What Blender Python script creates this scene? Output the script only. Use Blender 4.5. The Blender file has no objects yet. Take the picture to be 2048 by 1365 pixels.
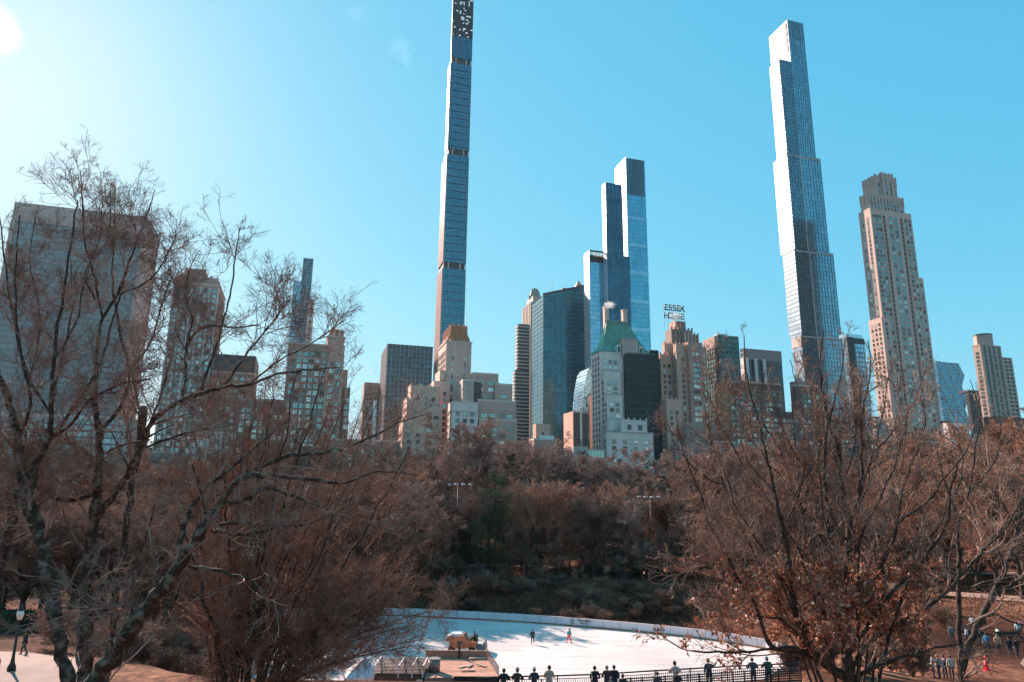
import bpy, bmesh, math, random
import numpy as np
from mathutils import Matrix, Vector
random.seed(7); rng = np.random.default_rng(7)
R = math.radians
sc = bpy.context.scene
C = sc.collection
# ------------------------------------------------------------------ camera
CAM = Vector((0, 0, 18.0)); F = 1365.0
CM = (Matrix.Rotation(R(90 + 13.0), 3, 'X') @ Matrix.Rotation(R(0.7), 3, 'Z'))
cd = bpy.data.cameras.new('camera'); cam = bpy.data.objects.new('camera', cd); C.objects.link(cam)
cam.matrix_world = Matrix.Translation(CAM) @ CM.to_4x4()
cd.sensor_width = 36; cd.lens = 36 * F / 2048; cd.clip_start = 0.5; cd.clip_end = 20000
sc.camera = cam
# ------------------------------------------------------------------ light
SUN_AZ, SUN_EL = -40.5, 29.5          # azimuth from +Y (minus = left), elevation
sd = Vector((math.sin(R(SUN_AZ)) * math.cos(R(SUN_EL)), math.cos(R(SUN_AZ)) * math.cos(R(SUN_EL)), math.sin(R(SUN_EL))))
w = bpy.data.worlds.new('World'); sc.world = w; w.use_nodes = True
nt = w.node_tree; nt.nodes.clear()
def N(t, kind, **kw):
    n = t.nodes.new(kind)
    for k, v in kw.items(): setattr(n, k, v)
    return n
out = N(nt, 'ShaderNodeOutputWorld'); bg = N(nt, 'ShaderNodeBackground')
sky = N(nt, 'ShaderNodeTexSky', sky_type='NISHITA'); sky.sun_disc = False
sky.sun_elevation = R(SUN_EL); sky.sun_rotation = R(SUN_AZ)
sky.air_density = 1.0; sky.dust_density = 0.3; sky.ozone_density = 1.5; sky.altitude = 0
# the photograph's teal grade: one gain and one gamma per channel
sp_ = N(nt, 'ShaderNodeSeparateColor'); cb_ = N(nt, 'ShaderNodeCombineColor'); nt.links.new(sky.outputs[0], sp_.inputs[0])
for k_, (g_, a_) in enumerate(((.92, .98), (.37, 3.95), (.21, 6.1))):
    m_ = N(nt, 'ShaderNodeMath', operation='POWER'); m_.inputs[1].default_value = g_; nt.links.new(sp_.outputs[k_], m_.inputs[0])
    m2_ = N(nt, 'ShaderNodeMath', operation='MULTIPLY'); m2_.inputs[1].default_value = a_; nt.links.new(m_.outputs[0], m2_.inputs[0]); nt.links.new(m2_.outputs[0], cb_.inputs[k_])
# bright glow round the sun added into the sky colour, and three faint wisps
tc = N(nt, 'ShaderNodeTexCoord')
def pix(px, py):
    v = CM @ Vector(((px - 1024) / F, (682.5 - py) / F, -1)); return v.normalized()
def lobe(px, py, inner, outer, strength, noise=0.0, nscale=8.0):
    d = N(nt, 'ShaderNodeVectorMath', operation='DISTANCE')
    nt.links.new(tc.outputs['Generated'], d.inputs[0]); d.inputs[1].default_value = pix(px, py)
    src = d.outputs['Value']
    if noise:
        nz = N(nt, 'ShaderNodeTexNoise'); nz.inputs['Scale'].default_value = nscale; nz.inputs['Detail'].default_value = 6
        nt.links.new(tc.outputs['Generated'], nz.inputs['Vector'])
        m = N(nt, 'ShaderNodeMath', operation='MULTIPLY_ADD'); m.inputs[1].default_value = noise
        nt.links.new(nz.outputs['Fac'], m.inputs[0]); nt.links.new(src, m.inputs[2]); src = m.outputs[0]
        inner += noise * 0.5; outer += noise * 0.5
    mr = N(nt, 'ShaderNodeMapRange', interpolation_type='SMOOTHSTEP')
    mr.inputs['From Min'].default_value = inner; mr.inputs['From Max'].default_value = outer
    mr.inputs['To Min'].default_value = strength; mr.inputs['To Max'].default_value = 0
    nt.links.new(src, mr.inputs['Value'])
    return mr.outputs[0]
col = cb_.outputs[0]
for px, py, i, o, s, nz, ns, c in ((-22, 60, .004, .036, 12, .02, 26, (1, .99, .97)), (-40, 70, .0, .22, .1, 0, 8, (1, 1, 1)),
                            (795, 92, .0, .018, .8, .03, 60, (1, 1, 1)), (812, 118, .0, .012, .8, .025, 70, (1, 1, 1)), (710, 28, .0, .02, .4, .04, 50, (1, 1, 1))):
    f = lobe(px, py, i, o, s, nz, ns)
    mx = N(nt, 'ShaderNodeMix', data_type='RGBA', blend_type='ADD'); mx.inputs['B'].default_value = (*c, 1)
    mx.clamp_factor = False
    nt.links.new(f, mx.inputs['Factor']); nt.links.new(col, mx.inputs['A']); col = mx.outputs['Result']
bg.inputs['Strength'].default_value = 0.052
nt.links.new(col, bg.inputs['Color']); nt.links.new(bg.outputs[0], out.inputs['Surface'])
sl = bpy.data.lights.new('sun', 'SUN'); sl.energy = 5.0; sl.angle = R(0.5); sl.color = (1, .82, .71)
so = bpy.data.objects.new('sun', sl); C.objects.link(so); so.rotation_euler = (-sd).to_track_quat('-Z', 'Y').to_euler()
sc.view_settings.view_transform = 'Standard'; sc.view_settings.look = 'None'
sc.view_settings.exposure = 1.03; sc.view_settings.gamma = 1
sc.render.engine = 'CYCLES'
sc.cycles.max_bounces = 5; sc.cycles.diffuse_bounces = 2; sc.cycles.glossy_bounces = 3; sc.cycles.transparent_max_bounces = 8
sc.cycles.volume_bounces = 1; sc.cycles.use_denoising = True; sc.cycles.denoiser = 'OPENIMAGEDENOISE'; sc.cycles.denoising_input_passes = 'RGB_ALBEDO_NORMAL'; sc.cycles.denoising_prefilter = 'NONE'; sc.cycles.adaptive_threshold = 0.006; sc.render.filter_size = 1.3; sc.cycles.sample_clamp_indirect = 6
# ------------------------------------------------------------------ helpers
def ray(px, py): return CM @ Vector(((px - 1024) / F, (682.5 - py) / F, -1))
def at(px, py, Y):                      # the place seen at a pixel, Y metres in front
    r = ray(px, py); return CAM + r * (Y / r.y)
def on(px, py, z):                      # the place seen at a pixel on the level z
    r = ray(px, py); return CAM + r * ((z - CAM.z) / r.z)
def proj(p):
    q = CM.transposed() @ (Vector(p) - CAM); return 1024 + F * q.x / -q.z, 682.5 - F * q.y / -q.z
def link(o, parent=None):
    C.objects.link(o)
    if parent: o.parent = parent
    return o
def tag(o, label, cat, group=None, kind=None):
    if label: o['label'] = label
    if cat: o['category'] = cat
    if group: o['group'] = group
    if kind: o['kind'] = kind
    return o
def empty(name, loc, rz=0, label=None, cat=None, group=None):
    o = bpy.data.objects.new(name, None); link(o); o.location = loc; o.rotation_euler = (0, 0, rz)
    return tag(o, label, cat, group)
class MB:                               # collects faces, then links them as ONE mesh object
    def __init__(s): s.v = []; s.f = []; s.m = []
    def box(s, x0, x1, y0, y1, z0, z1, m=0, top=None):
        b = len(s.v)
        t = top or 0
        s.v += [(x0, y0, z0), (x1, y0, z0), (x1, y1, z0), (x0, y1, z0), (x0 + t, y0 + t, z1), (x1 - t, y0 + t, z1), (x1 - t, y1 - t, z1), (x0 + t, y1 - t, z1)]
        s.f += [(b, b + 3, b + 2, b + 1), (b + 4, b + 5, b + 6, b + 7), (b, b + 1, b + 5, b + 4), (b + 1, b + 2, b + 6, b + 5), (b + 2, b + 3, b + 7, b + 6), (b + 3, b, b + 4, b + 7)]
        s.m += [m] * 6; return s
    def poly(s, pts, m=0):
        b = len(s.v); s.v += [tuple(p) for p in pts]; s.f.append(tuple(range(b, b + len(pts)))); s.m.append(m); return s
    def tube(s, pts, rad, n=8, m=0, cap=True):
        pts = [Vector(p) for p in pts]; rad = rad if hasattr(rad, '__len__') else [rad] * len(pts)
        b = len(s.v); ref = Vector((.3, .2, .93)); d0 = (pts[-1] - pts[0]).normalized()
        if abs(d0.dot(ref)) > .9: ref = Vector((1, 0, 0))
        for i, p in enumerate(pts):
            t = (pts[min(i + 1, len(pts) - 1)] - pts[max(i - 1, 0)]).normalized(); a = t.cross(ref).normalized(); c = t.cross(a)
            for j in range(n):
                q = 2 * math.pi * j / n; s.v.append(tuple(p + (a * math.cos(q) + c * math.sin(q)) * rad[i]))
        for i in range(len(pts) - 1):
            for j in range(n):
                k = (j + 1) % n; s.f.append((b + i * n + j, b + i * n + k, b + (i + 1) * n + k, b + (i + 1) * n + j)); s.m.append(m)
        if cap:
            s.f.append(tuple(b + j for j in range(n - 1, -1, -1))); s.m.append(m)
            e = b + (len(pts) - 1) * n; s.f.append(tuple(e + j for j in range(n))); s.m.append(m)
        return s
    def ball(s, c, r, m=0, seg=10, rings=6, sx=1, sy=1, sz=1):
        pts = []; rad = []
        b = len(s.v)
        for i in range(rings + 1):
            a = math.pi * i / rings
            for j in range(seg):
                q = 2 * math.pi * j / seg
                s.v.append((c[0] + r * sx * math.sin(a) * math.cos(q), c[1] + r * sy * math.sin(a) * math.sin(q), c[2] - r * sz * math.cos(a)))
        for i in range(rings):
            for j in range(seg):
                k = (j + 1) % seg; s.f.append((b + i * seg + j, b + i * seg + k, b + (i + 1) * seg + k, b + (i + 1) * seg + j)); s.m.append(m)
        return s
    def mesh(s, name, mats, smooth=False):
        me = bpy.data.meshes.new(name); me.from_pydata(s.v, [], s.f)
        for m in (mats if isinstance(mats, (list, tuple)) else [mats]): me.materials.append(m)
        me.polygons.foreach_set('material_index', s.m)
        if smooth: me.polygons.foreach_set('use_smooth', [True] * len(s.f))
        me.update(); return me
    def build(s, name, mats, parent=None, smooth=False):
        return link(bpy.data.objects.new(name, s.mesh(name, mats, smooth)), parent)
def np_mesh(name, V, Q, mats, mi=None, smooth=False):
    me = bpy.data.meshes.new(name); V = np.ascontiguousarray(V, np.float32).reshape(-1, 3); Q = np.ascontiguousarray(Q, np.int32)
    me.vertices.add(len(V)); me.vertices.foreach_set('co', V.ravel())
    n, k = Q.shape
    me.loops.add(n * k); me.loops.foreach_set('vertex_index', Q.ravel())
    me.polygons.add(n); me.polygons.foreach_set('loop_start', np.arange(n, dtype=np.int32) * k)
    try: me.polygons.foreach_set('loop_total', np.full(n, k, np.int32))
    except Exception: pass
    for m in mats: me.materials.append(m)
    if mi is not None: me.polygons.foreach_set('material_index', np.ascontiguousarray(mi, np.int32))
    me.polygons.foreach_set('use_smooth', np.full(n, smooth, bool))
    me.update(calc_edges=True); return me
# ------------------------------------------------------------------ materials
MATS = {}
def mat(name, base=None, rough=.8, metal=0., var=.0, scale=1., spec=.5, bump=0., streak=False, coord='Object', c2=None, detail=5, raw=False):
    if name in MATS: return MATS[name]
    if base and not raw: base = (min(1, base[0] * 1.30), min(1, base[1] * 1.01), min(1, base[2] * .92))
    if c2 and not raw: c2 = (min(1, c2[0] * 1.30), c2[1] * 1.01, c2[2] * .92)
    m = bpy.data.materials.new(name); m.use_nodes = True; t = m.node_tree; p = t.nodes['Principled BSDF']
    p.inputs['Base Color'].default_value = (*base, 1); p.inputs['Roughness'].default_value = rough; p.inputs['Metallic'].default_value = metal
    p.inputs['Specular IOR Level'].default_value = spec
    if var or c2 or bump:
        tc = N(t, 'ShaderNodeTexCoord'); nz = N(t, 'ShaderNodeTexNoise'); nz.inputs['Scale'].default_value = scale; nz.inputs['Detail'].default_value = detail; nz.inputs['Roughness'].default_value = .65
        src = tc.outputs[coord]
        if streak:
            mp = N(t, 'ShaderNodeMapping'); mp.inputs['Scale'].default_value = (1, 1, .12); t.links.new(src, mp.inputs[0]); src = mp.outputs[0]
        t.links.new(src, nz.inputs['Vector'])
        mr = N(t, 'ShaderNodeMapRange'); mr.inputs['From Min'].default_value = .3; mr.inputs['From Max'].default_value = .7
        t.links.new(nz.outputs['Fac'], mr.inputs['Value'])
        mx = N(t, 'ShaderNodeMix', data_type='RGBA')
        a = c2 or tuple(min(1, c * (1 + var)) for c in base); b = base if c2 else tuple(c * (1 - var) for c in base)
        mx.inputs['A'].default_value = (*b, 1); mx.inputs['B'].default_value = (*a, 1)
        t.links.new(mr.outputs[0], mx.inputs['Factor']); t.links.new(mx.outputs['Result'], p.inputs['Base Color'])
        if bump:
            bp = N(t, 'ShaderNodeBump'); bp.inputs['Strength'].default_value = bump; bp.inputs['Distance'].default_value = .1
            t.links.new(nz.outputs['Fac'], bp.inputs['Height']); t.links.new(bp.outputs[0], p.inputs['Normal'])
    MATS[name] = m; return m
def glassmat(name, base, du, dz, line=(.02, .03, .035), rough=.12, metal=.85, var=.35, lw=.08, lh=.1, line2=None, wav=.0, band=None):
    """curtain wall: a grid of panes, each a little different, joints between"""
    m = bpy.data.materials.new(name); m.use_nodes = True; t = m.node_tree; p = t.nodes['Principled BSDF']
    tc = N(t, 'ShaderNodeTexCoord'); sp = N(t, 'ShaderNodeSeparateXYZ'); t.links.new(tc.outputs['Object'], sp.inputs[0])
    def M(op, a, b=None, c=None):
        n = N(t, 'ShaderNodeMath', operation=op)
        for i, q in enumerate((a, b, c)):
            if q is None: continue
            if isinstance(q, (int, float)): n.inputs[i].default_value = q
            else: t.links.new(q, n.inputs[i])
        return n.outputs[0]
    u = M('DIVIDE', M('ADD', sp.outputs[0], sp.outputs[1]), du); v = M('DIVIDE', sp.outputs[2], dz)
    cu, cv = M('FLOOR', u), M('FLOOR', v); fu, fv = M('FRACT', u), M('FRACT', v)
    cb = N(t, 'ShaderNodeCombineXYZ'); t.links.new(cu, cb.inputs[0]); t.links.new(cv, cb.inputs[1])
    wn = N(t, 'ShaderNodeTexWhiteNoise'); t.links.new(cb.outputs[0], wn.inputs['Vector'])
    nz = N(t, 'ShaderNodeTexNoise'); nz.inputs['Scale'].default_value = .06; nz.inputs['Detail'].default_value = 3; t.links.new(tc.outputs['Object'], nz.inputs['Vector'])
    f = M('ADD', M('MULTIPLY', wn.outputs['Value'], .6), M('MULTIPLY', nz.outputs['Fac'], .8))
    mx = N(t, 'ShaderNodeMix', data_type='RGBA'); mx.inputs['A'].default_value = (*[c * (1 - var) for c in base], 1); mx.inputs['B'].default_value = (*[min(1, c * (1 + var)) for c in base], 1)
    t.links.new(M('SUBTRACT', f, .2), mx.inputs['Factor'])
    isl = M('MAXIMUM', M('LESS_THAN', fu, lw), M('LESS_THAN', fv, lh))
    m2 = N(t, 'ShaderNodeMix', data_type='RGBA'); m2.inputs['B'].default_value = (*line, 1)
    t.links.new(isl, m2.inputs['Factor']); t.links.new(mx.outputs['Result'], m2.inputs['A'])
    t.links.new(m2.outputs['Result'], p.inputs['Base Color'])
    t.links.new(M('SUBTRACT', metal, M('MULTIPLY', isl, metal * .8)), p.inputs['Metallic'])
    t.links.new(M('ADD', M('MULTIPLY', isl, .3), rough), p.inputs['Roughness'])
    if wav:
        wob = N(t, 'ShaderNodeTexNoise'); wob.inputs['Scale'].default_value = .25; wob.inputs['Detail'].default_value = 2; t.links.new(tc.outputs['Object'], wob.inputs['Vector'])
        bp = N(t, 'ShaderNodeBump'); bp.inputs['Strength'].default_value = wav; bp.inputs['Distance'].default_value = 1.0
        t.links.new(M('ADD', M('MULTIPLY', wn.outputs['Value'], .5), wob.outputs['Fac']), bp.inputs['Height']); t.links.new(bp.outputs[0], p.inputs['Normal'])
    MATS[name] = m; return m
# ------------------------------------------------------------------ terrain and rink
ss = lambda a, b, x: np.clip((x - a) / (b - a), 0, 1) ** 2 * (3 - 2 * np.clip((x - a) / (b - a), 0, 1))
far_px = [(575, 1234), (620, 1232), (700, 1231.5), (760, 1232), (830, 1234), (900, 1237.5), (975, 1241.5), (1050, 1246), (1120, 1251), (1190, 1257), (1260, 1263), (1330, 1270), (1400, 1278), (1470, 1288), (1530, 1299), (1575, 1312), (1590, 1330)]
edge = [on(x, y, 0) for x, y in far_px]
edge = [Vector((e.x, e.y, 0)) for e in edge]
lft = [on(470, 1385, 0), on(492, 1340, 0), on(520, 1290, 0), on(548, 1250, 0)]; lft = [(e.x, e.y) for e in lft]; rgt = [on(1560, 1362, 0), on(1500, 1400, 0)]; rgt = [(e.x, e.y) for e in rgt]
rink_poly = lft + [(e.x, e.y) for e in edge] + rgt + [(10, 60), (-15, 60)]
RP = np.array(rink_poly)
def sdist(x, y):
    x = np.asarray(x, float); y = np.asarray(y, float); d = np.full(x.shape, 1e9); inside = np.zeros(x.shape, bool)
    for i in range(len(RP)):
        a, b = RP[i], RP[(i + 1) % len(RP)]; e = b - a
        t = np.clip(((x - a[0]) * e[0] + (y - a[1]) * e[1]) / (e @ e), 0, 1)
        d = np.minimum(d, np.hypot(x - a[0] - t * e[0], y - a[1] - t * e[1]))
        c = (a[1] > y) != (b[1] > y)
        with np.errstate(divide='ignore', invalid='ignore'): xi = (b[0] - a[0]) * (y - a[1]) / (b[1] - a[1] + 1e-12) + a[0]
        inside ^= c & (x < xi)
    return np.where(inside, -d, d)
def wob(x, y, s): return np.sin(x / s + 1.3 * np.sin(y / s * .7)) * np.cos(y / s * 1.1 + .8 * np.sin(x / s * .9))
def terrain(x, y):
    x = np.asarray(x, float); y = np.asarray(y, float)
    s = sdist(x, y)
    near = 7.2 - 2.6 * ss(38, 62, y) * ss(20, 35, x) - 1.4 * ss(45, 60, y) * ss(-20, -34, x)
    farz = 3.8 + 2.0 * np.exp(-((x - 5) / 60) ** 2 - ((y - 190) / 45) ** 2) + .9 * ss(150, 320, y) - 1.4 * ss(110, 70, y)
    z = near + (farz - near) * ss(50, 95, y)
    z = z + (.35 * wob(x, y, 17) + .15 * wob(x + 5, y, 5)) * ss(46, 75, y)
    k = ss(0.6, 16, s)
    z = np.where(s < .6, -.25, k * z + (1 - k) * -.05 + .25 * np.abs(wob(x, y, 3)) * k * (1 - k) * 4)
    r = np.hypot(x, y); z = z + 9.2 * ss(24, 3, r)
    z = np.where(y > 345, z * 0 + 5.0, z)
    return z
def tz(x, y): return float(terrain(np.array([x]), np.array([y]))[0])
def axis(a, b, fine0, fine1, f, c):
    v = [a]
    while v[-1] < b: v.append(v[-1] + (f if fine0 <= v[-1] < fine1 else min(c, max(f, .12 * max(fine0 - v[-1], v[-1] - fine1, 1) + f))))
    return np.array(v)
gx = axis(-1200, 1200, -90, 130, 1.5, 120); gy = axis(-160, 1450, 0, 190, 1.5, 120)
GX, GY = np.meshgrid(gx, gy); GZ = terrain(GX, GY)
n0, n1 = GX.shape; idx = np.arange(n0 * n1).reshape(n0, n1)
Q = np.stack([idx[:-1, :-1], idx[:-1, 1:], idx[1:, 1:], idx[1:, :-1]], -1).reshape(-1, 4)
mg = bpy.data.materials.new('leaf_litter'); mg.use_nodes = True; t = mg.node_tree; p = t.nodes['Principled BSDF']; p.inputs['Roughness'].default_value = 1; p.inputs['Specular IOR Level'].default_value = .1
tcn = N(t, 'ShaderNodeTexCoord')
def noise(s, d=6, r=.6):
    n = N(t, 'ShaderNodeTexNoise'); n.inputs['Scale'].default_value = s; n.inputs['Detail'].default_value = d; n.inputs['Roughness'].default_value = r; t.links.new(tcn.outputs['Object'], n.inputs['Vector']); return n.outputs['Fac']
def ramp(src, stops):
    r = N(t, 'ShaderNodeValToRGB'); t.links.new(src, r.inputs[0]); e = r.color_ramp.elements
    e[0].position, e[0].color = stops[0][0], (*stops[0][1], 1); e[1].position, e[1].color = stops[-1][0], (*stops[-1][1], 1)
    for q, c in stops[1:-1]: x = e.new(q); x.color = (*c, 1)
    return r.outputs[0]
cA = ramp(noise(.045, 5), [(.38, (.040, .014, .008)), (.52, (.125, .046, .027)), (.66, (.42, .19, .12))])
cB = ramp(noise(1.3, 12, .8), [(.34, (.22, .22, .22)), (.5, (.8, .8, .8)), (.66, (1.9, 1.7, 1.5))])
mx = N(t, 'ShaderNodeMix', data_type='RGBA', blend_type='MULTIPLY'); mx.inputs['Factor'].default_value = 1; t.links.new(cA, mx.inputs['A']); t.links.new(cB, mx.inputs['B'])
t.links.new(mx.outputs['Result'], p.inputs['Base Color'])
bp = N(t, 'ShaderNodeBump'); bp.inputs['Strength'].default_value = .8; bp.inputs['Distance'].default_value = .12; t.links.new(noise(3.5, 8, .7), bp.inputs['Height']); t.links.new(bp.outputs[0], p.inputs['Normal'])
g = link(bpy.data.objects.new('ground', np_mesh('ground', np.stack([GX, GY, GZ], -1), Q, [mg], smooth=True))); g['kind'] = 'structure'

# ice sheet with skate marks and drier and wetter patches
mi = bpy.data.materials.new('ice'); mi.use_nodes = True; t = mi.node_tree; p = t.nodes['Principled BSDF']
tcn = N(t, 'ShaderNodeTexCoord')
cA = ramp(noise(.09, 5), [(.35, (.68, .55, .51)), (.6, (.92, .715, .645))])
mp = N(t, 'ShaderNodeMapping'); mp.inputs['Rotation'].default_value = (0, 0, R(-8)); mp.inputs['Scale'].default_value = (.06, 1.6, 1); t.links.new(tcn.outputs['Object'], mp.inputs[0])
nn = N(t, 'ShaderNodeTexNoise'); nn.inputs['Scale'].default_value = 1.2; nn.inputs['Detail'].default_value = 9; nn.inputs['Distortion'].default_value = .8; t.links.new(mp.outputs[0], nn.inputs['Vector'])
cB = ramp(nn.outputs['Fac'], [(.36, (.74, .77, .80)), (.5, (.93, .93, .94)), (.62, (1, 1, 1))])
mx = N(t, 'ShaderNodeMix', data_type='RGBA', blend_type='MULTIPLY'); mx.inputs['Factor'].default_value = 1; t.links.new(cA, mx.inputs['A']); t.links.new(cB, mx.inputs['B'])
t.links.new(mx.outputs['Result'], p.inputs['Base Color']); p.inputs['Specular IOR Level'].default_value = .35
rr = N(t, 'ShaderNodeMapRange'); rr.inputs['To Min'].default_value = .32; rr.inputs['To Max'].default_value = .6; t.links.new(nn.outputs['Fac'], rr.inputs['Value']); t.links.new(rr.outputs[0], p.inputs['Roughness'])
b = MB(); top = [(x, y, 0) for x, y in rink_poly]; b.poly(top[::-1] if False else top)
ice = b.build('ice_rink', mi); bm = bmesh.new(); bm.from_mesh(ice.data); bmesh.ops.recalc_face_normals(bm, faces=bm.faces)
for f in bm.faces:
    if f.normal.z < 0: f.normal_flip()
bm.to_mesh(ice.data); bm.free(); ice['kind'] = 'structure'

# skate scratches: thin bright arcs cut in the ice
b = MB()
for k in range(170):
    cx, cy = rng.uniform(-30, 34), rng.uniform(68, 112); r0 = rng.uniform(2.5, 16); a0 = rng.uniform(0, 6.28); a1 = a0 + rng.uniform(.3, 1.3) * (1 if rng.random() < .5 else -1); w_ = rng.uniform(.025, .07); n_ = 9; ok = True; P_ = []
    for i in range(n_): a_ = a0 + (a1 - a0) * i / (n_ - 1); P_.append((cx + r0 * math.cos(a_), cy + r0 * math.sin(a_) * .8, math.cos(a_), math.sin(a_)))
    if max(sdist([p_[0] for p_ in P_], [p_[1] for p_ in P_])) > -1: continue
    for i in range(n_ - 1):
        (xa, ya, ca, sa), (xb, yb, cb2, sb) = P_[i], P_[i + 1]; b.poly([(xa, ya, .004), (xa + ca * w_, ya + sa * w_, .004), (xb + cb2 * w_, yb + sb * w_, .004), (xb, yb, .004)])
o = b.build('skate_scratch', mat('scratch', (.60, .66, .72), .6, raw=True)); o['kind'] = 'stuff'; o['label'] = 'thin skate scratches in the ice'
# boards round the ice: white panels, brown kick strip, one red stretch, pale cap
def strip(name, pts, off, z0, z1, th, m, parent):
    b = MB()
    P = [Vector((p[0], p[1], 0)) for p in pts]; nrm = []
    for i in range(len(P)):
        d = (P[min(i + 1, len(P) - 1)] - P[max(i - 1, 0)]).normalized(); nrm.append(Vector((d.y, -d.x, 0)))
    for i in range(len(P) - 1):
        a, c, na, nc = P[i], P[i + 1], nrm[i], nrm[i + 1]
        q = [a + na * off, c + nc * off, c + nc * (off + th), a + na * (off + th)]
        k = len(b.v); b.v += [(v.x, v.y, z0) for v in q] + [(v.x, v.y, z1) for v in q]
        b.f += [(k, k + 3, k + 2, k + 1), (k + 4, k + 5, k + 6, k + 7), (k, k + 1, k + 5, k + 4), (k + 2, k + 3, k + 7, k + 6)]; b.m += [0] * 4
    return b.build(name, m, parent)
wh = mat('board_white', (.52, .60, .68), .45, var=.06, scale=.8)
bd = empty('rink_boards', (0, 0, 0), 0, 'long curved white rink boards with brown kick strip along the far ice', 'rink boards')
full = lft + [(e.x, e.y) for e in edge] + rgt
pts = []
for a, c in zip(full[:-1], full[1:]):
    for k in range(3): pts.append((a[0] + (c[0] - a[0]) * k / 3, a[1] + (c[1] - a[1]) * k / 3))
pts.append(full[-1])
strip('panel', pts, -.12, .2, 1.12, .12, wh, bd)
i0 = min(range(len(pts)), key=lambda i: abs(proj((*pts[i], 0))[0] - 850) + (0 if pts[i][1] > 95 else 999)); i1 = min(range(len(pts)), key=lambda i: abs(proj((*pts[i], 0))[0] - 985) + (0 if pts[i][1] > 95 else 999))
kb = mat('kick_brown', (.30, .15, .06), .5, var=.2, scale=2); kr = mat('kick_red', (.42, .06, .05), .45)
strip('kick_strip', pts[:i0 + 1], -.1, .0, .2, .14, kb, bd); strip('kick_strip', pts[i1:], -.1, .0, .2, .14, kb, bd)
strip('kick_strip', pts[i0:i1 + 1], -.1, .0, .2, .14, kr, bd)['label'] = 'red stretch of kick strip'
strip('cap_rail', pts, -.17, 1.12, 1.17, .22, mat('cap', (.62, .64, .66), .4), bd)
b = MB(); acc = 0
for q0, q1 in zip(pts[:-1], pts[1:]):
    L_ = math.hypot(q1[0] - q0[0], q1[1] - q0[1]); dx, dy = (q1[0] - q0[0]) / L_, (q1[1] - q0[1]) / L_
    while acc < L_:
        x, y = q0[0] + dx * acc, q0[1] + dy * acc; b.tube([(x + dy * .012, y - dx * .012, .22), (x + dy * .012, y - dx * .012, 1.1)], .03, 4); acc += 2.4
    acc -= L_
jm = b.mesh('joint', mat('joint_grey', (.22, .25, .28), .6)); pan = [c_ for c_ in bd.children if c_.name == 'panel'][0]; bm = bmesh.new(); bm.from_mesh(pan.data); n_ = len(bm.faces); bm.from_mesh(jm); bm.faces.ensure_lookup_table()
for f in bm.faces[n_:]: f.material_index = 1
pan.data.materials.append(MATS['joint_grey']); bm.to_mesh(pan.data); bm.free(); bpy.data.meshes.remove(jm)
# writing on the boards
def text(s, size, name, m, parent, M, extrude=.01, bold=0.):
    cu = bpy.data.curves.new(name, 'FONT'); cu.body = s; cu.size = size; cu.extrude = extrude; cu.offset = bold; cu.align_x = 'CENTER'
    o = bpy.data.objects.new(name, cu); link(o); dg = bpy.context.evaluated_depsgraph_get(); dg.update()
    me = bpy.data.meshes.new_from_object(o.evaluated_get(dg)); bpy.data.objects.remove(o); me.materials.clear(); me.materials.append(m)
    o = bpy.data.objects.new(name, me); link(o, parent); o.matrix_local = M; return o
jj = min(range(len(pts) - 1), key=lambda i: abs(proj((*pts[i], 0))[0] - 1140) + (0 if pts[i][1] > 80 else 999))
a, c = Vector((*pts[jj], 0)), Vector((*pts[jj + 1], 0)); d = (c - a).normalized(); ang = math.atan2(d.y, d.x); nn_ = Vector((d.y, -d.x, 0))
def onboard(s, z, off=.02): q = a + d * s + nn_ * off; return Matrix.Translation((q.x, q.y, z)) @ Matrix.Rotation(ang, 4, 'Z') @ Matrix.Rotation(R(90), 4, 'X')
ink = mat('board_ink', (.02, .03, .03), .6); green = mat('board_green', (.03, .12, .09), .6)
s0 = 1.9
text('WOLLMAN', .40, 'lettering', ink, bd, onboard(s0, .74), .008, .012)
text('RINK NYC', .26, 'lettering', ink, bd, onboard(s0, .42), .008, .003)
# leafy roundel beside the words
b = MB()
for k in range(9):
    q = 2 * math.pi * k / 9; ca, sa = math.cos(q), math.sin(q); cx, cz = .27 * ca, .27 * sa
    b.poly([(cx * .35, cz * .35, 0), (cx - sa * .08, cz + ca * .08, 0), (cx * 1.35, cz * 1.35, 0), (cx + sa * .08, cz - ca * .08, 0)])
o = b.build('emblem', green, bd); o.matrix_local = onboard(s0 - 1.75, .66, .025)
a, c = Vector((*pts[i0], 0)), Vector((*pts[i0 + 1], 0)); d = (c - a).normalized(); ang = math.atan2(d.y, d.x); nn_ = Vector((d.y, -d.x, 0))

# paths
asph = mat('path_asphalt', (.21, .155, .135), .9, var=.18, scale=.6)
def ribbon(name, centre, width, m, lift=.05, n=8):
    P = [Vector((x, y, 0)) for x, y in centre]; out_ = []
    for i in range(len(P) - 1):
        for k in range(n): out_.append(P[i].lerp(P[i + 1], k / n))
    out_.append(P[-1]); V = []; Fc = []
    J = 6
    for i, p in enumerate(out_):
        d = (out_[min(i + 1, len(out_) - 1)] - out_[max(i - 1, 0)]).normalized(); nn = Vector((-d.y, d.x, 0))
        for j in range(J + 1):
            q = p + nn * width * (j / J - .5); V.append((q.x, q.y, 0))
    V = np.array(V); V[:, 2] = terrain(V[:, 0], V[:, 1]) + lift
    for i in range(len(out_) - 1):
        for j in range(J): Fc.append((i * (J + 1) + j, (i + 1) * (J + 1) + j, (i + 1) * (J + 1) + j + 1, i * (J + 1) + j + 1))
    o = link(bpy.data.objects.new(name, np_mesh(name, V, np.array(Fc), [m]))); o['kind'] = 'structure'; return o
ribbon('path', [(-75, 62), (-50, 58), (-38, 55), (-30, 48), (-26, 40)], 5, asph, n=14)
ribbon('path', [(42, 40), (44, 52), (50, 64), (60, 76), (75, 84), (110, 92)], 9, asph, n=16)
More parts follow.
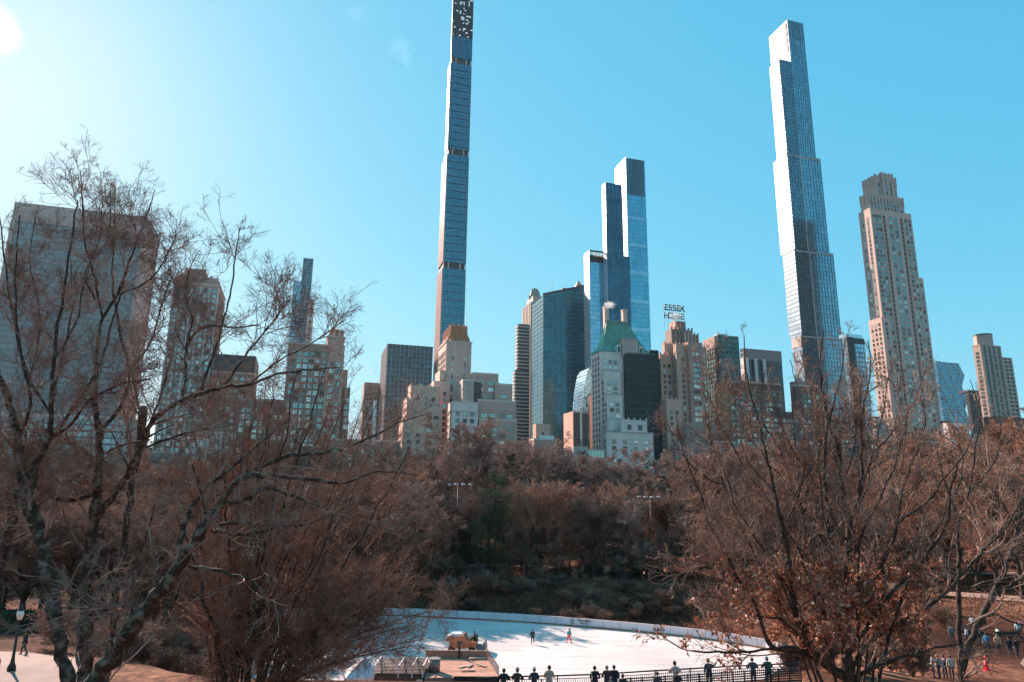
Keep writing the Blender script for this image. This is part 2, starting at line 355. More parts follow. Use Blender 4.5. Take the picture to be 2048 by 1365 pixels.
ribbon('path', [(60, 150), (85, 146), (120, 150), (170, 160)], 5, mat('path_pale', (.30, .22, .19), .9, var=.15, scale=.5), .12, n=20)
ribbon('path', [(-110, 130), (-70, 118), (-56, 120), (-30, 138), (10, 146)], 4, mat('path_pale', (.30, .22, .19)), .12, n=20)
ribbon('path', [(56, 118), (80, 112), (115, 118), (160, 122)], 7, mat('path_pale', (.30, .22, .19)), .12, n=20)
# ------------------------------------------------------------------ the city: one street grid, turned 16.6 degrees
GA = R(16.6); U = Vector((math.cos(GA), math.sin(GA), 0)); S = Vector((-math.sin(GA), math.cos(GA), 0)); GZ0 = 5.0
def onplane(px, py, D): r = ray(px, py); return CAM + r * ((D - CAM.dot(S)) / r.dot(S))
def solve(p, d, px, lo, hi):
    f = lambda k: proj(p + d * k)[0] - px
    a, b = lo, hi; fa = f(a)
    for _ in range(50):
        m = (a + b) / 2; fm = f(m)
        if (fm > 0) == (fa > 0): a, fa = m, fm
        else: b = m
    return (a + b) / 2
class Bld:
    def __init__(s, name, label, D, cat='building', group=None):
        s.name, s.label, s.D, s.cat, s.group = name, label, D, cat, group; s.root = None; s.nwin = 0; s.rest = {}
    def blk(s, px, py, pxW, pxE=None, depth=None, dD=0, z0=None, width=None):
        p = onplane(px, py, s.D + dD)
        if s.root is None:
            s.o = Vector((p.x, p.y, GZ0)); s.root = empty(s.name, s.o, GA, s.label, s.cat, s.group)
        w_ = width or solve(p, U, pxW, 0, 400)
        d_ = depth or (solve(p, S, pxE, 0, 200) if pxE is not None else 25)
        q = p - s.o; x0 = q.dot(U); y0 = q.dot(S)
        return dict(x0=x0, x1=x0 + w_, y0=y0, y1=y0 + d_, z0=(z0 - 0 if z0 is not None else -3.0), z1=p.z - GZ0)
    lastwall = None
    def wall(s, b, m, name='wall', **k):
        s.lastwall = m
        mb = MB().box(b['x0'], b['x1'], b['y0'], b['y1'], b['z0'], b['z1'])
        return mb.build(name, m, s.root)
    def box(s, name, m, x0, x1, y0, y1, z0, z1, top=None): return MB().box(x0, x1, y0, y1, z0, z1, top=top).build(name, m, s.root)
    def windows(s, b, face, du, dz, ww, wh, kinds, z0=None, z1=None, u0=None, u1=None, frac=1., skip=None, relief=None):
        """a grid of windows on a face: the first hundred are parts, the rest one part"""
        z0 = b['z0'] + 3 if z0 is None else z0; z1 = b['z1'] - 2.5 if z1 is None else z1
        relief = s.lastwall if relief is None else relief
        if face == 'N': L0, L1, ang = b['x0'], b['x1'], 0
        else: L0, L1, ang = b['y0'], b['y1'], (-90 if face == 'E' else 90)
        L0 = L0 + 1.2 if u0 is None else L0 + u0; L1 = L1 - 1.2 if u1 is None else L0 + u1
        nu = max(1, int((L1 - L0) / du)); ww = round(min(ww * 1.2, max(ww, du - .7)), 2); wh = round(min(wh * 1.12, dz - .9), 2); nz = max(1, int((z1 - z0) / dz)); du = (L1 - L0) / nu
        if relief and nz > 5 and nu > 3:
            mbr = MB(); step = random.choice([4, 5, 6]); a0 = b['y0'] if face == 'N' else (b['x0'] if face == 'E' else b['x1']); sgn = -1 if face in 'NE' else 1
            for k in range(nz, 0, -step):
                z = z0 + dz * k - .22; q = sorted((a0 + sgn * .004, a0 + sgn * .22))
                mbr.box(L0 - 1, L1 + 1, q[0], q[1], z, z + .4) if face == 'N' else mbr.box(q[0], q[1], L0 - 1, L1 + 1, z, z + .4)
            for i in range(0, nu + 1, random.choice([2, 3])):
                if ww < du - .7:
                    c0 = L0 + du * i; q = sorted((a0 + sgn * .003, a0 + sgn * .17))
                    mbr.box(c0 - .22, c0 + .22, q[0], q[1], z0 - 2, z1 + .5) if face == 'N' else mbr.box(q[0], q[1], c0 - .22, c0 + .22, z0 - 2, z1 + .5)
            mbr.build('facade_relief', trimw if relief is True else relief, s.root)
        for k in range(nz, 0, -1):
            for i in range(nu):
                if random.random() > frac or (skip and skip(i, k, nu, nz)): continue
                a = L0 + du * (i + .5); z = z0 + dz * (k - .5)
                pos = (a, b['y0'], z) if face == 'N' else ((b['x0'] if face == 'E' else b['x1']), a, z)
                m = winmesh(ww, wh, random.choice(kinds))
                M = Matrix.Translation(pos) @ Matrix.Rotation(R(ang), 4, 'Z')
                wp = s.o + U * pos[0] + S * pos[1]; pr = proj((wp.x, wp.y, GZ0 + z))
                if not (-20 < pr[0] < 2070 and -20 < pr[1] < 1000): continue
                if s.nwin < 99:
                    o = bpy.data.objects.new('window', m); link(o, s.root); o.matrix_local = M; s.nwin += 1
                else: s.rest.setdefault(m.name, []).append(M)
    def ledges(s, b, m, zs, out=.35, h=.6, name='cornice'):
        mb = MB()
        for z in zs:
            x0, x1, y0, y1 = b['x0'] - out, b['x1'] + out, b['y0'] - out, b['y1'] + out
            mb.box(x0, x1, y0, y0 + out - .01, z, z + h); mb.box(x0, x0 + out - .01, y0 + out, y1, z, z + h); mb.box(x1 - out + .01, x1, y0 + out, y1, z, z + h)
        return mb.build(name, m, s.root)
    def parapet(s, b, m, h=1.4, t=.5, name='parapet', merlon=0):
        x0, x1, y0, y1, z = b['x0'] - .05, b['x1'] + .05, b['y0'] - .05, b['y1'] + .05, b['z1']
        mb = MB().box(x0, x1, y0, y0 + t, z, z + h).box(x0, x1, y1 - t, y1, z, z + h).box(x0, x0 + t, y0 + t, y1 - t, z, z + h).box(x1 - t, x1, y0 + t, y1 - t, z, z + h)
        if merlon:
            n = int((x1 - x0) / merlon)
            for i in range(n + 1):
                x = x0 + (x1 - x0 - .9) * i / max(n, 1); mb.box(x, x + .9, y0 - .06, y0 + t + .06, z + h, z + h + 1.3)
            n = int((y1 - y0) / merlon)
            for i in range(1, n + 1):
                y = y0 + (y1 - y0 - .9) * i / max(n, 1); mb.box(x0 - .06, x0 + t, y, y + .9, z + h, z + h + 1.3)
        return mb.build(name, m, s.root)
    def fins(s, b, face, m, du, w_, out, z0=None, z1=None, name='pier', u0=0, u1=None):
        mb = MB(); z0 = b['z0'] if z0 is None else z0; z1 = b['z1'] if z1 is None else z1
        L = (b['x1'] - b['x0']) if face == 'N' else (b['y1'] - b['y0'])
        L1 = L if u1 is None else u1; n = max(1, round((L1 - u0) / du))
        for i in range(n + 1):
            a = u0 + (L1 - u0 - w_) * i / n
            if face == 'N': mb.box(b['x0'] + a, b['x0'] + a + w_, b['y0'] - out, b['y0'] - .004, z0, z1)
            elif face == 'E': mb.box(b['x0'] - out, b['x0'] - .004, b['y0'] + a, b['y0'] + a + w_, z0, z1)
            else: mb.box(b['x1'] + .004, b['x1'] + out, b['y0'] + a, b['y0'] + a + w_, z0, z1)
        return mb.build(name, m, s.root)
    def bands(s, b, face, m, dz, h, out, z0=None, z1=None, name='spandrel'):
        mb = MB(); z0 = b['z0'] if z0 is None else z0; z1 = b['z1'] if z1 is None else z1; n = int((z1 - z0) / dz)
        for k in range(n):
            z = z1 - dz * (k + 1)
            if face == 'N': mb.box(b['x0'] - out, b['x1'], b['y0'] - out, b['y0'] - .004, z, z + h)
            elif face == 'E': mb.box(b['x0'] - out, b['x0'] - .004, b['y0'], b['y1'], z, z + h)
            else: mb.box(b['x1'] + .004, b['x1'] + out, b['y0'], b['y1'], z, z + h)
        return mb.build(name, m, s.root)
    def face(s, b, face, m, name, z0=None, z1=None, t=.12, u0=0, u1=None, off=0):
        z0 = b['z0'] if z0 is None else z0; z1 = b['z1'] if z1 is None else z1
        L = (b['x1'] - b['x0']) if face == 'N' else (b['y1'] - b['y0']); u1 = L if u1 is None else u1
        if face == 'N': v = (b['x0'] + u0, b['x0'] + u1, b['y0'] - t - off, b['y0'] - .003)
        elif face == 'E': v = (b['x0'] - t - off, b['x0'] - .003, b['y0'] + u0, b['y0'] + u1)
        else: v = (b['x1'] + .003, b['x1'] + t + off, b['y0'] + u0, b['y0'] + u1)
        return MB().box(*v, z0, z1).build(name, m, s.root)
    def done(s):
        V = []; Q = []; MI = []; n = 0
        for k, Ms in s.rest.items():
            v0, q0, mi = WDATA[k]
            for M in Ms:
                A = np.array(M); V.append(v0 @ A[:3, :3].T + A[:3, 3]); Q.append(q0 + n); MI.append(mi); n += len(v0)
        if V:
            o = link(bpy.data.objects.new('window', np_mesh('window_rest', np.concatenate(V), np.concatenate(Q), WM, np.concatenate(MI))), s.root)
            o['kind'] = 'stuff'
        s.rest = {}
# windows: pane, middle bar and sill, set in a reveal
WM = [mat('win_dark', (.03, .045, .05), .1, metal=.5), mat('win_mid', (.10, .16, .18), .1, metal=.8), mat('win_bright', (.38, .50, .52), .12, metal=.8), mat('win_blind', (.42, .42, .38), .5),
      mat('win_frame', (.20, .20, .19), .6), mat('win_sill', (.36, .33, .30), .7), mat('win_teal', (.16, .33, .36), .12, metal=.85), mat('ac_unit', (.22, .23, .22), .6), mat('win_lit_orange', (.50, .20, .09), .5)]
WK = dict(dark=0, mid=1, bright=2, blind=3, teal=6, orange=8)
WMESH = {}; WDATA = {}
def winmesh(ww, wh, kind):
    key = (ww, wh, kind)
    if key in WMESH: return WMESH[key]
    k0, ac = (kind[:-3], True) if kind.endswith('_ac') else (kind, False)
    b = MB(); P = WK[k0]; h, v = ww / 2, wh / 2
    b.box(-h, h, -.05, -.02, -v, v, P)                                   # pane
    b.box(-h - .12, -h, -.16, -.02, -v, v, 4); b.box(h, h + .12, -.16, -.02, -v, v, 4)
    b.box(-h - .12, h + .12, -.18, -.02, v, v + .12, 4); b.box(-h - .2, h + .2, -.3, -.02, -v - .18, -v, 5)
    if ww > 1.2: b.box(-.05, .05, -.1, -.052, -v, v, 4)
    if wh > 1.4: b.box(-h, h, -.1, -.052, .02, .11, 4)
    if k0 in ('mid', 'dark', 'teal') and random.random() < .0: pass
    if ac: b.box(-.42, .42, -.5, -.19, -v - .16, -v + .38, 7)
    me = b.mesh('window', WM); WMESH[key] = me
    V = np.array(b.v); Q = np.array(b.f); WDATA[me.name] = (V, Q, np.array(b.m)); return me
KD = ['dark', 'dark', 'mid', 'mid', 'teal', 'bright']; KT = ['teal', 'teal', 'mid', 'bright', 'bright', 'dark']; KB = ['dark', 'dark', 'mid', 'dark', 'blind', 'teal']
lime = mat('limestone', (.50, .41, .365), .85, var=.14, scale=.12, streak=True); lime2 = mat('limestone_grey', (.40, .37, .35), .85, var=.14, scale=.12, streak=True)
pinkst = mat('pink_stone', (.52, .36, .30), .85, var=.13, scale=.12, streak=True); brick = mat('tan_brick', (.37, .26, .22), .9, var=.16, scale=.15, streak=True)
brown = mat('brown_brick', (.20, .12, .10), .9, var=.15, scale=.2, streak=True); white = mat('white_brick', (.56, .57, .56), .85, var=.12, scale=.15, streak=True)
roofm = mat('roof_tar', (.10, .09, .085), .9, var=.2, scale=.3); dark = mat('dark_metal', (.035, .04, .045), .5); trimw = mat('pale_trim', (.52, .49, .46), .7, var=.1, scale=.3)
steel = mat('steel', (.35, .37, .38), .4, metal=.7)

# 1 wide pale stone tower with a glass front, far left
B = Bld('office_tower', 'huge pale stone office tower with blue green glass front, behind the big bare plane tree', 500)
a = B.blk(30, 404, 297, depth=38); B.wall(a, mat('travertine', (.40, .33, .31), .7, var=.06, scale=.1))
g1 = glassmat('glass_a', (.26, .27, .26), 1.6, 3.9, (.21, .215, .21), .5, .25, .15, .16, .28)  # haze put into the colour: greyed panes, joint lines faded
B.face(a, 'N', g1, 'glass_front', z1=a['z1'] - 13, u0=2.5, u1=a['x1'] - a['x0'] - 2.5, t=.3)
B.fins(a, 'W', trimw, 5.0, 1.6, .8, z1=a['z1'] - 3); B.windows(a, 'W', 5.0, 3.9, 2.6, 2.2, KD, z0=60)
B.fins(a, 'N', mat('travertine', None), 200, 2.4, .9, z1=a['z1'] - 12.9); B.box('roof', roofm, a['x0'] + 8, a['x1'] - 8, 8, 30, a['z1'], a['z1'] + .8)
B.done()
B = Bld('office_building', 'low pale teal glazed office front between the plane tree trunks, far left', 440)
a = B.blk(-60, 822, 262, depth=30); B.wall(a, trimw); B.face(a, 'N', glassmat('glass_b', (.28, .38, .38), 5.0, 3.6, (.20, .21, .21), .3, .6, .25, .12, .30), 'glass_front', z1=a['z1'] - 2); B.bands(a, 'N', trimw, 7.2, .7, .4, z1=a['z1'] - 1); B.done()
# 2 brown tower with pale piers
B = Bld('tower', 'brown apartment tower with pale vertical piers and a stepped crown, behind bare branches', 455)
a = B.blk(349, 560, 440, depth=32); B.wall(a, brick); n = 0
B.fins(a, 'N', trimw, 5.2, 1.0, .6, z1=a['z1'] - 3); B.windows(a, 'N', 2.6, 3.6, 1.6, 2.0, KT, z0=30)
B.windows(a, 'W', 4, 3.6, 1.6, 2.0, KD, z0=60); B.ledges(a, trimw, [a['z1'] - 2], .5, .8)
c = B.blk(371, 536, 411, depth=16, dD=4, z0=a['z1']); B.wall(c, brick, 'crown'); B.windows(c, 'N', 4, 4, 1.6, 2.2, KT, z0=a['z1'] + 1)
c = B.blk(352, 552, 436, depth=22, dD=2, z0=a['z1']); B.wall(c, brick, 'crown'); B.parapet(c, trimw, 1, merlon=4); B.done()
# 3
B = Bld('office_building', 'short dark roofed building just right of the brown pier tower', 430)
a = B.blk(430, 708, 512, depth=30); B.wall(a, mat('grey_brown', (.25, .21, .19), .85, var=.15, scale=.2)); c = dict(a); B.face(a, 'N', dark, 'attic', z0=a['z1'] - 10, t=.4)
B.windows(a, 'N', 3.2, 3.6, 1.8, 2, KT, z1=a['z1'] - 11, z0=10); B.ledges(a, trimw, [a['z1'] - 11], .5, .6); B.done()
B = Bld('hotel_building', 'low pale teal windowed hotel front seen through the twigs below the pier tower', 385)
a = B.blk(392, 862, 470, depth=30); B.wall(a, white); B.windows(a, 'N', 2.6, 3.4, 1.9, 2.2, ['bright', 'teal', 'teal', 'mid'], z0=-1)
a2 = B.blk(476, 800, 640, depth=26, dD=6); B.wall(a2, mat('grey_brown', None)); B.windows(a2, 'N', 3.2, 3.6, 1.8, 2.2, KT, z0=2); B.parapet(a2, trimw, 1.2); B.done()
# thin towers far off
B = Bld('glass_tower', 'thin dark slanted glass tower rising above the bare tree tops on the left', 850)
ga = glassmat('glass_moma', (.10, .16, .19), 2.4, 4, (.03, .045, .05), .15, .8, .3, .12, .12)
a = B.blk(607, 516, 627, depth=22); B.wall(a, ga, 'glass_wall')
a2 = B.blk(588, 562, 603, depth=24, dD=-6); B.wall(a2, glassmat('glass_moma_light', (.24, .40, .46), 2.4, 4, (.12, .2, .23), .15, .8, .3, .12, .12), 'glass_wall')
mb = MB()
for bb, k in ((a, 5), (a2, 5)):
    H = 150
    for i in range(k):
        z = bb['z1'] - H * i / k; zz = bb['z1'] - H * (i + 1) / k; xa, xb = (bb['x0'], bb['x1']) if i % 2 else (bb['x1'], bb['x0'])
        mb.tube([(xa, bb['y0'] - .3, z), (xb, bb['y0'] - .3, zz)], .45, 4)
mb.build('diagonal_brace', dark, B.root); B.done()
B = Bld('glass_tower', 'small beige topped tower tucked right of the thin dark glass tower', 820)
a = B.blk(617, 602, 629, depth=20); B.wall(a, lime); B.windows(a, 'N', 3.4, 4, 2.2, 2.4, KD, z0=120); B.parapet(a, lime, 1.5); B.done()
# 5 masonry with cupola
B = Bld('apartment_building', 'tan apartment building topped by a small square cupola, left of the dark slab', 385)
a = B.blk(578, 684, 660, depth=24); B.wall(a, brick); B.windows(a, 'N', 2.9, 3.6, 1.9, 2.1, KT, z0=12); B.ledges(a, trimw, [a['z1'] - 1, a['z1'] - 9], .5, .6)
c = B.blk(655, 690, 690, depth=16, dD=-3); B.wall(c, pinkst); B.windows(c, 'N', 3.0, 3.6, 1.9, 2.1, KT, z0=10, z1=c['z1'] - 6)
c2 = B.blk(656, 672, 689, depth=14, dD=-2, z0=c['z1']); B.wall(c2, pinkst); B.ledges(c2, trimw, [c2['z1'] - .7], .6, .7)
xc = (c['x0'] + c['x1']) / 2; yc = c['y0'] + 7
b = MB()
for q in range(8):
    a8 = 2 * math.pi * (q + .5) / 8; b.tube([(xc + 3.6 * math.cos(a8), yc + 3.6 * math.sin(a8), c2['z1']), (xc + 3.6 * math.cos(a8), yc + 3.6 * math.sin(a8), c2['z1'] + 3.8)], .75, 6)
b.tube([(xc, yc, c2['z1']), (xc, yc, c2['z1'] + 3.8)], 2.6, 8); b.tube([(xc, yc, c2['z1'] + 3.8), (xc, yc, c2['z1'] + 4.5)], 4.6, 8); b.tube([(xc, yc, c2['z1'] + 4.5), (xc, yc, c2['z1'] + 6.0)], [4.2, .4], 8); b.build('cupola', pinkst, B.root)
d = B.blk(686, 740, 696, depth=18, dD=0); B.wall(d, brick); d = B.blk(690, 775, 701, depth=18, dD=-4); B.wall(d, brick); B.windows(d, 'N', 3, 3.6, 1.6, 2, KT, z0=12); B.done()
# 6 grey slab + chimney
B = Bld('office_building', 'plain grey slab standing just left of the dark slab with white lines', 560)
a = B.blk(729, 765, 768, 724); B.wall(a, mat('grey_slab', (.20, .215, .22), .7, var=.08, scale=.1)); B.windows(a, 'N', 3.2, 3.8, 2.2, 1.8, ['dark', 'mid'], z0=20); B.done()
B = Bld('chimney_stack', 'thin white chimney rising from the tree tops left of the dark slab', 375, 'chimney')
p = onplane(751, 800, 375); B.o = Vector((p.x, p.y, GZ0)); B.root = empty('chimney_stack', B.o, GA, B.label, 'chimney')
MB().tube([(0, 0, 0), (0, 0, p.z - GZ0)], [1.0, .8], 10).build('shaft', white, B.root, True); MB().tube([(0, 0, p.z - GZ0), (0, 0, p.z - GZ0 + 1)], 1.05, 10).build('cap', roofm, B.root)
# 7 dark slab
B = Bld('office_tower', 'dark glass slab with thin white vertical lines, left of the tallest tower', 520)
a = B.blk(776, 688, 866, 764); B.wall(a, glassmat('glass_slab', (.06, .10, .115), 1.7, 3.8, (.035, .05, .055), .2, .75, .35, .1, .22), 'glass_wall')
B.fins(a, 'N', mat('white_fin', (.32, .35, .36), .5), 3.3, .28, .4); B.fins(a, 'E', mat('white_fin', None), 3.3, .9, .5); B.box('roof', roofm, a['x0'] + 4, a['x1'] - 4, 4, 18, a['z1'], a['z1'] + 1)
B.face(a, 'E', pinkst, 'side_wall', t=.2); B.ledges(a, dark, [a['z1'] - .8], .2, .9); B.done()
# 8 the very thin tower
B = Bld('skyscraper', 'thinnest tower, blue glass front and terracotta side, running out of the top of the picture', 523)
gs = glassmat('glass_steinway', (.05, .215, .28), 1.15, 3.35, (.02, .07, .095), .1, .9, .14, .16, .06)
terra = mat('terracotta', (.50, .36, .30), .35, var=.18, scale=.25, streak=True, spec=.8); bronze = mat('bronze_pier', (.40, .34, .31), .4, metal=.3, var=.1, scale=.3)
tiers = [(906.8, -58, 948.5, 906.0), (903, 114, 944.5, 898.5), (894.6, 296, 938.6, 885), (886, 523, 932, 875.5)]
prev = None; blocks = []
for i, (x, y, xw, xe) in enumerate(tiers[::-1]): blocks.append(B.blk(x, y, xw, xe))
for i in range(1, 4): blocks[i]['z0'] = blocks[i - 1]['z1']; blocks[i]['x0'] = blocks[i]['x0']
for i, a in enumerate(blocks):
    top_ = i == 3
    a['y0'] = blocks[0]['y0']; a['x1'] = blocks[0]['x1']; a['x0'] = blocks[0]['x0'] + .25 * i
    zt = a['z1'] - 5.5
    if top_:
        zt = a['z0'] + 0
    else:
        m = B.wall(dict(a, z1=zt), gs, 'glass_wall')
        B.box('mechanical_floor', dark, a['x0'] + .8, a['x1'] - .8, a['y0'] + .8, a['y1'] - .5, zt, a['z1'])
        b = MB()
        for f in (.22, .72): xx = a['x0'] + (a['x1'] - a['x0']) * f; b.box(xx, xx + .9, a['y0'] + .1, a['y0'] + .75, zt, a['z1'])
        b.build('column', mat('concrete', (.45, .44, .42), .8), B.root)
        B.fins(dict(a, z1=zt), 'E', terra, 1.9, .75, .45, name='terracotta_pier'); B.fins(dict(a, z1=zt), 'E', terra, 1.9, .75, .2, name='terracotta_pier', u0=.95)
        B.face(dict(a, z1=zt), 'E', terra, 'side_wall', t=.15)
        B.bands(dict(a, z1=zt), 'N', mat('line_dark', (.02, .04, .05), .5), 6.7, .45, .25, name='floor_line')
        B.fins(dict(a, z1=zt), 'N', mat('glass_fin', (.16, .25, .30), .3, metal=.5), 2.1, .14, .22, name='mullion'); B.fins(a, 'N', bronze, 300, .35, .5, name='corner_pier')
a = blocks[3]   # open crown: lattice in front of a glass wall
zc = a['z0'] + 22
B.wall(dict(a, z1=zc), gs, 'glass_wall'); B.fins(dict(a, z1=zc), 'N', mat('line_dark', None), 1.6, .3, .3, name='mullion')
B.face(dict(a), 'E', terra, 'side_wall', t=.4)
b = MB(); x0, x1, y0, y1, z1 = a['x0'], a['x1'], a['y0'], a['y1'], a['z1']
for i in range(17): x = x0 + (x1 - x0 - .3) * i / 16; b.box(x, x + .4, y0 - .2, y0 + .25, zc, z1)
z = zc
while z < z1: b.box(x0, x1, y0 - .15, y0 + .2, z, z + .35); z += 1.9
for k in range(800):
    i = random.randrange(12); z = zc + 1.9 * random.randrange(int((z1 - zc) / 1.9)); edge_ = abs(i - 5.5) / 6; low = max(0, 1 - ((z - zc) % 30) / 9)
    if random.random() < .72 + .45 * edge_ + .5 * low: x = x0 + (x1 - x0 - .3) * i / 12; b.box(x, x + (x1 - x0) / 12, y0 - .05, y0 + .1, z, z + 1.9)
b.build('crown_lattice', dark, B.root)
b = MB().box(x0, x0 + .4, y1 - .4, y1, zc, z1).box(x1 - .4, x1, y1 - .4, y1, zc, z1); b.build('corner_post', dark, B.root); B.done()
# 9 tan tower with an orange fluted crown and its shoulders
B = Bld('hotel_tower', 'tan stepped tower with a fluted orange copper crown in front of the thin glass tower', 400)
copper = mat('orange_copper', (.46, .20, .10), .6, var=.25, scale=.3, streak=True)
a = B.blk(893, 681, 943, 877); B.wall(a, lime); B.fins(a, 'N', lime, 4.6, 1.4, .5, z0=a['z1'] - 60); B.windows(a, 'N', 4.6, 3.7, 1.5, 1.9, KD, z0=20, z1=a['z1'] - 8); B.windows(a, 'E', 3.4, 3.7, 1.4, 1.9, KD, z0=60, z1=a['z1'] - 5)
c = B.blk(903, 648, 933, 888, dD=3, z0=a['z1']); c['z1'] = c['z1'] - 1
cx0, cx1, cy0, cy1 = c['x0'], c['x1'], c['y0'], c['y1']
MB().box(cx0, cx1, cy0, cy1, a['z1'], c['z1']).build('crown', copper, B.root)
b = MB()
n = 7
for i in range(n):
    x = cx0 + (cx1 - cx0) * i / (n - 1); b.tube([(x, cy0 - 1.8, a['z1']), (x, cy0 - 1.6, a['z1'] + 2.0), (x, cy0 - .3, a['z1'] + 5), (x, cy0 - .1, c['z1'] + (1.2 if i % 2 else .3))], [.9, .8, .55, .5], 6)
    y = cy0 + (cy1 - cy0) * i / (n - 1); b.tube([(cx0 - 1.8, y, a['z1']), (cx0 - 1.6, y, a['z1'] + 2.0), (cx0 - .3, y, a['z1'] + 5), (cx0 - .1, y, c['z1'] + (1.2 if i % 2 else .3))], [.9, .8, .55, .5], 6)
    b.tube([(cx1 + 1.8, y, a['z1']), (cx1 + 1.6, y, a['z1'] + 2.0), (cx1 + .3, y, a['z1'] + 5), (cx1 + .1, y, c['z1'] + (1.2 if i % 2 else .3))], [.9, .8, .55, .5], 6)
b.build('crown_rib', copper, B.root)
B.ledges(a, trimw, [a['z1'] - 22, a['z1'] - 1], .5, .7)
for x, y, xw, xe, dd in ((868, 762, 900, 858, -4), (880, 740, 890, 870, -2)):
    d = B.blk(x, y, xw, xe, dD=dd); B.wall(d, lime); B.windows(d, 'N', 3.6, 3.6, 1.5, 1.9, KD, z0=10)
B.done()
B = Bld('apartment_building', 'peach lit stepped apartment block at the left foot of the orange crowned tower', 378)
peach = mat('peach_stone', (.54, .39, .32), .85, var=.12, scale=.15, streak=True)
for j, (x, y, xw, xe, dd) in enumerate(((822, 775, 880, 816, 0), (814, 802, 850, 806, -4), (806, 846, 850, 798, -8), (848, 818, 884, 846, -3))):
    a = B.blk(x, y, xw, xe, dD=dd); B.wall(a, peach); B.windows(a, 'N', 3.8, 3.5, 2.2 if j % 2 else 1.5, 1.7, KB + (['orange', 'orange'] if j == 3 else []), z0=2); B.windows(a, 'E', 4, 3.5, 1.2, 1.7, KB, z0=2); B.parapet(a, peach, 1.2, merlon=5)
B.done()
B = Bld('apartment_building', 'limestone terraced apartment block with teal windows, right of the orange crowned tower', 376)
for j, (x, y, xw, xe, dd, m, k) in enumerate(((905, 806, 956, 895, -6, white, KB), (926, 762, 948, 920, -2, lime2, KB), (946, 748, 997, 938, 2, mat('dusty_stone', (.42, .33, .29), .85, var=.12, scale=.15, streak=True), KT), (990, 770, 1025, 986, 0, mat('dusty_stone', None), KT),
                                          (956, 802, 1032, 950, -3, mat('dusty_stone', None), KT), (958, 840, 1034, 950, -5, mat('dusty_stone', None), KT))):
    a = B.blk(x, y, xw, xe, dD=dd); B.wall(a, m); B.windows(a, 'N', 4.4 if k is KT else 3.6, 3.9, 2.8 if k is KT else 1.7, 1.9, k, z0=2); B.windows(a, 'E', 4, 3.7, 1.3, 1.8, KB, z0=2); B.parapet(a, trimw, 1.0); B.ledges(a, trimw, [a['z1'] - 4.5], .35, .4)
B.box('water_tank_house', roofm, 12, 18, 6, 11, B and a['z1'], a['z1'] + 22)
B.done()
# 10 dome tower
B = Bld('tower', 'grey ribbed tower with a rounded copper dome, left of the wide dark slab', 700)
a = B.blk(1062, 604, 1092, 1054, depth=30); B.wall(a, glassmat('glass_dome', (.20, .25, .25), 2.6, 3.6, (.34, .28, .25), .35, .5, .3, .34, .22), 'facade'); B.fins(a, 'N', mat('warm_pier', (.42, .33, .29), .7), 6, 1.2, .7); B.fins(a, 'E', mat('warm_pier', None), 6, 2.5, .6)
c = B.blk(1066, 592, 1092, 1058, depth=24, dD=3, z0=a['z1']); B.wall(c, mat('warm_pier', None), 'crown')
xc = (a['x0'] + a['x1']) / 2; yc = a['y0'] + 14; rr_ = 6.6; prof = [(rr_ * math.cos(q), (rr_ + 6) * math.sin(q)) for q in [i * math.pi / 16 for i in range(9)]]
MB().tube([(xc, yc, c['z1'] + z) for r_, z in prof] + [(xc, yc, c['z1'] + rr_ + 9)], [max(r_, .3) for r_, z in prof] + [.15], 16).build('dome', mat('dome_copper', (.20, .25, .21), .5, var=.15, scale=.3), B.root, True)
b = MB()
for q in range(12): b.tube([(xc + (r_ + .1) * math.cos(q * math.pi / 6), yc + (r_ + .1) * math.sin(q * math.pi / 6), c['z1'] + z) for r_, z in prof], .25, 4)
b.build('dome_rib', mat('warm_pier', None), B.root)
B.done()
B = Bld('apartment_tower', 'slim balconied white tower at the left foot of the domed tower', 600)
a = B.blk(1037, 648, 1060, 1033); B.wall(a, glassmat('glass_balc', (.16, .19, .19), 2.2, 3.3, (.1, .1, .1), .25, .6, .4, .1, .1), 'facade'); B.bands(a, 'N', mat('balcony', (.52, .44, .39), .7), 3.3, 1.1, 1.2, name='balcony'); B.bands(a, 'E', mat('balcony', None), 3.3, 1.5, .9, name='balcony')
c = B.blk(1031, 740, 1058, 1027, dD=-6); B.wall(c, glassmat('x', (.16, .19, .19), 2.2, 3.3, (.1, .1, .1), .25, .6, .4, .1, .1), 'facade'); B.bands(c, 'N', mat('balcony', None), 3.3, 1.1, 1.0, name='balcony'); B.bands(c, 'E', mat('balcony', None), 3.3, 1.5, .9, name='balcony'); B.done()
# 11 wide dark slab
B = Bld('office_tower', 'wide dark blue glass slab with a slanting flat roof and roof antennas', 540)
a = B.blk(1086, 592, 1168, depth=30); gd = glassmat('glass_dark', (.04, .13, .16), 1.9, 3.9, (.075, .15, .17), .12, .8, .4, .09, .14)
zr_ = onplane(1168, 575, 540).z - GZ0 + a['x1'] * 0; x0, x1, y0, y1, zl = a['x0'], a['x1'], a['y0'], a['y1'], a['z1']
qr = B.o + U * x1; zr_ = (CAM + ray(1168, 575) * ((540 - CAM.dot(S)) / ray(1168, 575).dot(S))).z - GZ0
b = MB(); b.v = [(x0, y0, -3), (x1, y0, -3), (x1, y1, -3), (x0, y1, -3), (x0, y0, zl), (x1, y0, zr_), (x1, y1, zr_), (x0, y1, zl)]; b.f = [(4, 5, 6, 7), (0, 1, 5, 4), (1, 2, 6, 5), (2, 3, 7, 6), (3, 0, 4, 7)]; b.m = [0] * 5; b.build('glass_wall', gd, B.root)
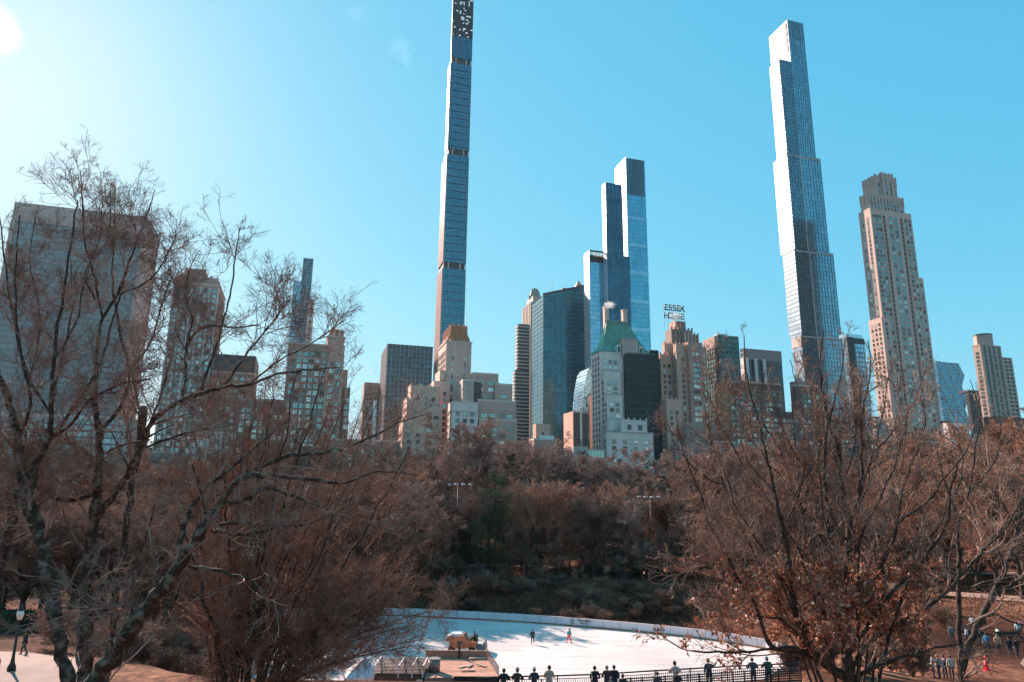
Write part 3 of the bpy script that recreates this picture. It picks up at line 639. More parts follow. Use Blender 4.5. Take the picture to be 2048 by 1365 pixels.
b = MB(); b.v = [(x0 - .2, y0 - .3, zl), (x1 + .1, y0 - .3, zr_), (x1 + .1, y0, zr_), (x0 - .2, y0, zl), (x0 - .2, y0 - .3, zl + 2.2), (x1 + .1, y0 - .3, zr_ + 2.2), (x1 + .1, y0, zr_ + 2.2), (x0 - .2, y0, zl + 2.2)]; b.f = [(4, 5, 6, 7), (0, 1, 5, 4), (1, 2, 6, 5), (2, 3, 7, 6), (3, 0, 4, 7), (0, 3, 2, 1)]; b.m = [0] * 6; b.build('parapet', dark, B.root)
B.fins(dict(a, z1=zl), 'N', mat('fin_slate', (.09, .14, .16), .4, metal=.4), 5.7, .22, .25, name='mullion')
zz_ = (zl + zr_) / 2; B.box('plant_room', dark, x0 + (x1 - x0) * .5, x0 + (x1 - x0) * .62, y0 + 2, y0 + 10, zz_ - 2, zz_ + 4)
for f in (.27, .6): MB().tube([(x0 + (x1 - x0) * f, y0 + 4, zz_ - 4), (x0 + (x1 - x0) * f, y0 + 4, zz_ + 9)], .22, 5).build('antenna', steel, B.root)
B.done()
B = Bld('tower', 'sliver of an orange pyramid roofed tower peeking over the dark slab', 760)
a = B.blk(1150, 578, 1172, 1142); B.wall(a, pinkst); B.box('roof', copper, a['x0'], a['x1'], a['y0'], a['y1'], a['z1'], a['z1'] + 13, top=(a['x1'] - a['x0']) * .45); B.done()
# 12 blue stepped glass tower
pink = glassmat('glass_lit', (.62, .60, .62), 1.5, 4.1, (.45, .38, .38), .3, .55, .3, .2, .12, wav=.3)  # first glass is for east faces, the sun's brightness put into its colour
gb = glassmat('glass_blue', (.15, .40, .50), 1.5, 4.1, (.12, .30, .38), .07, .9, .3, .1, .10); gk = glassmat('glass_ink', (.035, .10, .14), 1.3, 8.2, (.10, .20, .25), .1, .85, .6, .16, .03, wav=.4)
B = Bld('skyscraper', 'stepped sky blue glass skyscraper of three joined slabs rising behind the green roof', 520)
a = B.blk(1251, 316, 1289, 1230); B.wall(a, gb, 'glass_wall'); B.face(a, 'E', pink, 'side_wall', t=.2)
B.face(a, 'N', glassmat('glass_louvre', (.10, .16, .19), 1.5, 30, (.05, .08, .09), .3, .6, .3, .3, .01), 'louvre', z0=a['z1'] - 36, t=.2, u0=1, u1=a['x1'] - a['x0'] - 1)
mb = MB(); z = a['z1'] - 60
while z > 20: mb.box(a['x0'], a['x1'] + .1, a['y0'] - .2, a['y0'] - .01, z, z + 3.2); z -= 26
mb.build('pale_band', glassmat('glass_band', (.34, .52, .62), 1.5, 4.1, (.2, .36, .44), .2, .8, .2, .12, .05), B.root)
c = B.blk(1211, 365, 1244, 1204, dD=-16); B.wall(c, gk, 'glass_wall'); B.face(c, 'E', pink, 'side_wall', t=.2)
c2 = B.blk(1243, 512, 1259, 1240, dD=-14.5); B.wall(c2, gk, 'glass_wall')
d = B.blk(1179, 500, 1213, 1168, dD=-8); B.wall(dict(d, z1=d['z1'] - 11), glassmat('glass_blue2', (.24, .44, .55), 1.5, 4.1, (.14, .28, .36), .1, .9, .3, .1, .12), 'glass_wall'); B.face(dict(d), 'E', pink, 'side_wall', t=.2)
b = MB(); z1 = d['z1']; b.box(d['x0'], d['x1'], d['y0'], d['y0'] + .8, z1 - 1.2, z1).box(d['x0'], d['x1'], d['y0'], d['y0'] + .6, z1 - 6, z1 - 5.2)
n = 12
for i in range(n + 1): x = d['x0'] + (d['x1'] - d['x0'] - .5) * i / n; b.box(x, x + .4, d['y0'] + .02, d['y0'] + .5, z1 - 11, z1 - 1.2)
b.box(d['x0'] + .5, d['x1'] - .5, d['y0'] + 6, d['y0'] + 10, z1 - 11, z1 - 2); b.build('roof_screen', dark, B.root); B.done()
# curved podium
B = Bld('glass_building', 'curving blue glass podium beside the green roofed tower, in front of the dark slab', 430)
p = onplane(1180, 735, 430); B.o = Vector((p.x, p.y, GZ0)); B.root = empty(B.name, B.o, GA, B.label, 'building')
zt = p.z - GZ0; prof = [(0, zt), (-2, zt - 3), (-3.6, zt - 9), (-5, zt - 17), (-5.8, zt - 26), (-6.2, zt - 36), (-6.3, -2)]
b = MB()
for (xa, za), (xb, zb) in zip(prof[:-1], prof[1:]): b.poly([(xa, 0, za), (xb, 0, zb), (9, 0, zb), (9, 0, za)]); b.poly([(xa, 0, za), (xa, 18, za), (xb, 18, zb), (xb, 0, zb)])
b.poly([(0, 0, zt), (9, 0, zt), (9, 18, zt), (0, 18, zt)]); b.poly([(9, 0, -2), (9, 18, -2), (9, 18, zt), (9, 0, zt)]); b.build('glass_wall', glassmat('glass_pod', (.14, .30, .38), 2.2, 2.4, (.22, .28, .30), .15, .85, .7, .1, .1, wav=.6), B.root)
MB().box(-1.0, 9.2, -.5, .0 - .003, -2, zt - 20).build('lower_wall', pinkst, B.root)
# 13 green roofed tower
B = Bld('apartment_tower', 'white brick tower with steep green copper roof and two chimneys', 392)
verd = mat('verdigris', (.09, .27, .235), .6, var=.3, scale=.5, streak=True)
netm = mat('scaffold_net', (.012, .028, .034), .85, c2=(.03, .055, .062), scale=.35)
a = B.blk(1201, 702, 1302, 1182); B.wall(a, white); W_ = a['x1'] - a['x0']
B.windows(a, 'N', 3.1, 3.5, 1.7, 1.9, KT, z0=20, u1=W_ * .30); B.windows(a, 'E', 3.4, 3.5, 1.3, 1.9, KD, z0=5)
zb = a['z1']; zr = at(1210, 643, a['y0'] + 400).z
pz = onplane(1212, 641, 399).z - GZ0
x0, x1, y0, y1 = a['x0'] - .5, a['x1'] + .5, a['y0'] - .5, a['y1'] + .5
xr0 = x0 + W_ * .24; xr1 = x1 - W_ * .36; yr0 = y0 + 9.0; yr1 = y1 - 9.0
b = MB(); b.v = [(x0, y0, zb), (x1, y0, zb), (x1, y1, zb), (x0, y1, zb), (x0 + 3.4, y0 + 3.4, zb + 4.2), (x1 - 3.4, y0 + 3.4, zb + 4.2), (x1 - 3.4, y1 - 3.4, zb + 4.2), (x0 + 3.4, y1 - 3.4, zb + 4.2), (xr0, yr0, pz), (xr1, yr0, pz), (xr1, yr1, pz), (xr0, yr1, pz)]
for i in range(4):
    j = (i + 1) % 4; b.f += [(i, j, 4 + j, 4 + i), (4 + i, 4 + j, 8 + j, 8 + i)]
b.f.append((8, 9, 10, 11)); b.m = [0] * len(b.f); rf = b.build('roof', verd, B.root)
def on_roof(i, tt, z):  # north slope
    return None
b = MB()
for i in range(27):
    f = i / 26; xa = x0 + (x1 - x0) * f; xm = x0 + 3.4 + (x1 - x0 - 6.8) * f; xt = xr0 + (xr1 - xr0) * f
    b.tube([(xa, y0 - .05, zb), (xm, y0 + 3.35, zb + 4.2), (xt, yr0 - .05, pz)], .13, 4)
    ya = y0 + (y1 - y0) * f; ym = y0 + 3.4 + (y1 - y0 - 6.8) * f; yt = yr0 + (yr1 - yr0) * f
    b.tube([(x0 - .05, ya, zb), (x0 + 3.35, ym, zb + 4.2), (xr0 - .05, yt, pz)], .13, 4)
b.build('roof_seam', mat('verdigris_dark', (.15, .40, .34), .6), rf)
MB().box(xr0, xr1, yr0 - .15, yr0, pz - .1, pz + .8).build('ridge_rail', verd, rf)
for xx, hh, w2 in ((xr0 + .5, 9, 1.5), (xr1 - 1.5, 8, 1.5)):
    ch = MB().box(xx - w2, xx + w2, yr0 - .6, yr0 + 2.4, pz - 10, pz + hh).box(xx - w2 - .25, xx + w2 + .25, yr0 - .85, yr0 + 2.65, pz + hh, pz + hh + .9).build('chimney', mat('chimney_stone', (.50, .42, .38), .8), rf)
# gable front and dormers
gx0 = x0 + W_ * .42; gx1 = x0 + W_ * .74; MB().box(gx0, gx1, y0 - .8, y0 + 6, zb - 3, zb + 8.5).box(gx0 - .3, gx1 + .3, y0 - 1.1, y0 + 6.2, zb + 8.5, zb + 9.2).build('gable_front', lime2, B.root)
for f in (.36, .80):
    xd = x0 + W_ * f; dm = MB().box(xd - 1.3, xd + 1.3, y0 - .6, y0 + 4, zb - 1, zb + 3.6).tube([(xd, y0 - .6, zb + 3.6), (xd, y0 + 4, zb + 3.6)], 1.3, 12).build('dormer', white, B.root)
    MB().box(xd - .8, xd + .8, y0 - .7, y0 - .605, zb - .2, zb + 3.2).build('pane', WM[0], dm)
# terraces stepping down the left part
for x, y, xw, dd in ((1208, 742, 1240, -3), (1214, 790, 1244, -6), (1217, 840, 1250, -9)):
    c = B.blk(x, y, xw, x - 5, dD=dd); B.wall(c, white); B.windows(c, 'N', 3.3, 3.5, 2.1, 1.9, KT, z0=20); B.parapet(c, lime2, 1.1); B.windows(c, 'E', 3, 3.5, 1.2, 1.8, KD, z0=20)
c = B.blk(1213, 862, 1306, 1207, dD=-17); B.wall(c, white); kk = ['bright_ac', 'mid_ac', 'bright_ac', 'blind_ac', 'dark_ac', 'teal_ac', 'mid']
B.windows(c, 'N', 6.4, 3.75, 1.9, 1.8, kk, z0=0); B.windows(c, 'E', 3.5, 3.6, 1.2, 1.8, KD, z0=2); B.ledges(c, lime2, [c['z1'] - .6], .4, .6)
c2 = B.blk(1244, 842, 1294, 1240, dD=-16.5, z0=c['z1']); B.wall(c2, white); B.windows(c2, 'N', 5, 4.5, 2.0, 2.6, ['dark'], z0=c['z1'] + .5, z1=c2['z1']); B.parapet(c2, white, .8, merlon=3.4)
# dark netted scaffold over the right half
nx0 = a['x0'] + W_ * .44; b = MB().box(nx0, a['x1'] + 1.6, a['y0'] - 2.6, a['y0'] - .05, c['z1'] - 2, zb - 1.2).box(a['x1'] + .05, a['x1'] + 1.6, a['y0'] - .05, a['y0'] + 22, 0, zb - 1.2); b.build('scaffold_net', netm, B.root)
b = MB(); z = c['z1']
while z < zb - 1: b.box(nx0 - .2, a['x1'] + 1.8, a['y0'] - 2.85, a['y0'] - 2.61, z, z + .3); z += 4.0
x = nx0
while x < a['x1'] + 1.6: b.box(x, x + .12, a['y0'] - 2.9, a['y0'] - 2.76, c['z1'] - 2, zb + .2); x += 2.6
b.build('scaffold_pole', mat('scaffold_pole', (.09, .13, .14), .6), B.root)
MB().box(nx0 + 2, a['x1'] + 1.5, a['y0'] - 2.6, a['y0'] - .1, zb - .4, zb - .1).build('scaffold_deck', mat('grey_deck', (.3, .32, .32), .7), B.root)
B.done()
# narrow dark service strip right of it
B = Bld('scaffold_tower', 'narrow dark netted scaffold strip between the white tower and the hotel under the rooftop letters', 388, 'scaffold')
a = B.blk(1300, 700, 1309, 1297, depth=20, dD=4); a['x1'] += 3; B.wall(a, netm, 'net'); b = MB(); z = 4
while z < a['z1']: b.box(a['x0'] - .2, a['x1'] + .2, a['y0'] - .3, a['y0'] - .02, z, z + .2); z += 3
b.build('platform', mat('scaffold_pole', None), B.root)
# 14 small buildings on the park front
B = Bld('apartment_building', 'small pink brick block with roof terrace in the gap left of the white tower', 376)
a = B.blk(1072, 848, 1100, 1066); B.wall(a, pinkst); B.windows(a, 'N', 3.5, 4, 1, 2.2, ['dark'], z0=a['z1'] - 8); c = B.blk(1068, 880, 1118, 1058, dD=-4); B.wall(c, brick); B.parapet(c, trimw, 1); B.windows(c, 'N', 3.4, 3.5, 1.6, 1.8, KB, z0=2)
d = B.blk(1078, 872, 1108, 1072, dD=-2.5); B.wall(d, WM[6], 'conservatory'); B.parapet(d, trimw, .4); B.windows(c, 'E', 3.4, 3.5, 1.2, 1.8, KB, z0=2); B.done()
B = Bld('apartment_building', 'blank walled tan block with a rooftop lattice, left of the white tower foot', 380)
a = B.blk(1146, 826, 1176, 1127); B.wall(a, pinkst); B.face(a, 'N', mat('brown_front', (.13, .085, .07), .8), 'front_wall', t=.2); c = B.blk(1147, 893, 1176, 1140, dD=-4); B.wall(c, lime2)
b = MB().box(a['x0'] + 4, a['x0'] + 5.6, a['y0'] - .8, a['y0'] - .21, 10, a['z1'] + 3).build('flue', steel, B.root)
b = MB()
for i in range(9): xx = c['x0'] + 1 + i * .9; b.box(xx, xx + .15, c['y0'] + .2, c['y0'] + .4, c['z1'], c['z1'] + 4)
b.box(c['x0'], c['x0'] + 9, c['y0'] + .1, c['y0'] + .5, c['z1'] + 2, c['z1'] + 2.2).box(c['x0'], c['x0'] + 9, c['y0'] + .1, c['y0'] + .5, c['z1'] + 4, c['z1'] + 4.2).build('roof_lattice', dark, B.root); B.parapet(a, pinkst, 1)
d = B.blk(1176, 898, 1214, 1172, dD=-3); B.wall(d, lime2); B.face(d, 'N', WM[6], 'conservatory', z0=d['z1'] - 5, z1=d['z1'] - 1, t=.5); B.fins(d, 'N', trimw, 2.2, .2, .7, z0=d['z1'] - 5, z1=d['z1'] - 1, name='glazing_bar'); B.windows(d, 'N', 3, 3.6, 1.5, 1.8, KB, z0=2, z1=d['z1'] - 6); B.done()
# 15 hotel with rooftop letters
B = Bld('hotel_building', 'peach and brown stepped art deco hotel carrying the big rooftop letters', 392)
a = B.blk(1376, 684, 1404, 1352, depth=25, dD=-6); B.wall(a, brick)
def tall(x, y, xw, xe, dd, m, kin, merl=0, du=3.3):
    c = B.blk(x, y, xw, xe, dD=dd); B.wall(c, m); B.windows(c, 'N', du, 3.6, 1.4, 1.9, kin, z0=8); B.windows(c, 'E', 3.4, 3.6, 1.1, 1.8, KB, z0=8); 
    if merl: B.parapet(c, m, 1.2, merlon=merl)
    return c
deco = mat('deco_brick', (.50, .34, .275), .85, var=.16, scale=.12, streak=True); decog = mat('deco_grey', (.27, .22, .20), .85, var=.15, scale=.2, streak=True)
B.windows(a, 'N', 6.6, 3.6, 4.2, 1.9, KT, z0=8, z1=a['z1'] - 4)
c = tall(1352, 692, 1376, 1345, -3, deco, KB, 2.5); c = tall(1320, 712, 1345, 1309, 4, deco, KB, 3); c = tall(1329, 690, 1352, 1324, 7, deco, KB, 3); c = tall(1404, 684, 1404.5, 1402, -4, decog, KB) if False else c
c = tall(1403, 694, 1412, 1400, -3, deco, KT, 0, 3.0)
c = B.blk(1341, 658, 1384, 1330, dD=9); B.wall(c, decog, 'crown'); B.fins(c, 'N', decog, 2.6, .9, .9, z0=c['z1'] - 14, z1=c['z1'] + 1.6); c = B.blk(1350, 642, 1370, 1338, dD=12); B.wall(c, deco, 'crown'); B.fins(c, 'N', decog, 3, 1, .6, z0=c['z1'] - 12)
ztop = c['z1']; xtc = (c['x0'] + c['x1']) / 2; ytc = c['y0'] + 3
c = B.blk(1368, 668, 1396, 1366, dD=6); B.wall(c, decog, 'crown'); B.fins(c, 'N', deco, 2.4, .8, .8, z0=c['z1'] - 8, z1=c['z1'] + 1.2)
c = tall(1333, 802, 1362, 1317, -8, deco, KB, 3); c = tall(1372, 846, 1432, 1367, -14, mat('park_front', (.27, .235, .22), .85, var=.14, scale=.2, streak=True), KB, 0, 3.6); c = tall(1350, 886, 1420, 1344, -18, mat('park_front', None), KB, 0, 3.6)
B.done()
sg = Bld('rooftop_sign', 'two rows of big dark letters on a steel frame above the art deco hotel', 400, 'sign'); p = onplane(1329, 661, 398)
q = onplane(1329, 636, 398); q2 = onplane(1370, 640, 398)
sg.root = empty('rooftop_sign', q, GA, sg.label, 'sign'); q3 = onplane(1329, 607, 398); Hs = q3.z - q.z; Ws = solve(q, U, 1369, 0, 60)
letm = mat('sign_letter', (.05, .015, .03), .5); fr = mat('sign_frame', (.12, .12, .13), .5)
ch = Hs * .40
for row, (word, z) in enumerate((('ESSEX', Hs * .56), ('HOUSE', 0))):
    for i, c_ in enumerate(word):
        M = Matrix.Translation((Ws * (i + .5) / 5, 0, z)) @ Matrix.Rotation(R(90), 4, 'X') @ Matrix.Scale(1.0, 4)
        text(c_, ch * 1.42, 'letter', letm, sg.root, M, .12, .09)
b = MB()
for z in (-.1, ch * .5, Hs * .56 - .2, Hs * .56 + ch * .5): b.box(-.3, Ws + .3, .2, .4, z, z + .22)
for i in range(6): x = Ws * i / 5; b.box(x - .08, x + .08, .42, .6, -7, Hs)
b.build('frame', fr, sg.root)
# 16-18
B = Bld('office_tower', 'dark green glass block with pale side, right of the hotel with rooftop letters', 430)
a = B.blk(1436, 670, 1477, 1406); B.wall(a, glassmat('glass_green', (.05, .09, .085), 1.6, 3.6, (.14, .17, .16), .2, .7, .7, .12, .2)); B.face(a, 'E', mat('tan_side', (.38, .30, .26), .8), 'side_wall', t=.15, z0=a['z1'] - 9); B.face(a, 'E', glassmat('glass_green_side', (.03, .07, .075), 3, 3.6, (.02, .05, .05), .2, .6, .4, .3, .2), 'side_glass', t=.12, z1=a['z1'] - 9.2)
b = MB().box(a['x0'] + 3, a['x0'] + 10, 4, 10, a['z1'], a['z1'] + 2).box(a['x0'] + 2, a['x0'] + 12, 5, 5.4, a['z1'] + 2, a['z1'] + 2.4).tube([(a['x0'] + 4, 6, a['z1'] + 2), (a['x0'] + 4, 6, a['z1'] + 5)], .15, 5).build('window_washing_rig', steel, B.root)
B.bands(a, 'N', mat('tan_side', None), 40, 1, .3, z1=a['z1'] - 12); B.done()
B = Bld('office_tower', 'grey office block fronted with three thick white vertical piers', 460)
a = B.blk(1486, 697, 1562, 1480); B.wall(a, glassmat('glass_pier', (.07, .075, .085), 1.8, 3.8, (.12, .115, .12), .25, .6, .4, .1, .3)); B.face(a, 'N', mat('mauve_top', (.24, .21, .215), .8), 'attic', z0=a['z1'] - 9, t=.3)
b = MB()
for f in (.02, .24, .46): x = a['x0'] + (a['x1'] - a['x0']) * f; b.box(x, x + 2.2, a['y0'] - 2.2, a['y0'] - .31, 0, a['z1'] - 8)
b.build('pier', mat('white_pier', (.55, .55, .57), .6), B.root); B.face(a, 'E', mat('white_pier', None), 'side_wall', t=.2, z1=a['z1'] - 8); B.done()
B = Bld('apartment_building', 'tall blank orange brick wall lit by the sun, behind the oak branches', 382)
ob = mat('orange_brick', (.56, .31, .20), .85, var=.12, scale=.3, streak=True)
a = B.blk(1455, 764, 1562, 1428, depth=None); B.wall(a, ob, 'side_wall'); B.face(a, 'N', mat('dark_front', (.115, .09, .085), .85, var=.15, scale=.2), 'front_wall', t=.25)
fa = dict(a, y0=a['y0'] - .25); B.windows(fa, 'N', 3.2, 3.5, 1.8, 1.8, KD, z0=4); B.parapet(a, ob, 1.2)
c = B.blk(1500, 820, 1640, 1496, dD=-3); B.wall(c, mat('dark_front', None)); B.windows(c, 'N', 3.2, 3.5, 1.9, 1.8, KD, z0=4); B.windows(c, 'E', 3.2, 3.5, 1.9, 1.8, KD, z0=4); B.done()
B = Bld('apartment_building', 'brown block with a dark rooftop box at the foot of the white glass skyscraper', 400)
a = B.blk(1592, 772, 1640, 1580); B.wall(a, brown); B.windows(a, 'N', 3.2, 3.5, 1.8, 1.8, KD, z0=4); B.box('plant_room', mat('mauve_top', None), a['x0'] + 2, a['x0'] + 10, 3, 9, a['z1'], a['z1'] + 4); B.parapet(a, trimw, 1)
c = B.blk(1634, 868, 1720, 1630, dD=-8); B.wall(c, mat('dark_front', None)); B.windows(c, 'N', 3, 3.4, 2.0, 1.6, KD, z0=2); B.parapet(c, trimw, .8)
d = B.blk(1662, 862, 1662.5, 1656, dD=-10, width=7) if False else None; B.box('lit_stair_tower', lime, c['x0'] + 8, c['x0'] + 14, c['y0'] - .5, c['y0'] + 5, 0, c['z1'] + 5); B.done()
# 19 the white lit skyscraper
B = Bld('skyscraper', 'tall stepped skyscraper with dazzling white sunlit glass side, right of centre', 506)
gl = glassmat('glass_sunlit', (.25, .31, .37), 1.9, 4.2, (.13, .15, .17), .36, .8, .35, .06, .3); gm = glassmat('glass_cpt', (.24, .39, .46), 1.7, 4.2, (.10, .17, .20), .12, .85, .35, .14, .10)
gm2 = glassmat('glass_cpt_dark', (.15, .25, .30), 1.2, 4.2, (.06, .09, .10), .15, .8, .5, .2, .12); gw = mat('silver_sunlit', (.40, .42, .44), .5, metal=.3, raw=True)
T5 = B.blk(1627, 671, 1688, 1583); T4 = B.blk(1608, 500, 1666, 1566, z0=T5['z1']); T3 = B.blk(1584, 308, 1640, 1547, z0=T4['z1']); T2 = B.blk(1574.5, 39.5, 1605.5, 1538, z0=T3['z1']); T2s = B.blk(1560, 117, 1584, 1539, dD=-1.2, z0=T3['z1'])
T3['x0'] = T2s['x0'] - .6; T4['x0'] = T3['x0'] - .7; T5['x0'] = T4['x0'] - .7; T3['y0'] -= .1; T2s['y0'] = T3['y0'] + .3
for T_, e_ in ((T3, 1546.7), (T4, 1565.5), (T5, 1583)):
    c_ = B.o + U * T_['x0'] + S * T_['y0']; c_.z = GZ0 + T_['z1']; T_['y1'] = T_['y0'] + solve(c_, S, e_, 0, 200)
for i, a in enumerate((T5, T4, T3, T2, T2s)):
    B.wall(a, gm, 'glass_wall'); B.face(a, 'E', gw if a is T2 else gl, 'side_wall', t=.2)  # east sides: sunlit look put into their own materials
    if a is T2: B.fins(a, 'N', mat('fin_dark', (.10, .14, .16), .5), 2.4, .3, .3, z0=a['z1'] - 22, z1=a['z1'] - 1)
    elif a is T2s: B.face(a, 'N', gm2, 'dark_glass', t=.12)
    else:
        Wd = a['x1'] - a['x0']; B.face(a, 'N', gm2, 'dark_glass', t=.12, u1=Wd * .36); B.face(a, 'N', mat('silver_line', (.4, .42, .42), .4), 'corner_trim', t=.5, u0=Wd * .36, u1=Wd * .38)
    B.fins(dict(a, z0=max(a['z0'], 0)), 'N', mat('fin_steel', (.22, .27, .29), .35, metal=.6), 1.7 * (2 if i < 3 else 1.5), .16, .3, name='mullion')
    B.bands(dict(a, z0=max(a['z0'], 30)), 'E', mat('silver_band', (.26, .27, .28), .5), 8.4, .5, .35, name='floor_band')
for a in (T5, T4, T3): B.face(a, 'E', mat('tan_band', (.50, .45, .42), .7), 'setback_band', z0=a['z1'] - (11 if a is T5 else 2.4), z1=a['z1'] - (2 if a is T5 else .6), t=.45); B.face(a, 'N', mat('tan_band', None), 'setback_band', z0=a['z1'] - 2.6, z1=a['z1'] - 1.6, t=.5)
b = MB()
for k in range(4): b.box(T2['x0'] - .5, T2['x0'] - .21, T2['y0'] + 1.5, T2['y0'] + 4.5, T2['z1'] - 10 - 8.5 * k, T2['z1'] - 3 - 8.5 * k)
b.build('louvre', dark, B.root); B.done()
B = Bld('office_tower', 'glass block with a pale roof screen directly right of the white skyscraper', 430)
a = B.blk(1692, 674, 1728, 1684); B.wall(a, glassmat('glass_c', (.28, .42, .50), 2.6, 3.8, (.12, .15, .17), .15, .85, .5, .2, .2)); B.face(a, 'N', dark, 'attic', z0=a['z1'] - 5, z1=a['z1'] - 1, t=.2); B.fins(a, 'N', dark, 30, 4.0, .6, u0=0, u1=7); B.box('roof_screen', mat('screen_glass', (.4, .62, .68), .2, metal=.7), a['x0'] + .5, a['x1'] - .5, 1, 8, a['z1'], a['z1'] + 3); B.done()
# 21 limestone tower
B = Bld('skyscraper', 'warm limestone tower with setbacks, tallest of the masonry towers on the right', 440)
ls = mat('warm_limestone', (.52, .40, .35), .8, var=.10, scale=.12, streak=True)
a = B.blk(1740, 418, 1822, 1717); B.wall(a, ls); W_ = a['x1'] - a['x0']
kz = ['mid', 'teal', 'dark', 'bright', 'mid', 'teal']
B.windows(a, 'N', 3.0, 4.0, 2.0, 2.3, kz, z0=70, u1=W_ * .22); B.windows(a, 'N', 4.2, 4.0, 3.5, 2.5, ['teal', 'mid', 'bright', 'teal'], z0=70, u0=W_ * .40, u1=W_ * .26); B.windows(a, 'N', 3.0, 4.0, 2.0, 2.3, kz, z0=70, u0=W_ * .80, u1=W_ * .18)
b = MB(); z = 74
B.windows(a, 'N', 2.6, 4.0, 1.9, 2.9, ['dark'], z0=90, u0=W_ * .27, u1=W_ * .09); B.windows(a, 'N', 2.6, 4.0, 1.9, 2.9, ['dark'], z0=90, u0=W_ * .69, u1=W_ * .08)
B.windows(a, 'N', 3.3, 4.0, 1.7, 2.2, kz, z0=-2, z1=70); B.windows(a, 'E', 4, 4.0, 1.6, 2.6, ['bright', 'teal', 'mid'], z0=20)
B.fins(a, 'N', ls, W_ * .5, .9, .45, u0=W_ * .25, u1=W_ * .79, name='pilaster'); B.parapet(a, ls, 1.2)
for x, y, xw, xe, dd in ((1736, 386, 1806, 1719, 3), (1750, 350, 1791, 1724, 6), (1763, 346, 1785, 1758, 4.5)):
    c = B.blk(x, y, xw, xe, dD=dd, z0=a['z1']); B.wall(c, ls, 'crown'); B.windows(c, 'N', 3.6, 4.2, 1.6, 2.8, kz, z0=a['z1'] + 1, z1=c['z1'] - 3); B.fins(c, 'N', ls, 3.6, .8, .5, z0=c['z1'] - 9, z1=c['z1'] + .8); B.fins(c, 'E', ls, 4, 1.2, .5, z0=c['z1'] - 9, z1=c['z1'] + .8)
c = B.blk(1735, 520, 1843, 1730, dD=1.5); c['x0'] = a['x0'] + 8; c['z1'] = B.blk(1838, 556, 1843, depth=10, dD=1.5)['z1']; B.wall(c, ls); cc = dict(c, x0=a['x1']); B.windows(cc, 'N', 3, 4, 1.8, 2.3, kz, z0=20)
c = B.blk(1763, 637, 1780, 1737, dD=-3); B.wall(c, ls); B.windows(c, 'N', 3.2, 4.0, 1.6, 2.2, KB, z0=4); B.windows(c, 'E', 3.6, 4.0, 1.5, 2.0, KB, z0=4); B.parapet(c, ls, 1.1); B.done()
# 22 faceted glass tower
B = Bld('glass_tower', 'faceted glass tower with white triangular lattice, right of the limestone tower', 632)
p = onplane(1872, 724, 632); B.o = Vector((p.x, p.y, GZ0)); B.root = empty(B.name, B.o, GA, B.label, 'building'); Wd = solve(p, U, 1926, 0, 200); zt = p.z - GZ0
b = MB(); hz = 14.5; n = int(zt // hz) + 1; k4 = 4; lat = MB(); dep = 30
def corner(k, side):  # plan points alternate chamfer by level
    cut = 6.0 if k % 2 else 0.0
    return ((Wd - cut) if side else cut * 0, cut)
for k in range(n):
    z1_, z0_ = zt - hz * k, zt - hz * (k + 1); odd = (k + 1) % 2
    c1 = 0 if k % 2 else 7; c0 = 7 if k % 2 else 0
    b.poly([(0, 0, z0_), (Wd - c0, 0, z0_), (Wd - c1, 0, z1_), (0, 0, z1_)])
    b.poly([(Wd - c0, 0, z0_), (Wd, c0, z0_), (Wd, c1, z1_), (Wd - c1, 0, z1_)] if True else [])
    b.poly([(Wd, c0, z0_), (Wd, dep, z0_), (Wd, dep, z1_), (Wd, c1, z1_)]); b.poly([(0, dep, z0_), (0, 0, z0_), (0, 0, z1_), (0, dep, z1_)])
    lat.tube([(0, -.1, z1_), (Wd - c1, -.1, z1_)], .4, 5); seg = (Wd - c1) / 3
    for i in range(3):
        seg0 = (Wd - c0) / 3; xa = seg * i; xb = seg * (i + 1)
        if k % 2 == 0: lat.tube([(xa, -.1, z1_), (seg0 * (i + .5), -.1, z0_)], .42, 5); lat.tube([(xb, -.1, z1_), (seg0 * (i + .5), -.1, z0_)], .42, 5)
        else: lat.tube([(seg * (i + .5), -.1, z1_), (seg0 * i, -.1, z0_)], .42, 5); lat.tube([(seg * (i + .5), -.1, z1_), (seg0 * (i + 1), -.1, z0_)], .42, 5)
b.poly([(0, 0, zt), (Wd - 7, 0, zt), (Wd, 7, zt), (Wd, dep, zt), (0, dep, zt)])
b.build('glass_wall', glassmat('glass_facet', (.13, .27, .35), 1.6, 4, (.08, .17, .22), .1, .85, .3, .1, .1), B.root); lat.build('lattice', mat('lattice', (.45, .50, .52), .4, metal=.3), B.root)
MB().tube([(12, 10, zt), (12, 10, zt + 5)], .4, 5).tube([(7, 10, zt + 4), (19, 10, zt + 3.4)], .35, 5).build('roof_crane', steel, B.root)
B = Bld('tower', 'dark brown round cornered tower squeezed right of the faceted glass tower', 600)
a = B.blk(1936, 783, 1964, 1930); B.wall(a, glassmat('glass_brown', (.06, .05, .05), 2.2, 3.8, (.03, .025, .025), .3, .5, .5, .15, .25)); B.box('cap', dark, a['x0'] - .5, a['x1'] + .5, -.5, 12, a['z1'] - 1, a['z1'] + 1.5); B.done()
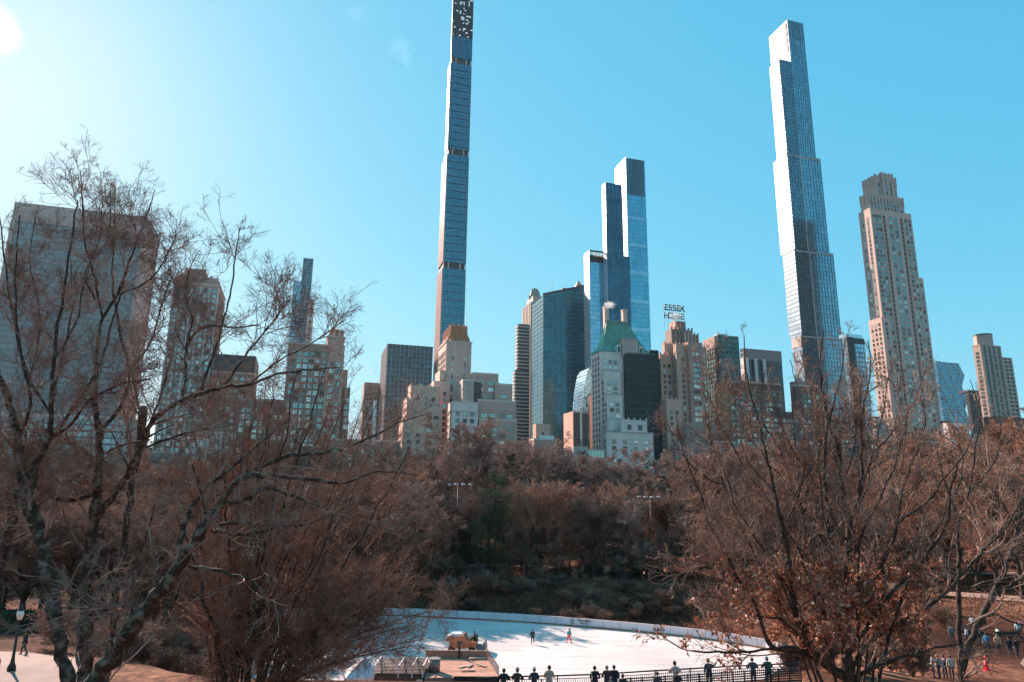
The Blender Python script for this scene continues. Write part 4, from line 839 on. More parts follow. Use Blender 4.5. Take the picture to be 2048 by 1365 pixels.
# 24 right edge tower
B = Bld('apartment_tower', 'grey stepped apartment tower with an octagonal top, last tower at the right edge', 425)
gr = mat('grey_stone', (.36, .32, .29), .85, var=.1, scale=.15, streak=True); gg = glassmat('glass_apt', (.12, .17, .16), 2.6, 3.4, (.24, .24, .22), .3, .5, .7, .25, .35)
a = B.blk(1960, 690, 2000, 1945); B.wall(a, gg, 'facade'); B.fins(a, 'N', gr, 5.2, 1.8, .6); B.face(a, 'E', gr, 'side_wall', t=.2); B.windows(dict(a, x0=a['x0'] - .2), 'E', 3.5, 3.4, 2.4, 1.8, ['bright', 'teal'], z0=10)
c = B.blk(1995, 714, 2022, 1990, dD=2); B.wall(c, gg, 'facade'); B.fins(c, 'N', gr, 4.8, 1.6, .6); B.bands(c, 'N', mat('balcony_white', (.42, .42, .40), .7), 3.4, 1, .9, name='balcony')
ox, oy = a['x0'] + 9, a['y0'] + 10; d = B.blk(1966, 668, 1990, depth=10, dD=4); zt2 = d['z1']; ow = (d['x1'] - d['x0']) * .52
ox = (d['x0'] + d['x1']) / 2; MB().tube([(ox, oy, a['z1']), (ox, oy, zt2)], ow, 8).build('octagon_top', gr, B.root); MB().tube([(ox, oy, zt2), (ox, oy, zt2 + .8)], ow + .3, 8).build('cornice', dark, B.root)
b = MB()
for k in range(12): b.box(a['x0'] + 11, a['x0'] + 14, a['y0'] - 1.4, a['y0'] - .6, a['z1'] - 9 - k * 6.8, a['z1'] - 8 - k * 6.8)
b.build('balcony', mat('balcony_white', None), B.root); B.ledges(a, gr, [a['z1'] - .5], .4, 1.0); B.done()
B = Bld('apartment_building', 'low red brown brick building at the foot of the last tower on the right', 395)
a = B.blk(1990, 833, 2050, 1966); B.wall(a, mat('red_brown', (.20, .11, .09), .85, var=.15, scale=.2)); B.windows(a, 'N', 4, 4, 1.4, 3, ['mid', 'dark'], z0=4); c = B.blk(1972, 858, 2012, 1955, dD=-3); B.wall(c, mat('red_brown', None)); B.done()
# park-front row on the right
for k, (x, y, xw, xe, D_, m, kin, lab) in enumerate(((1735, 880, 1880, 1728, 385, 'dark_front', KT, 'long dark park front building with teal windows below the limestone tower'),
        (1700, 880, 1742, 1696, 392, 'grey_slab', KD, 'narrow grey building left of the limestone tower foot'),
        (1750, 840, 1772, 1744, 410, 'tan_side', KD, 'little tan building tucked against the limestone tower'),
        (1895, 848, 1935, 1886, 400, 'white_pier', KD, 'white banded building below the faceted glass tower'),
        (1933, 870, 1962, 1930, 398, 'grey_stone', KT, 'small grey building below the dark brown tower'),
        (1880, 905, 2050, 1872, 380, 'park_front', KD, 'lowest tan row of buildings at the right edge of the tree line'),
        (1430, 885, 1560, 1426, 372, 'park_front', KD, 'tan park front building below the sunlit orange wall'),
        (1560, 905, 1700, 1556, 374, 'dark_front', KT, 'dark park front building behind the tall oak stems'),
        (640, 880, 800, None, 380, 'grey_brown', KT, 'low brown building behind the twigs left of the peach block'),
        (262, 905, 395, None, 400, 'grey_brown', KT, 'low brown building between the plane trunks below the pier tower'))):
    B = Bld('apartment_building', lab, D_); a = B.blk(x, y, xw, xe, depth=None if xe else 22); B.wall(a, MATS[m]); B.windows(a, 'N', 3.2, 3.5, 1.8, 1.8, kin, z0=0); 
    if xe: B.windows(a, 'E', 3.4, 3.5, 1.3, 1.8, kin, z0=0)
    B.parapet(a, trimw, .9); B.ledges(a, trimw, [a['z1'] - 4], .3, .4); B.box('bulkhead', roofm, a['x0'] + 3, a['x0'] + 8, 4, 9, a['z1'], a['z1'] + 3); B.done()
# ------------------------------------------------------------------ trees
def nrm(v): return v / np.maximum(np.linalg.norm(v, axis=-1, keepdims=True), 1e-9)
def tubes(P, Rd, s):
    """P (n,k,3) centre lines, Rd (n,k) radii -> vertices and quads"""
    n, k, _ = P.shape
    T = np.empty_like(P); T[:, 1:-1] = P[:, 2:] - P[:, :-2]; T[:, 0] = P[:, 1] - P[:, 0]; T[:, -1] = P[:, -1] - P[:, -2]; T = nrm(T)
    ref = nrm(rng.normal(size=(n, 1, 3))); A = nrm(np.cross(T, ref)); Bv = np.cross(T, A)
    q = 2 * np.pi * np.arange(s) / s
    V = P[:, :, None] + Rd[:, :, None, None] * (A[:, :, None] * np.cos(q)[None, None, :, None] + Bv[:, :, None] * np.sin(q)[None, None, :, None])
    i = np.arange(n)[:, None, None] * k * s; a = np.arange(k - 1)[None, :, None] * s; j = np.arange(s)[None, None, :]; j2 = (j + 1) % s
    Q = np.stack(np.broadcast_arrays(i + a + j, i + a + j2, i + a + s + j2, i + a + s + j), -1).reshape(-1, 4)
    return V.reshape(-1, 3), Q
def kids(P, Rd, m, t0=.25, t1=1., ang=(30, 60), length=(.3, .5), k=4, up=.1, wobble=.18, rr=.6, tip=.006, rel=True, shrink=.5, taper=.35, spread=None, rmax=9):
    n, kk, _ = P.shape; mm = rng.poisson(m, n) if m != int(m) or m > 3 else np.full(n, int(m)); ix = np.repeat(np.arange(n), mm); N_ = len(ix)
    t = t0 + (t1 - t0) * rng.random(N_); f = np.minimum(t * (kk - 1), kk - 1 - 1e-6); i0 = f.astype(int); fr_ = (f - i0)[:, None]
    p = P[ix, i0] * (1 - fr_) + P[ix, i0 + 1] * fr_; tan = nrm(P[ix, i0 + 1] - P[ix, i0]); r = Rd[ix, i0] * (1 - fr_[:, 0]) + Rd[ix, i0 + 1] * fr_[:, 0]
    pr = rng.normal(size=(N_, 3)); pr = nrm(pr - (pr * tan).sum(-1, keepdims=True) * tan)
    a = np.radians(ang[0] + (ang[1] - ang[0]) * rng.random(N_))[:, None]; d = np.cos(a) * tan + np.sin(a) * pr
    L = length[0] + (length[1] - length[0]) * rng.random(N_)
    if rel:
        PL = np.linalg.norm(np.diff(P, axis=1), axis=-1).sum(1); L = L * PL[ix]
    L = L * (1 - shrink * t)
    out_ = [p]; w_ = rng.normal(size=(N_, 3)) * wobble
    for _ in range(k - 1):
        w_ = w_ * .4 + rng.normal(size=(N_, 3)) * wobble
        d = nrm(d + w_ + np.array([0, 0, up])); out_.append(out_[-1] + d * (L / (k - 1))[:, None])
    Pn = np.stack(out_, 1); r0 = np.clip(r * rr, tip, rmax); tt = np.linspace(0, 1, k)[None]
    return Pn, np.maximum(r0[:, None] * (1 - (1 - taper) * tt), tip * .8)
def join(parts):
    V = []; Q = []; n = 0
    for v, q in parts: V.append(v); Q.append(q + n); n += len(v)
    return np.concatenate(V), np.concatenate(Q)
def bark(name, a, b, sc_=3., patch=False):
    m = bpy.data.materials.new(name); m.use_nodes = True; t = m.node_tree; p = t.nodes['Principled BSDF']; p.inputs['Roughness'].default_value = .85; p.inputs['Specular IOR Level'].default_value = .25
    tc = N(t, 'ShaderNodeTexCoord'); nz = N(t, 'ShaderNodeTexNoise'); nz.inputs['Scale'].default_value = sc_; nz.inputs['Detail'].default_value = 6; t.links.new(tc.outputs['Object'], nz.inputs['Vector'])
    r = N(t, 'ShaderNodeValToRGB'); t.links.new(nz.outputs['Fac'], r.inputs[0]); e = r.color_ramp.elements; e[0].position = .48 if patch else .35; e[1].position = .68 if patch else .65; e[0].color = (*a, 1); e[1].color = (*b, 1)
    t.links.new(r.outputs[0], p.inputs['Base Color']); bp = N(t, 'ShaderNodeBump'); bp.inputs['Strength'].default_value = .6; bp.inputs['Distance'].default_value = .04; t.links.new(nz.outputs['Fac'], bp.inputs['Height']); t.links.new(bp.outputs[0], p.inputs['Normal'])
    MATS[name] = m; return m
b_plane = bark('plane_bark', (.05, .028, .02), (.24, .165, .125), 4, True); b_dark = bark('dark_bark', (.022, .013, .010), (.095, .06, .045), 6)
b_twig = bark('twig_brown', (.15, .08, .06), (.42, .255, .195), 1.5); b_twig2 = bark('twig_rust', (.16, .075, .05), (.42, .21, .145), .7); b_far = bark('twig_mauve', (.22, .12, .095), (.50, .32, .265), .15); b_far2 = bark('twig_tan', (.25, .12, .08), (.54, .29, .195), .15); b_far3 = bark('twig_dark', (.08, .045, .035), (.24, .14, .11), .2)
# ---- free trees: a trunk with limbs, then four orders of twigs
def gen_tree(H, spread=1., fork=.3, limbs=9, n3=9, n4=8, style='round', rt=.26, tw=.016):
    K = 7; z = np.linspace(0, 1, K)
    P = np.zeros((1, K, 3)); P[0, :, 2] = z * H * .72; P[0, :, :2] = np.cumsum(rng.normal(size=(K, 2)) * .02 * H, 0) * z[:, None]
    Rd = (rt * (1 - .75 * z))[None]; Rd[0, 0] *= 1.35
    if style == 'vase': l1 = kids(P, Rd, limbs, .15, .5, (12, 38), (.85, 1.1), 6, .05, .06, .6, .03, shrink=.3)
    elif style == 'spread': l1 = kids(P, Rd, limbs, fork, .98, (45, 75), (.5 * spread, .75 * spread), 6, .12, .10, .6, .03, shrink=.35)
    else: l1 = kids(P, Rd, limbs, fork, .98, (28, 58), (.5 * spread, .7 * spread), 6, .12, .09, .6, .03, shrink=.4)
    l2 = kids(*l1, 7, .25, 1, (22, 55), (.35, .6), 5, .10, .13, .6, tw * 1.5)
    l2b = kids(P, Rd, 8, fork + .2, 1, (25, 60), (.12, .25), 5, .1, .12, .4, tw * 1.5)
    l2 = (np.concatenate([l2[0], l2b[0]]), np.concatenate([l2[1], l2b[1]]))
    l3 = kids(*l2, n3, .15, 1, (22, 60), (.4, .7), 4, .10, .16, .6, tw)
    l4 = kids(*l3, n4, .1, 1, (20, 60), (.4, .8), 3, .10, .2, .7, tw * .75)
    trunk = join([tubes(P, Rd, 8), tubes(*l1, 5)]); crown = join([tubes(*l2, 4), tubes(*l3, 3), tubes(*l4, 3)])
    return trunk, crown
def tree_mesh(tc_, m1, m2, nm):
    return np_mesh(nm + '_trunk', *tc_[0], [m1], smooth=True), np_mesh(nm + '_crown', *tc_[1], [m2])
VAR = {}
for key, kw, m1, m2 in (('round0', dict(H=17, limbs=13, n4=14, fork=.22), b_dark, b_far), ('round1', dict(H=15, limbs=12, spread=1.3, n4=14, fork=.2), b_dark, b_far), ('round2', dict(H=16, limbs=13, n4=14, fork=.2, spread=1.15), b_dark, b_far2), ('spread0', dict(H=14, limbs=13, style='spread', spread=1.25, n4=14, fork=.2), b_dark, b_far2),
                        ('vase0', dict(H=13, limbs=16, style='vase', n4=13), b_dark, b_twig2), ('vase1', dict(H=14, limbs=16, style='vase', n4=13), b_dark, b_far2), ('dark0', dict(H=16, limbs=13, n4=12, fork=.18), b_dark, b_far3), ('round3', dict(H=18, limbs=14, fork=.35, n4=15, spread=1.2), b_dark, b_far)):
    tw = .022
    VAR[key] = tree_mesh(gen_tree(tw=tw, **kw), m1, m2, 'bare_tree')
PROTO = {}
def put_tree(key, x, y, s=1., label='', group=None, rz=None, sz=1., name='bare_tree', sink=.15):
    wd = random.uniform(1.1, 1.45); r = empty(name, (x, y, tz(x, y) - sink), random.uniform(0, 6.28) if rz is None else rz, label, 'tree', group); r.scale = (s * wd, s * wd, s * sz)
    if name == 'bare_tree' and s < 0: print('neg')
    if key not in PROTO:
        a = bpy.data.objects.new('trunk', VAR[key][0]); link(a, r); b = bpy.data.objects.new('crown', VAR[key][1]); link(b, r); PROTO[key] = (a, b)
    else:
        for o in PROTO[key]: c = o.copy(); link(c, r)
    return r
def Htree(px, py_top, Y0, H0, key, label, group=None, sz=1.):
    """a tree whose top shows at the pixel, Y metres in front"""
    Y = Y0 - 10
    p = at(px, py_top, Y); zg = tz(p.x, p.y); return put_tree(key, p.x, p.y, (p.z - zg) / H0, label, group, sz=sz)
def mz(me):
    a = np.empty(len(me.vertices) * 3, np.float32); me.vertices.foreach_get('co', a); return float(np.percentile(a[2::3], 99.0))
HH = {k: mz(v[1]) * .90 for k, v in VAR.items()}; print(HH)
# the wooded hill behind the rink
for px, py, Y, key, lab in ((955, 862, 178, 'round3', 'tallest bare tree of the wooded hill, wide crown before the limestone block'),
        (895, 905, 168, 'round0', 'bare mauve tree left of the tallest one on the wooded hill'), (1090, 900, 215, 'round1', 'pale mauve tree on the hill just below the small pink brick block'),
        (1195, 925, 205, 'round0', 'broad pale bare tree at the hill top below the glass conservatory'), (1030, 905, 205, 'round0', 'bare tree on the hill behind the dark evergreens'),
        (1080, 978, 142, 'vase1', 'rusty topped bare tree in the middle of the slope behind the logo on the boards'), (1170, 990, 150, 'vase0', 'rusty bare tree right of the middle of the rink slope'), (1010, 985, 160, 'vase1', 'rusty bare tree just right of the green pine'),
        (1255, 985, 160, 'vase1', 'twiggy tree left of the right hand floodlight mast'), (1340, 1000, 165, 'vase0', 'twiggy tree right of the right hand floodlight mast'),
        (870, 960, 150, 'dark0', 'dark bare tree left of the left floodlight mast'), (1290, 960, 215, 'round2', 'bare brown tree below the scaffolded white tower'),
        (938, 940, 150, 'dark0', 'dark bare tree directly right of the left floodlight mast'), (835, 930, 185, 'round1', 'bare tree in front of the peach lit block')):
    Htree(px, py, Y, HH[key], key, lab)
# belts of trees: (count, x range in the picture, top range, distance range, kinds, label, group)
def belt(n, x0, x1, t0, t1, y0, y1, keys, label, group, smin=.3):
    for i in range(n):
        px = x0 + (x1 - x0) * (i + random.random()) / n; Y = random.uniform(y0, y1); k = random.choice(keys); f = (Y - y0) / max(1, y1 - y0)
        p = at(px, t1 + (t0 - t1) * f + random.choice([-34, -18, -8, 0, 6, 12, 22]), Y)
        if sdist(p.x, p.y) < 3: continue
        zg = tz(p.x, p.y); s = max(smin, (p.z - zg) / HH[k]); put_tree(k, p.x, p.y, s, label, group)
random.seed(11)
belt(34, 850, 1350, 925, 950, 235, 330, ['round0', 'round1', 'round2', 'dark0'], 'bare mauve tree in the belt between the wooded hill and the towers', 'trees at the far side of the hill')
belt(30, 860, 1350, 955, 1015, 128, 205, ['round0', 'vase1', 'dark0', 'round1'], 'bare tree crowded among others on the slope behind the rink boards', 'trees on the slope behind the rink')
belt(42, 1330, 2110, 928, 955, 210, 330, ['round2', 'round0', 'spread0', 'vase1'], 'bare brown tree in the far belt below the right hand towers', 'trees below the right hand towers')
belt(26, 1330, 1800, 975, 1040, 118, 200, ['vase0', 'vase1', 'spread0', 'round2', 'dark0'], 'bare tree behind the oak stems right of the rink', 'trees beyond the right end of the rink')
belt(14, 1800, 2130, 905, 960, 110, 180, ['round2', 'vase1', 'spread0', 'vase0'], 'reddish brown bare tree massed at the right edge', 'trees massed at the right edge')
belt(46, -60, 860, 900, 960, 160, 300, ['round0', 'round1', 'round2', 'dark0', 'spread0'], 'bare tree of the far wood seen through the plane tree branches', 'trees in the wood on the left')
belt(34, -60, 600, 960, 1050, 85, 150, ['vase0', 'vase1', 'round2', 'spread0'], 'bare brown tree standing behind the plane tree trunks', 'trees behind the plane tree trunks')
belt(14, 560, 870, 985, 1040, 128, 165, ['vase0', 'vase1', 'round2'], 'bare tree behind the multi stemmed tree at the rink end', 'trees behind the left end of the rink')
belt(9, 560, 860, 1000, 1050, 119, 128, ['vase0', 'round2', 'round0'], 'bare tree close behind the boards at the left end of the rink', 'trees shading the left of the ice')
Htree(2035, 852, 150, HH['round2'], 'round2', 'tall reddish bare tree touching the right edge below the last tower')
belt(26, 870, 1345, 1085, 1150, 119, 134, ['vase0', 'round0', 'dark0', 'spread0'], 'thin sapling in the brush of the bank behind the boards', 'saplings on the bank behind the boards', .2)
belt(16, 560, 880, 1060, 1130, 118, 126, ['vase0', 'round0', 'dark0'], 'thin sapling behind the boards at the left end of the ice', 'saplings at the left end of the boards', .2)
# ---- conifers
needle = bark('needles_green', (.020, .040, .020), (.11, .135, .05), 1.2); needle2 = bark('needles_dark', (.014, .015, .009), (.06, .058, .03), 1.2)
def conifer(px, py, Y, m, label, wid=.22, bare=.15, lay=26):
    p = at(px, py, Y); zg = tz(p.x, p.y); H = p.z - zg; r = empty('pine_tree', (p.x, p.y, zg - .1), 0, label, 'tree')
    P = np.zeros((1, 6, 3)); P[0, :, 2] = np.linspace(0, H, 6); Rd = np.linspace(.24, .04, 6)[None]
    l1 = kids(P, Rd, lay * 5, bare, .98, (68, 100), (wid * 1.25, wid * 1.75), 5, -.02, .06, .25, .02, shrink=.86)
    l2 = kids(*l1, 9, .15, 1, (30, 70), (.25, .45), 3, .02, .1, .5, .012)
    link(bpy.data.objects.new('trunk', np_mesh('pine_trunk', *join([tubes(P, Rd, 7), tubes(*l1, 3)]), [b_dark])), r)
    c = l2[0].reshape(-1, 3); c = np.repeat(c, 5, 0) + rng.normal(size=(len(c) * 5, 3)) * [.22, .22, .07]
    leaf = blades(c, .34, .07, flat=.5); link(bpy.data.objects.new('crown', np_mesh('pine_crown', *leaf, [m])), r); return r
def blades(c, L, W, flat=1.):
    n = len(c); d = rng.normal(size=(n, 3)) * [1, 1, flat]; d = nrm(d); e = nrm(np.cross(d, rng.normal(size=(n, 3)))); L = L * rng.uniform(.6, 1.3, (n, 1)); W = W * rng.uniform(.7, 1.3, (n, 1))
    V = np.stack([c - d * L / 2, c + e * W / 2, c + d * L / 2, c - e * W / 2], 1).reshape(-1, 3); Q = np.arange(n * 4).reshape(n, 4); return V, Q
conifer(992, 938, 131, needle, 'tall green pine right of the left floodlight mast, lit in layers', .27, .12, 20)
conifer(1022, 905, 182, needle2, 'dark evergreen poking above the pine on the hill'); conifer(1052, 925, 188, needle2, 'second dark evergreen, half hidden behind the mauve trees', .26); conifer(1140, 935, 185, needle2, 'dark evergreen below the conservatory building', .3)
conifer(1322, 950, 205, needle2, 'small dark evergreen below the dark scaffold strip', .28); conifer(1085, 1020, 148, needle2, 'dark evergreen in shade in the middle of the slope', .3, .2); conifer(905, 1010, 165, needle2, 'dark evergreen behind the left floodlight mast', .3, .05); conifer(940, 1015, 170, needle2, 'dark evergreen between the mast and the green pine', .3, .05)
# ---- evergreen bushes, brown shrubs and boulders along the boards
def bush(px, py, Y, r_, h, m, label, name='bush', n=2600, cat='bush'):
    p = at(px, py, Y); zg = tz(p.x, p.y); o = empty(name, (p.x, p.y, zg - .05), 0, label, cat)
    d = nrm(rng.normal(size=(n, 3))); rad = rng.uniform(.35, 1, (n, 1)) ** .5 * (1 + .22 * np.sin(d[:, :1] * 5 + d[:, 1:2] * 7) + .12 * np.sin(d[:, 2:] * 11)); c = d * rad * [r_, r_, h]; c[:, 2] = np.abs(c[:, 2])
    link(bpy.data.objects.new('foliage', np_mesh('bush', *blades(c, .30, .12), [m])), o)
    P = np.zeros((7, 4, 3)); q = rng.random(7) * 6.28; t_ = np.linspace(0, 1, 4)[None]; P[:, :, 0] = np.cos(q)[:, None] * t_ * r_ * .7; P[:, :, 1] = np.sin(q)[:, None] * t_ * r_ * .7; P[:, :, 2] = t_ * h * .75
    link(bpy.data.objects.new('stem', np_mesh('bush_stem', *tubes(P, np.full((7, 4), .03), 4), [b_dark])), o); o.children[-1]['kind'] = 'stuff'; return o
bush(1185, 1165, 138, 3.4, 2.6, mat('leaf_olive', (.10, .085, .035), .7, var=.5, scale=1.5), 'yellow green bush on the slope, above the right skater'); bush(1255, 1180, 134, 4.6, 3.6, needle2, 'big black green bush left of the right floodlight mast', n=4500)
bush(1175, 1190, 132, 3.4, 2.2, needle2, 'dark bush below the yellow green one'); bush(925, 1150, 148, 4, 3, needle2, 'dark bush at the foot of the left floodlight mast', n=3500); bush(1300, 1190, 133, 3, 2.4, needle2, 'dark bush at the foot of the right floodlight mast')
VS = []
for i in range(3):
    K = 26; P0 = np.zeros((K, 4, 3)); q = rng.random(K) * 6.28; t_ = np.linspace(0, 1, 4)[None]; lean = rng.uniform(.1, .8, (K, 1))
    P0[:, :, 0] = np.cos(q)[:, None] * t_ * lean; P0[:, :, 1] = np.sin(q)[:, None] * t_ * lean; P0[:, :, 2] = t_ ** .8 * rng.uniform(.9, 1.5, (K, 1)); R0 = np.full((K, 4), .014)
    a = kids(P0, R0, 9, .2, 1, (20, 60), (.3, .6), 3, .1, .2, .8, .010); c = kids(*a, 6, .2, 1, (20, 60), (.4, .7), 3, .1, .2, .9, .010)
    VS.append(np_mesh('shrub', *join([tubes(P0, R0, 3), tubes(*a, 3), tubes(*c, 3)]), [(b_far2, b_twig2, b_far3)[i]]))
first = {}
for i in range(38):
    px = 860 + 560 * (i + random.random()) / 38; e = on(px, np.interp(px, [p_[0] for p_ in far_px], [p_[1] for p_ in far_px]), 0); off = random.uniform(2.0, 16); x, y = e.x + random.uniform(-.5, .5), e.y + off; k = i % 3
    s = random.uniform(.7, 1.6); o = bpy.data.objects.new('shrub', VS[k]); link(o); o.location = (x, y, tz(x, y) - .05); o.scale = (s * 1.3, s * 1.3, s * random.uniform(.6, .9)); o.rotation_euler.z = random.uniform(0, 6)
    tag(o, 'low brown leafless shrub on the bank just behind the rink boards', 'shrub', 'shrubs on the bank behind the boards')
rock = mat('schist', (.05, .045, .042), .85, c2=(.15, .115, .095), scale=.8, bump=.6)
def thicket(n, x0, x1, y0, y1, Y0, Y1, lab, grp, s0=1.2, s1=2.4):
    for i in range(n):
        px = x0 + (x1 - x0) * (i + random.random()) / n; Y = random.uniform(Y0, Y1); p = at(px, 1200, Y); x, y = p.x, Y
        if sdist(x, y) < 1.5: continue
        k = i % 3; s = random.uniform(s0, s1); o = bpy.data.objects.new('shrub', VS[k]); link(o); o.location = (x, y, tz(x, y) - .05); o.scale = (s * 1.2, s * 1.2, s * random.uniform(.8, 1.2)); o.rotation_euler.z = random.uniform(0, 6); tag(o, lab, 'shrub', grp)
thicket(40, 120, 620, 0, 0, 52, 92, 'tangled brown brush on the bank between the plane trees and the ice', 'brush on the left bank'); thicket(30, 1500, 1900, 0, 0, 84, 125, 'tangled brown brush on the lawn edge seen through the oak', 'brush behind the oak', .9, 1.8)
thicket(22, 1540, 1830, 0, 0, 46, 74, 'brown brush low behind the oak limbs at the lower right', 'brush at the lower right', .8, 1.6)
for px, py, Y, sx, sy, sz_, lab in ((893, 1205, 124, 2.2, 1.6, 1.5, 'pale streaked boulder at the left end of the bank'), (935, 1203, 126, 2.6, 1.8, 1.5, 'large dark boulder right of the pale streaked one'), (962, 1205, 127, 2.0, 1.8, 1.6, 'lower boulder at the right of the large dark one'), (1062, 1222, 122, 1.3, 1, .9, 'small pale boulder in the shrubs left of the logo'), (1118, 1195, 130, 1.5, 1.2, .8, 'flat boulder above the board logo'), (1790, 1165, 118, 4.5, 3, 1.3, 'low pale rock outcrop on the lawn at the right')):
    p = at(px, py, Y); bm = bmesh.new(); bmesh.ops.create_icosphere(bm, subdivisions=4, radius=1)
    ph = random.random() * 9
    for v in bm.verts:
        d = v.co.copy(); f = 1 + .22 * math.sin(d.x * 3 + ph) * math.cos(d.y * 4 + ph) + .12 * math.sin(d.z * 9 + d.x * 6 + ph) + .07 * math.sin(d.x * 17 + d.y * 13); v.co = Vector((d.x * sx * f, d.y * sy * f, max(-.4, round(d.z * f * 4) / 4 * .5 + d.z * f * .5) * sz_))
    me = bpy.data.meshes.new('boulder'); bm.to_mesh(me); bm.free(); me.materials.append(rock); o = link(bpy.data.objects.new('boulder', me)); o.location = (p.x, p.y, tz(p.x, p.y) - .2); tag(o, lab, 'boulder')
# ---- the near trees, laid out limb by limb
WS = .74
def line(pts, Y, k=None, dY=0, wob_=.0):
    """picture points (x, y, width in pixels) at distance Y (dY more at the tip) -> one smooth centre line"""
    n = len(pts); P = []; Rr = []
    for i, q in enumerate(pts):
        yy = Y + dY * i / max(1, n - 1); p = at(q[0], q[1], yy); dep = -(CM.transposed() @ (p - CAM)).z; P.append(p); Rr.append(q[2] * .5 * WS * dep / F)
    P = np.array([tuple(p) for p in P]); Rr = np.array(Rr); k = k or max(10, 4 * n)
    t0 = np.concatenate([[0], np.cumsum(np.linalg.norm(np.diff(P, axis=0), axis=1))]); t = np.linspace(0, t0[-1], k)
    # Catmull-Rom through the points
    out_ = np.empty((k, 3))
    for j, tt in enumerate(t):
        i = min(n - 2, max(0, np.searchsorted(t0, tt, 'right') - 1)); u = (tt - t0[i]) / max(1e-9, t0[i + 1] - t0[i]); p0 = P[max(0, i - 1)]; p1 = P[i]; p2 = P[i + 1]; p3 = P[min(n - 1, i + 2)]
        out_[j] = .5 * ((2 * p1) + (-p0 + p2) * u + (2 * p0 - 5 * p1 + 4 * p2 - p3) * u * u + (-p0 + 3 * p1 - 3 * p2 + p3) * u ** 3)
    if wob_: out_[1:-1] += rng.normal(size=(k - 2, 3)) * wob_ * (np.interp(t, t0, Rr)[1:-1, None] + .10)
    rr_ = np.interp(t, t0, Rr); rr_ = rr_ * (1 + .10 * np.sin(np.arange(k) * 1.7 + rng.random() * 6) + .06 * rng.normal(size=k))
    return out_[None], rr_[None]
def resample(L, k=12):
    out_ = []; ro = []
    for P, Rr in L:
        n = P.shape[1]; t = np.linspace(0, n - 1, k); out_.append(np.stack([np.interp(t, np.arange(n), P[0, :, c]) for c in range(3)], -1)); ro.append(np.interp(t, np.arange(n), Rr[0]))
    return np.array(out_), np.array(ro)
def resample_n(P, k): n = P.shape[1]; t = np.linspace(0, n - 1, k); i = np.minimum(t.astype(int), n - 2); f = (t - i)[None, :, None]; return P[:, i] * (1 - f) + P[:, i + 1] * f
def resample_r(Rr, k): return resample_n(Rr[:, :, None], k)[:, :, 0]
def near_tree(name, label, Yb, limbs, m_t, m_c, gen, base=None):
    """limbs: list of centre lines; gen(limb arrays) -> twig levels"""
    p0 = limbs[0][0][0, 0]; zg = tz(p0[0], p0[1]); o3 = np.array([p0[0], p0[1], min(zg, p0[2])])
    root = empty(name, o3, 0, label, 'tree')
    # carry the trunk down to the ground
    P, Rr = limbs[0]; n = 5; ext = np.linspace(0, 1, n)[:-1, None] * (P[0, 0] - o3) + o3 - np.array([0, 0, .3]); er = np.linspace(1.15, 1.02, n)[:-1] * Rr[0, 0]
    limbs[0] = (np.concatenate([ext, P[0]])[None], np.concatenate([er, Rr[0]])[None])
    tr = join([tubes(P_ - o3, R_, 10 if R_.max() > .08 else 6) for P_, R_ in limbs]); link(bpy.data.objects.new('trunk', np_mesh(name + '_trunk', *tr, [m_t], smooth=True)), root)
    lv = gen(limbs); cr = join([tubes(P_ - o3, R_, s_) for P_, R_, s_ in lv]); link(bpy.data.objects.new('crown', np_mesh(name + '_crown', *cr, [m_c], smooth=False)), root)
    return root, o3, lv
def plane_gen(dens=1., up=.06, maxlen=3.2):
    def g(limbs):
        thin = resample([l for l in limbs if l[1].max() < 9], 14); PL = np.linalg.norm(np.diff(thin[0], axis=1), axis=-1).sum(1)
        a0 = kids(*thin, 3.2 * dens, .12, .8, (22, 55), (2.0, 4.2), 12, up * .6, .11, .55, .018, rel=False, shrink=.85, rmax=.05)
        thin = (np.concatenate([thin[0], resample_n(a0[0], 14)]), np.concatenate([thin[1], resample_r(a0[1], 14)]))
        a = kids(*thin, 6.8 * dens, .15, 1, (25, 70), (.8, maxlen), 7, up, .13, .45, .011, rel=False, shrink=.5, rmax=.05)
        b = kids(*a, 6 * dens, .15, 1, (25, 65), (.4, .75), 5, up, .16, .6, .008)
        c = kids(*b, 4 * dens, .1, 1, (25, 65), (.55, .95), 4, up, .16, .6, .0055)
        d = kids(*c, 2.4 * dens, .1, 1, (25, 65), (.5, .9), 3, up, .18, .7, .0045)
        return [(*a0, 6), (*a, 5), (*b, 4), (*c, 3), (*d, 3)]
    return g
def L(Y, s, dY=0, w=.12): return line([tuple(float(v) for v in q.split(',')) for q in s.split()], Y, dY=dY, wob_=w)
near_tree('plane_tree', 'mottled plane tree with two bent trunks at the far left edge', 24, [
    L(24, '150,1420,40 138,1365,36 118,1290,34 98,1160,32 84,1075,30 58,1010,27 46,960,24 36,880,18 18,800,16 0,755,14 -30,700,10'),
    L(24, '84,1075,20 60,1035,22 30,985,20 0,975,16 -30,985,12', 1), L(24, '58,1010,20 70,940,18 96,880,16 102,830,13 106,720,10 125,600,7 140,500,5 155,400,3', -1),
    L(24, '96,880,12 140,850,9 180,800,7 240,770,5 300,760,3', -2), L(24, '46,960,14 30,900,11 -10,850,8', 2), L(24, '102,830,8 60,760,7 30,660,5 10,520,4 -5,400,3', 1), L(24, '106,720,7 150,650,5 170,560,4 200,470,3 205,390,2', 2), L(24, '60,760,5 80,640,4 60,520,3 75,420,2', 2),
    L(24, '36,880,10 60,800,8 40,700,6 30,560,4 40,430,3', -1)], b_plane, b_twig, plane_gen(.92, .1))
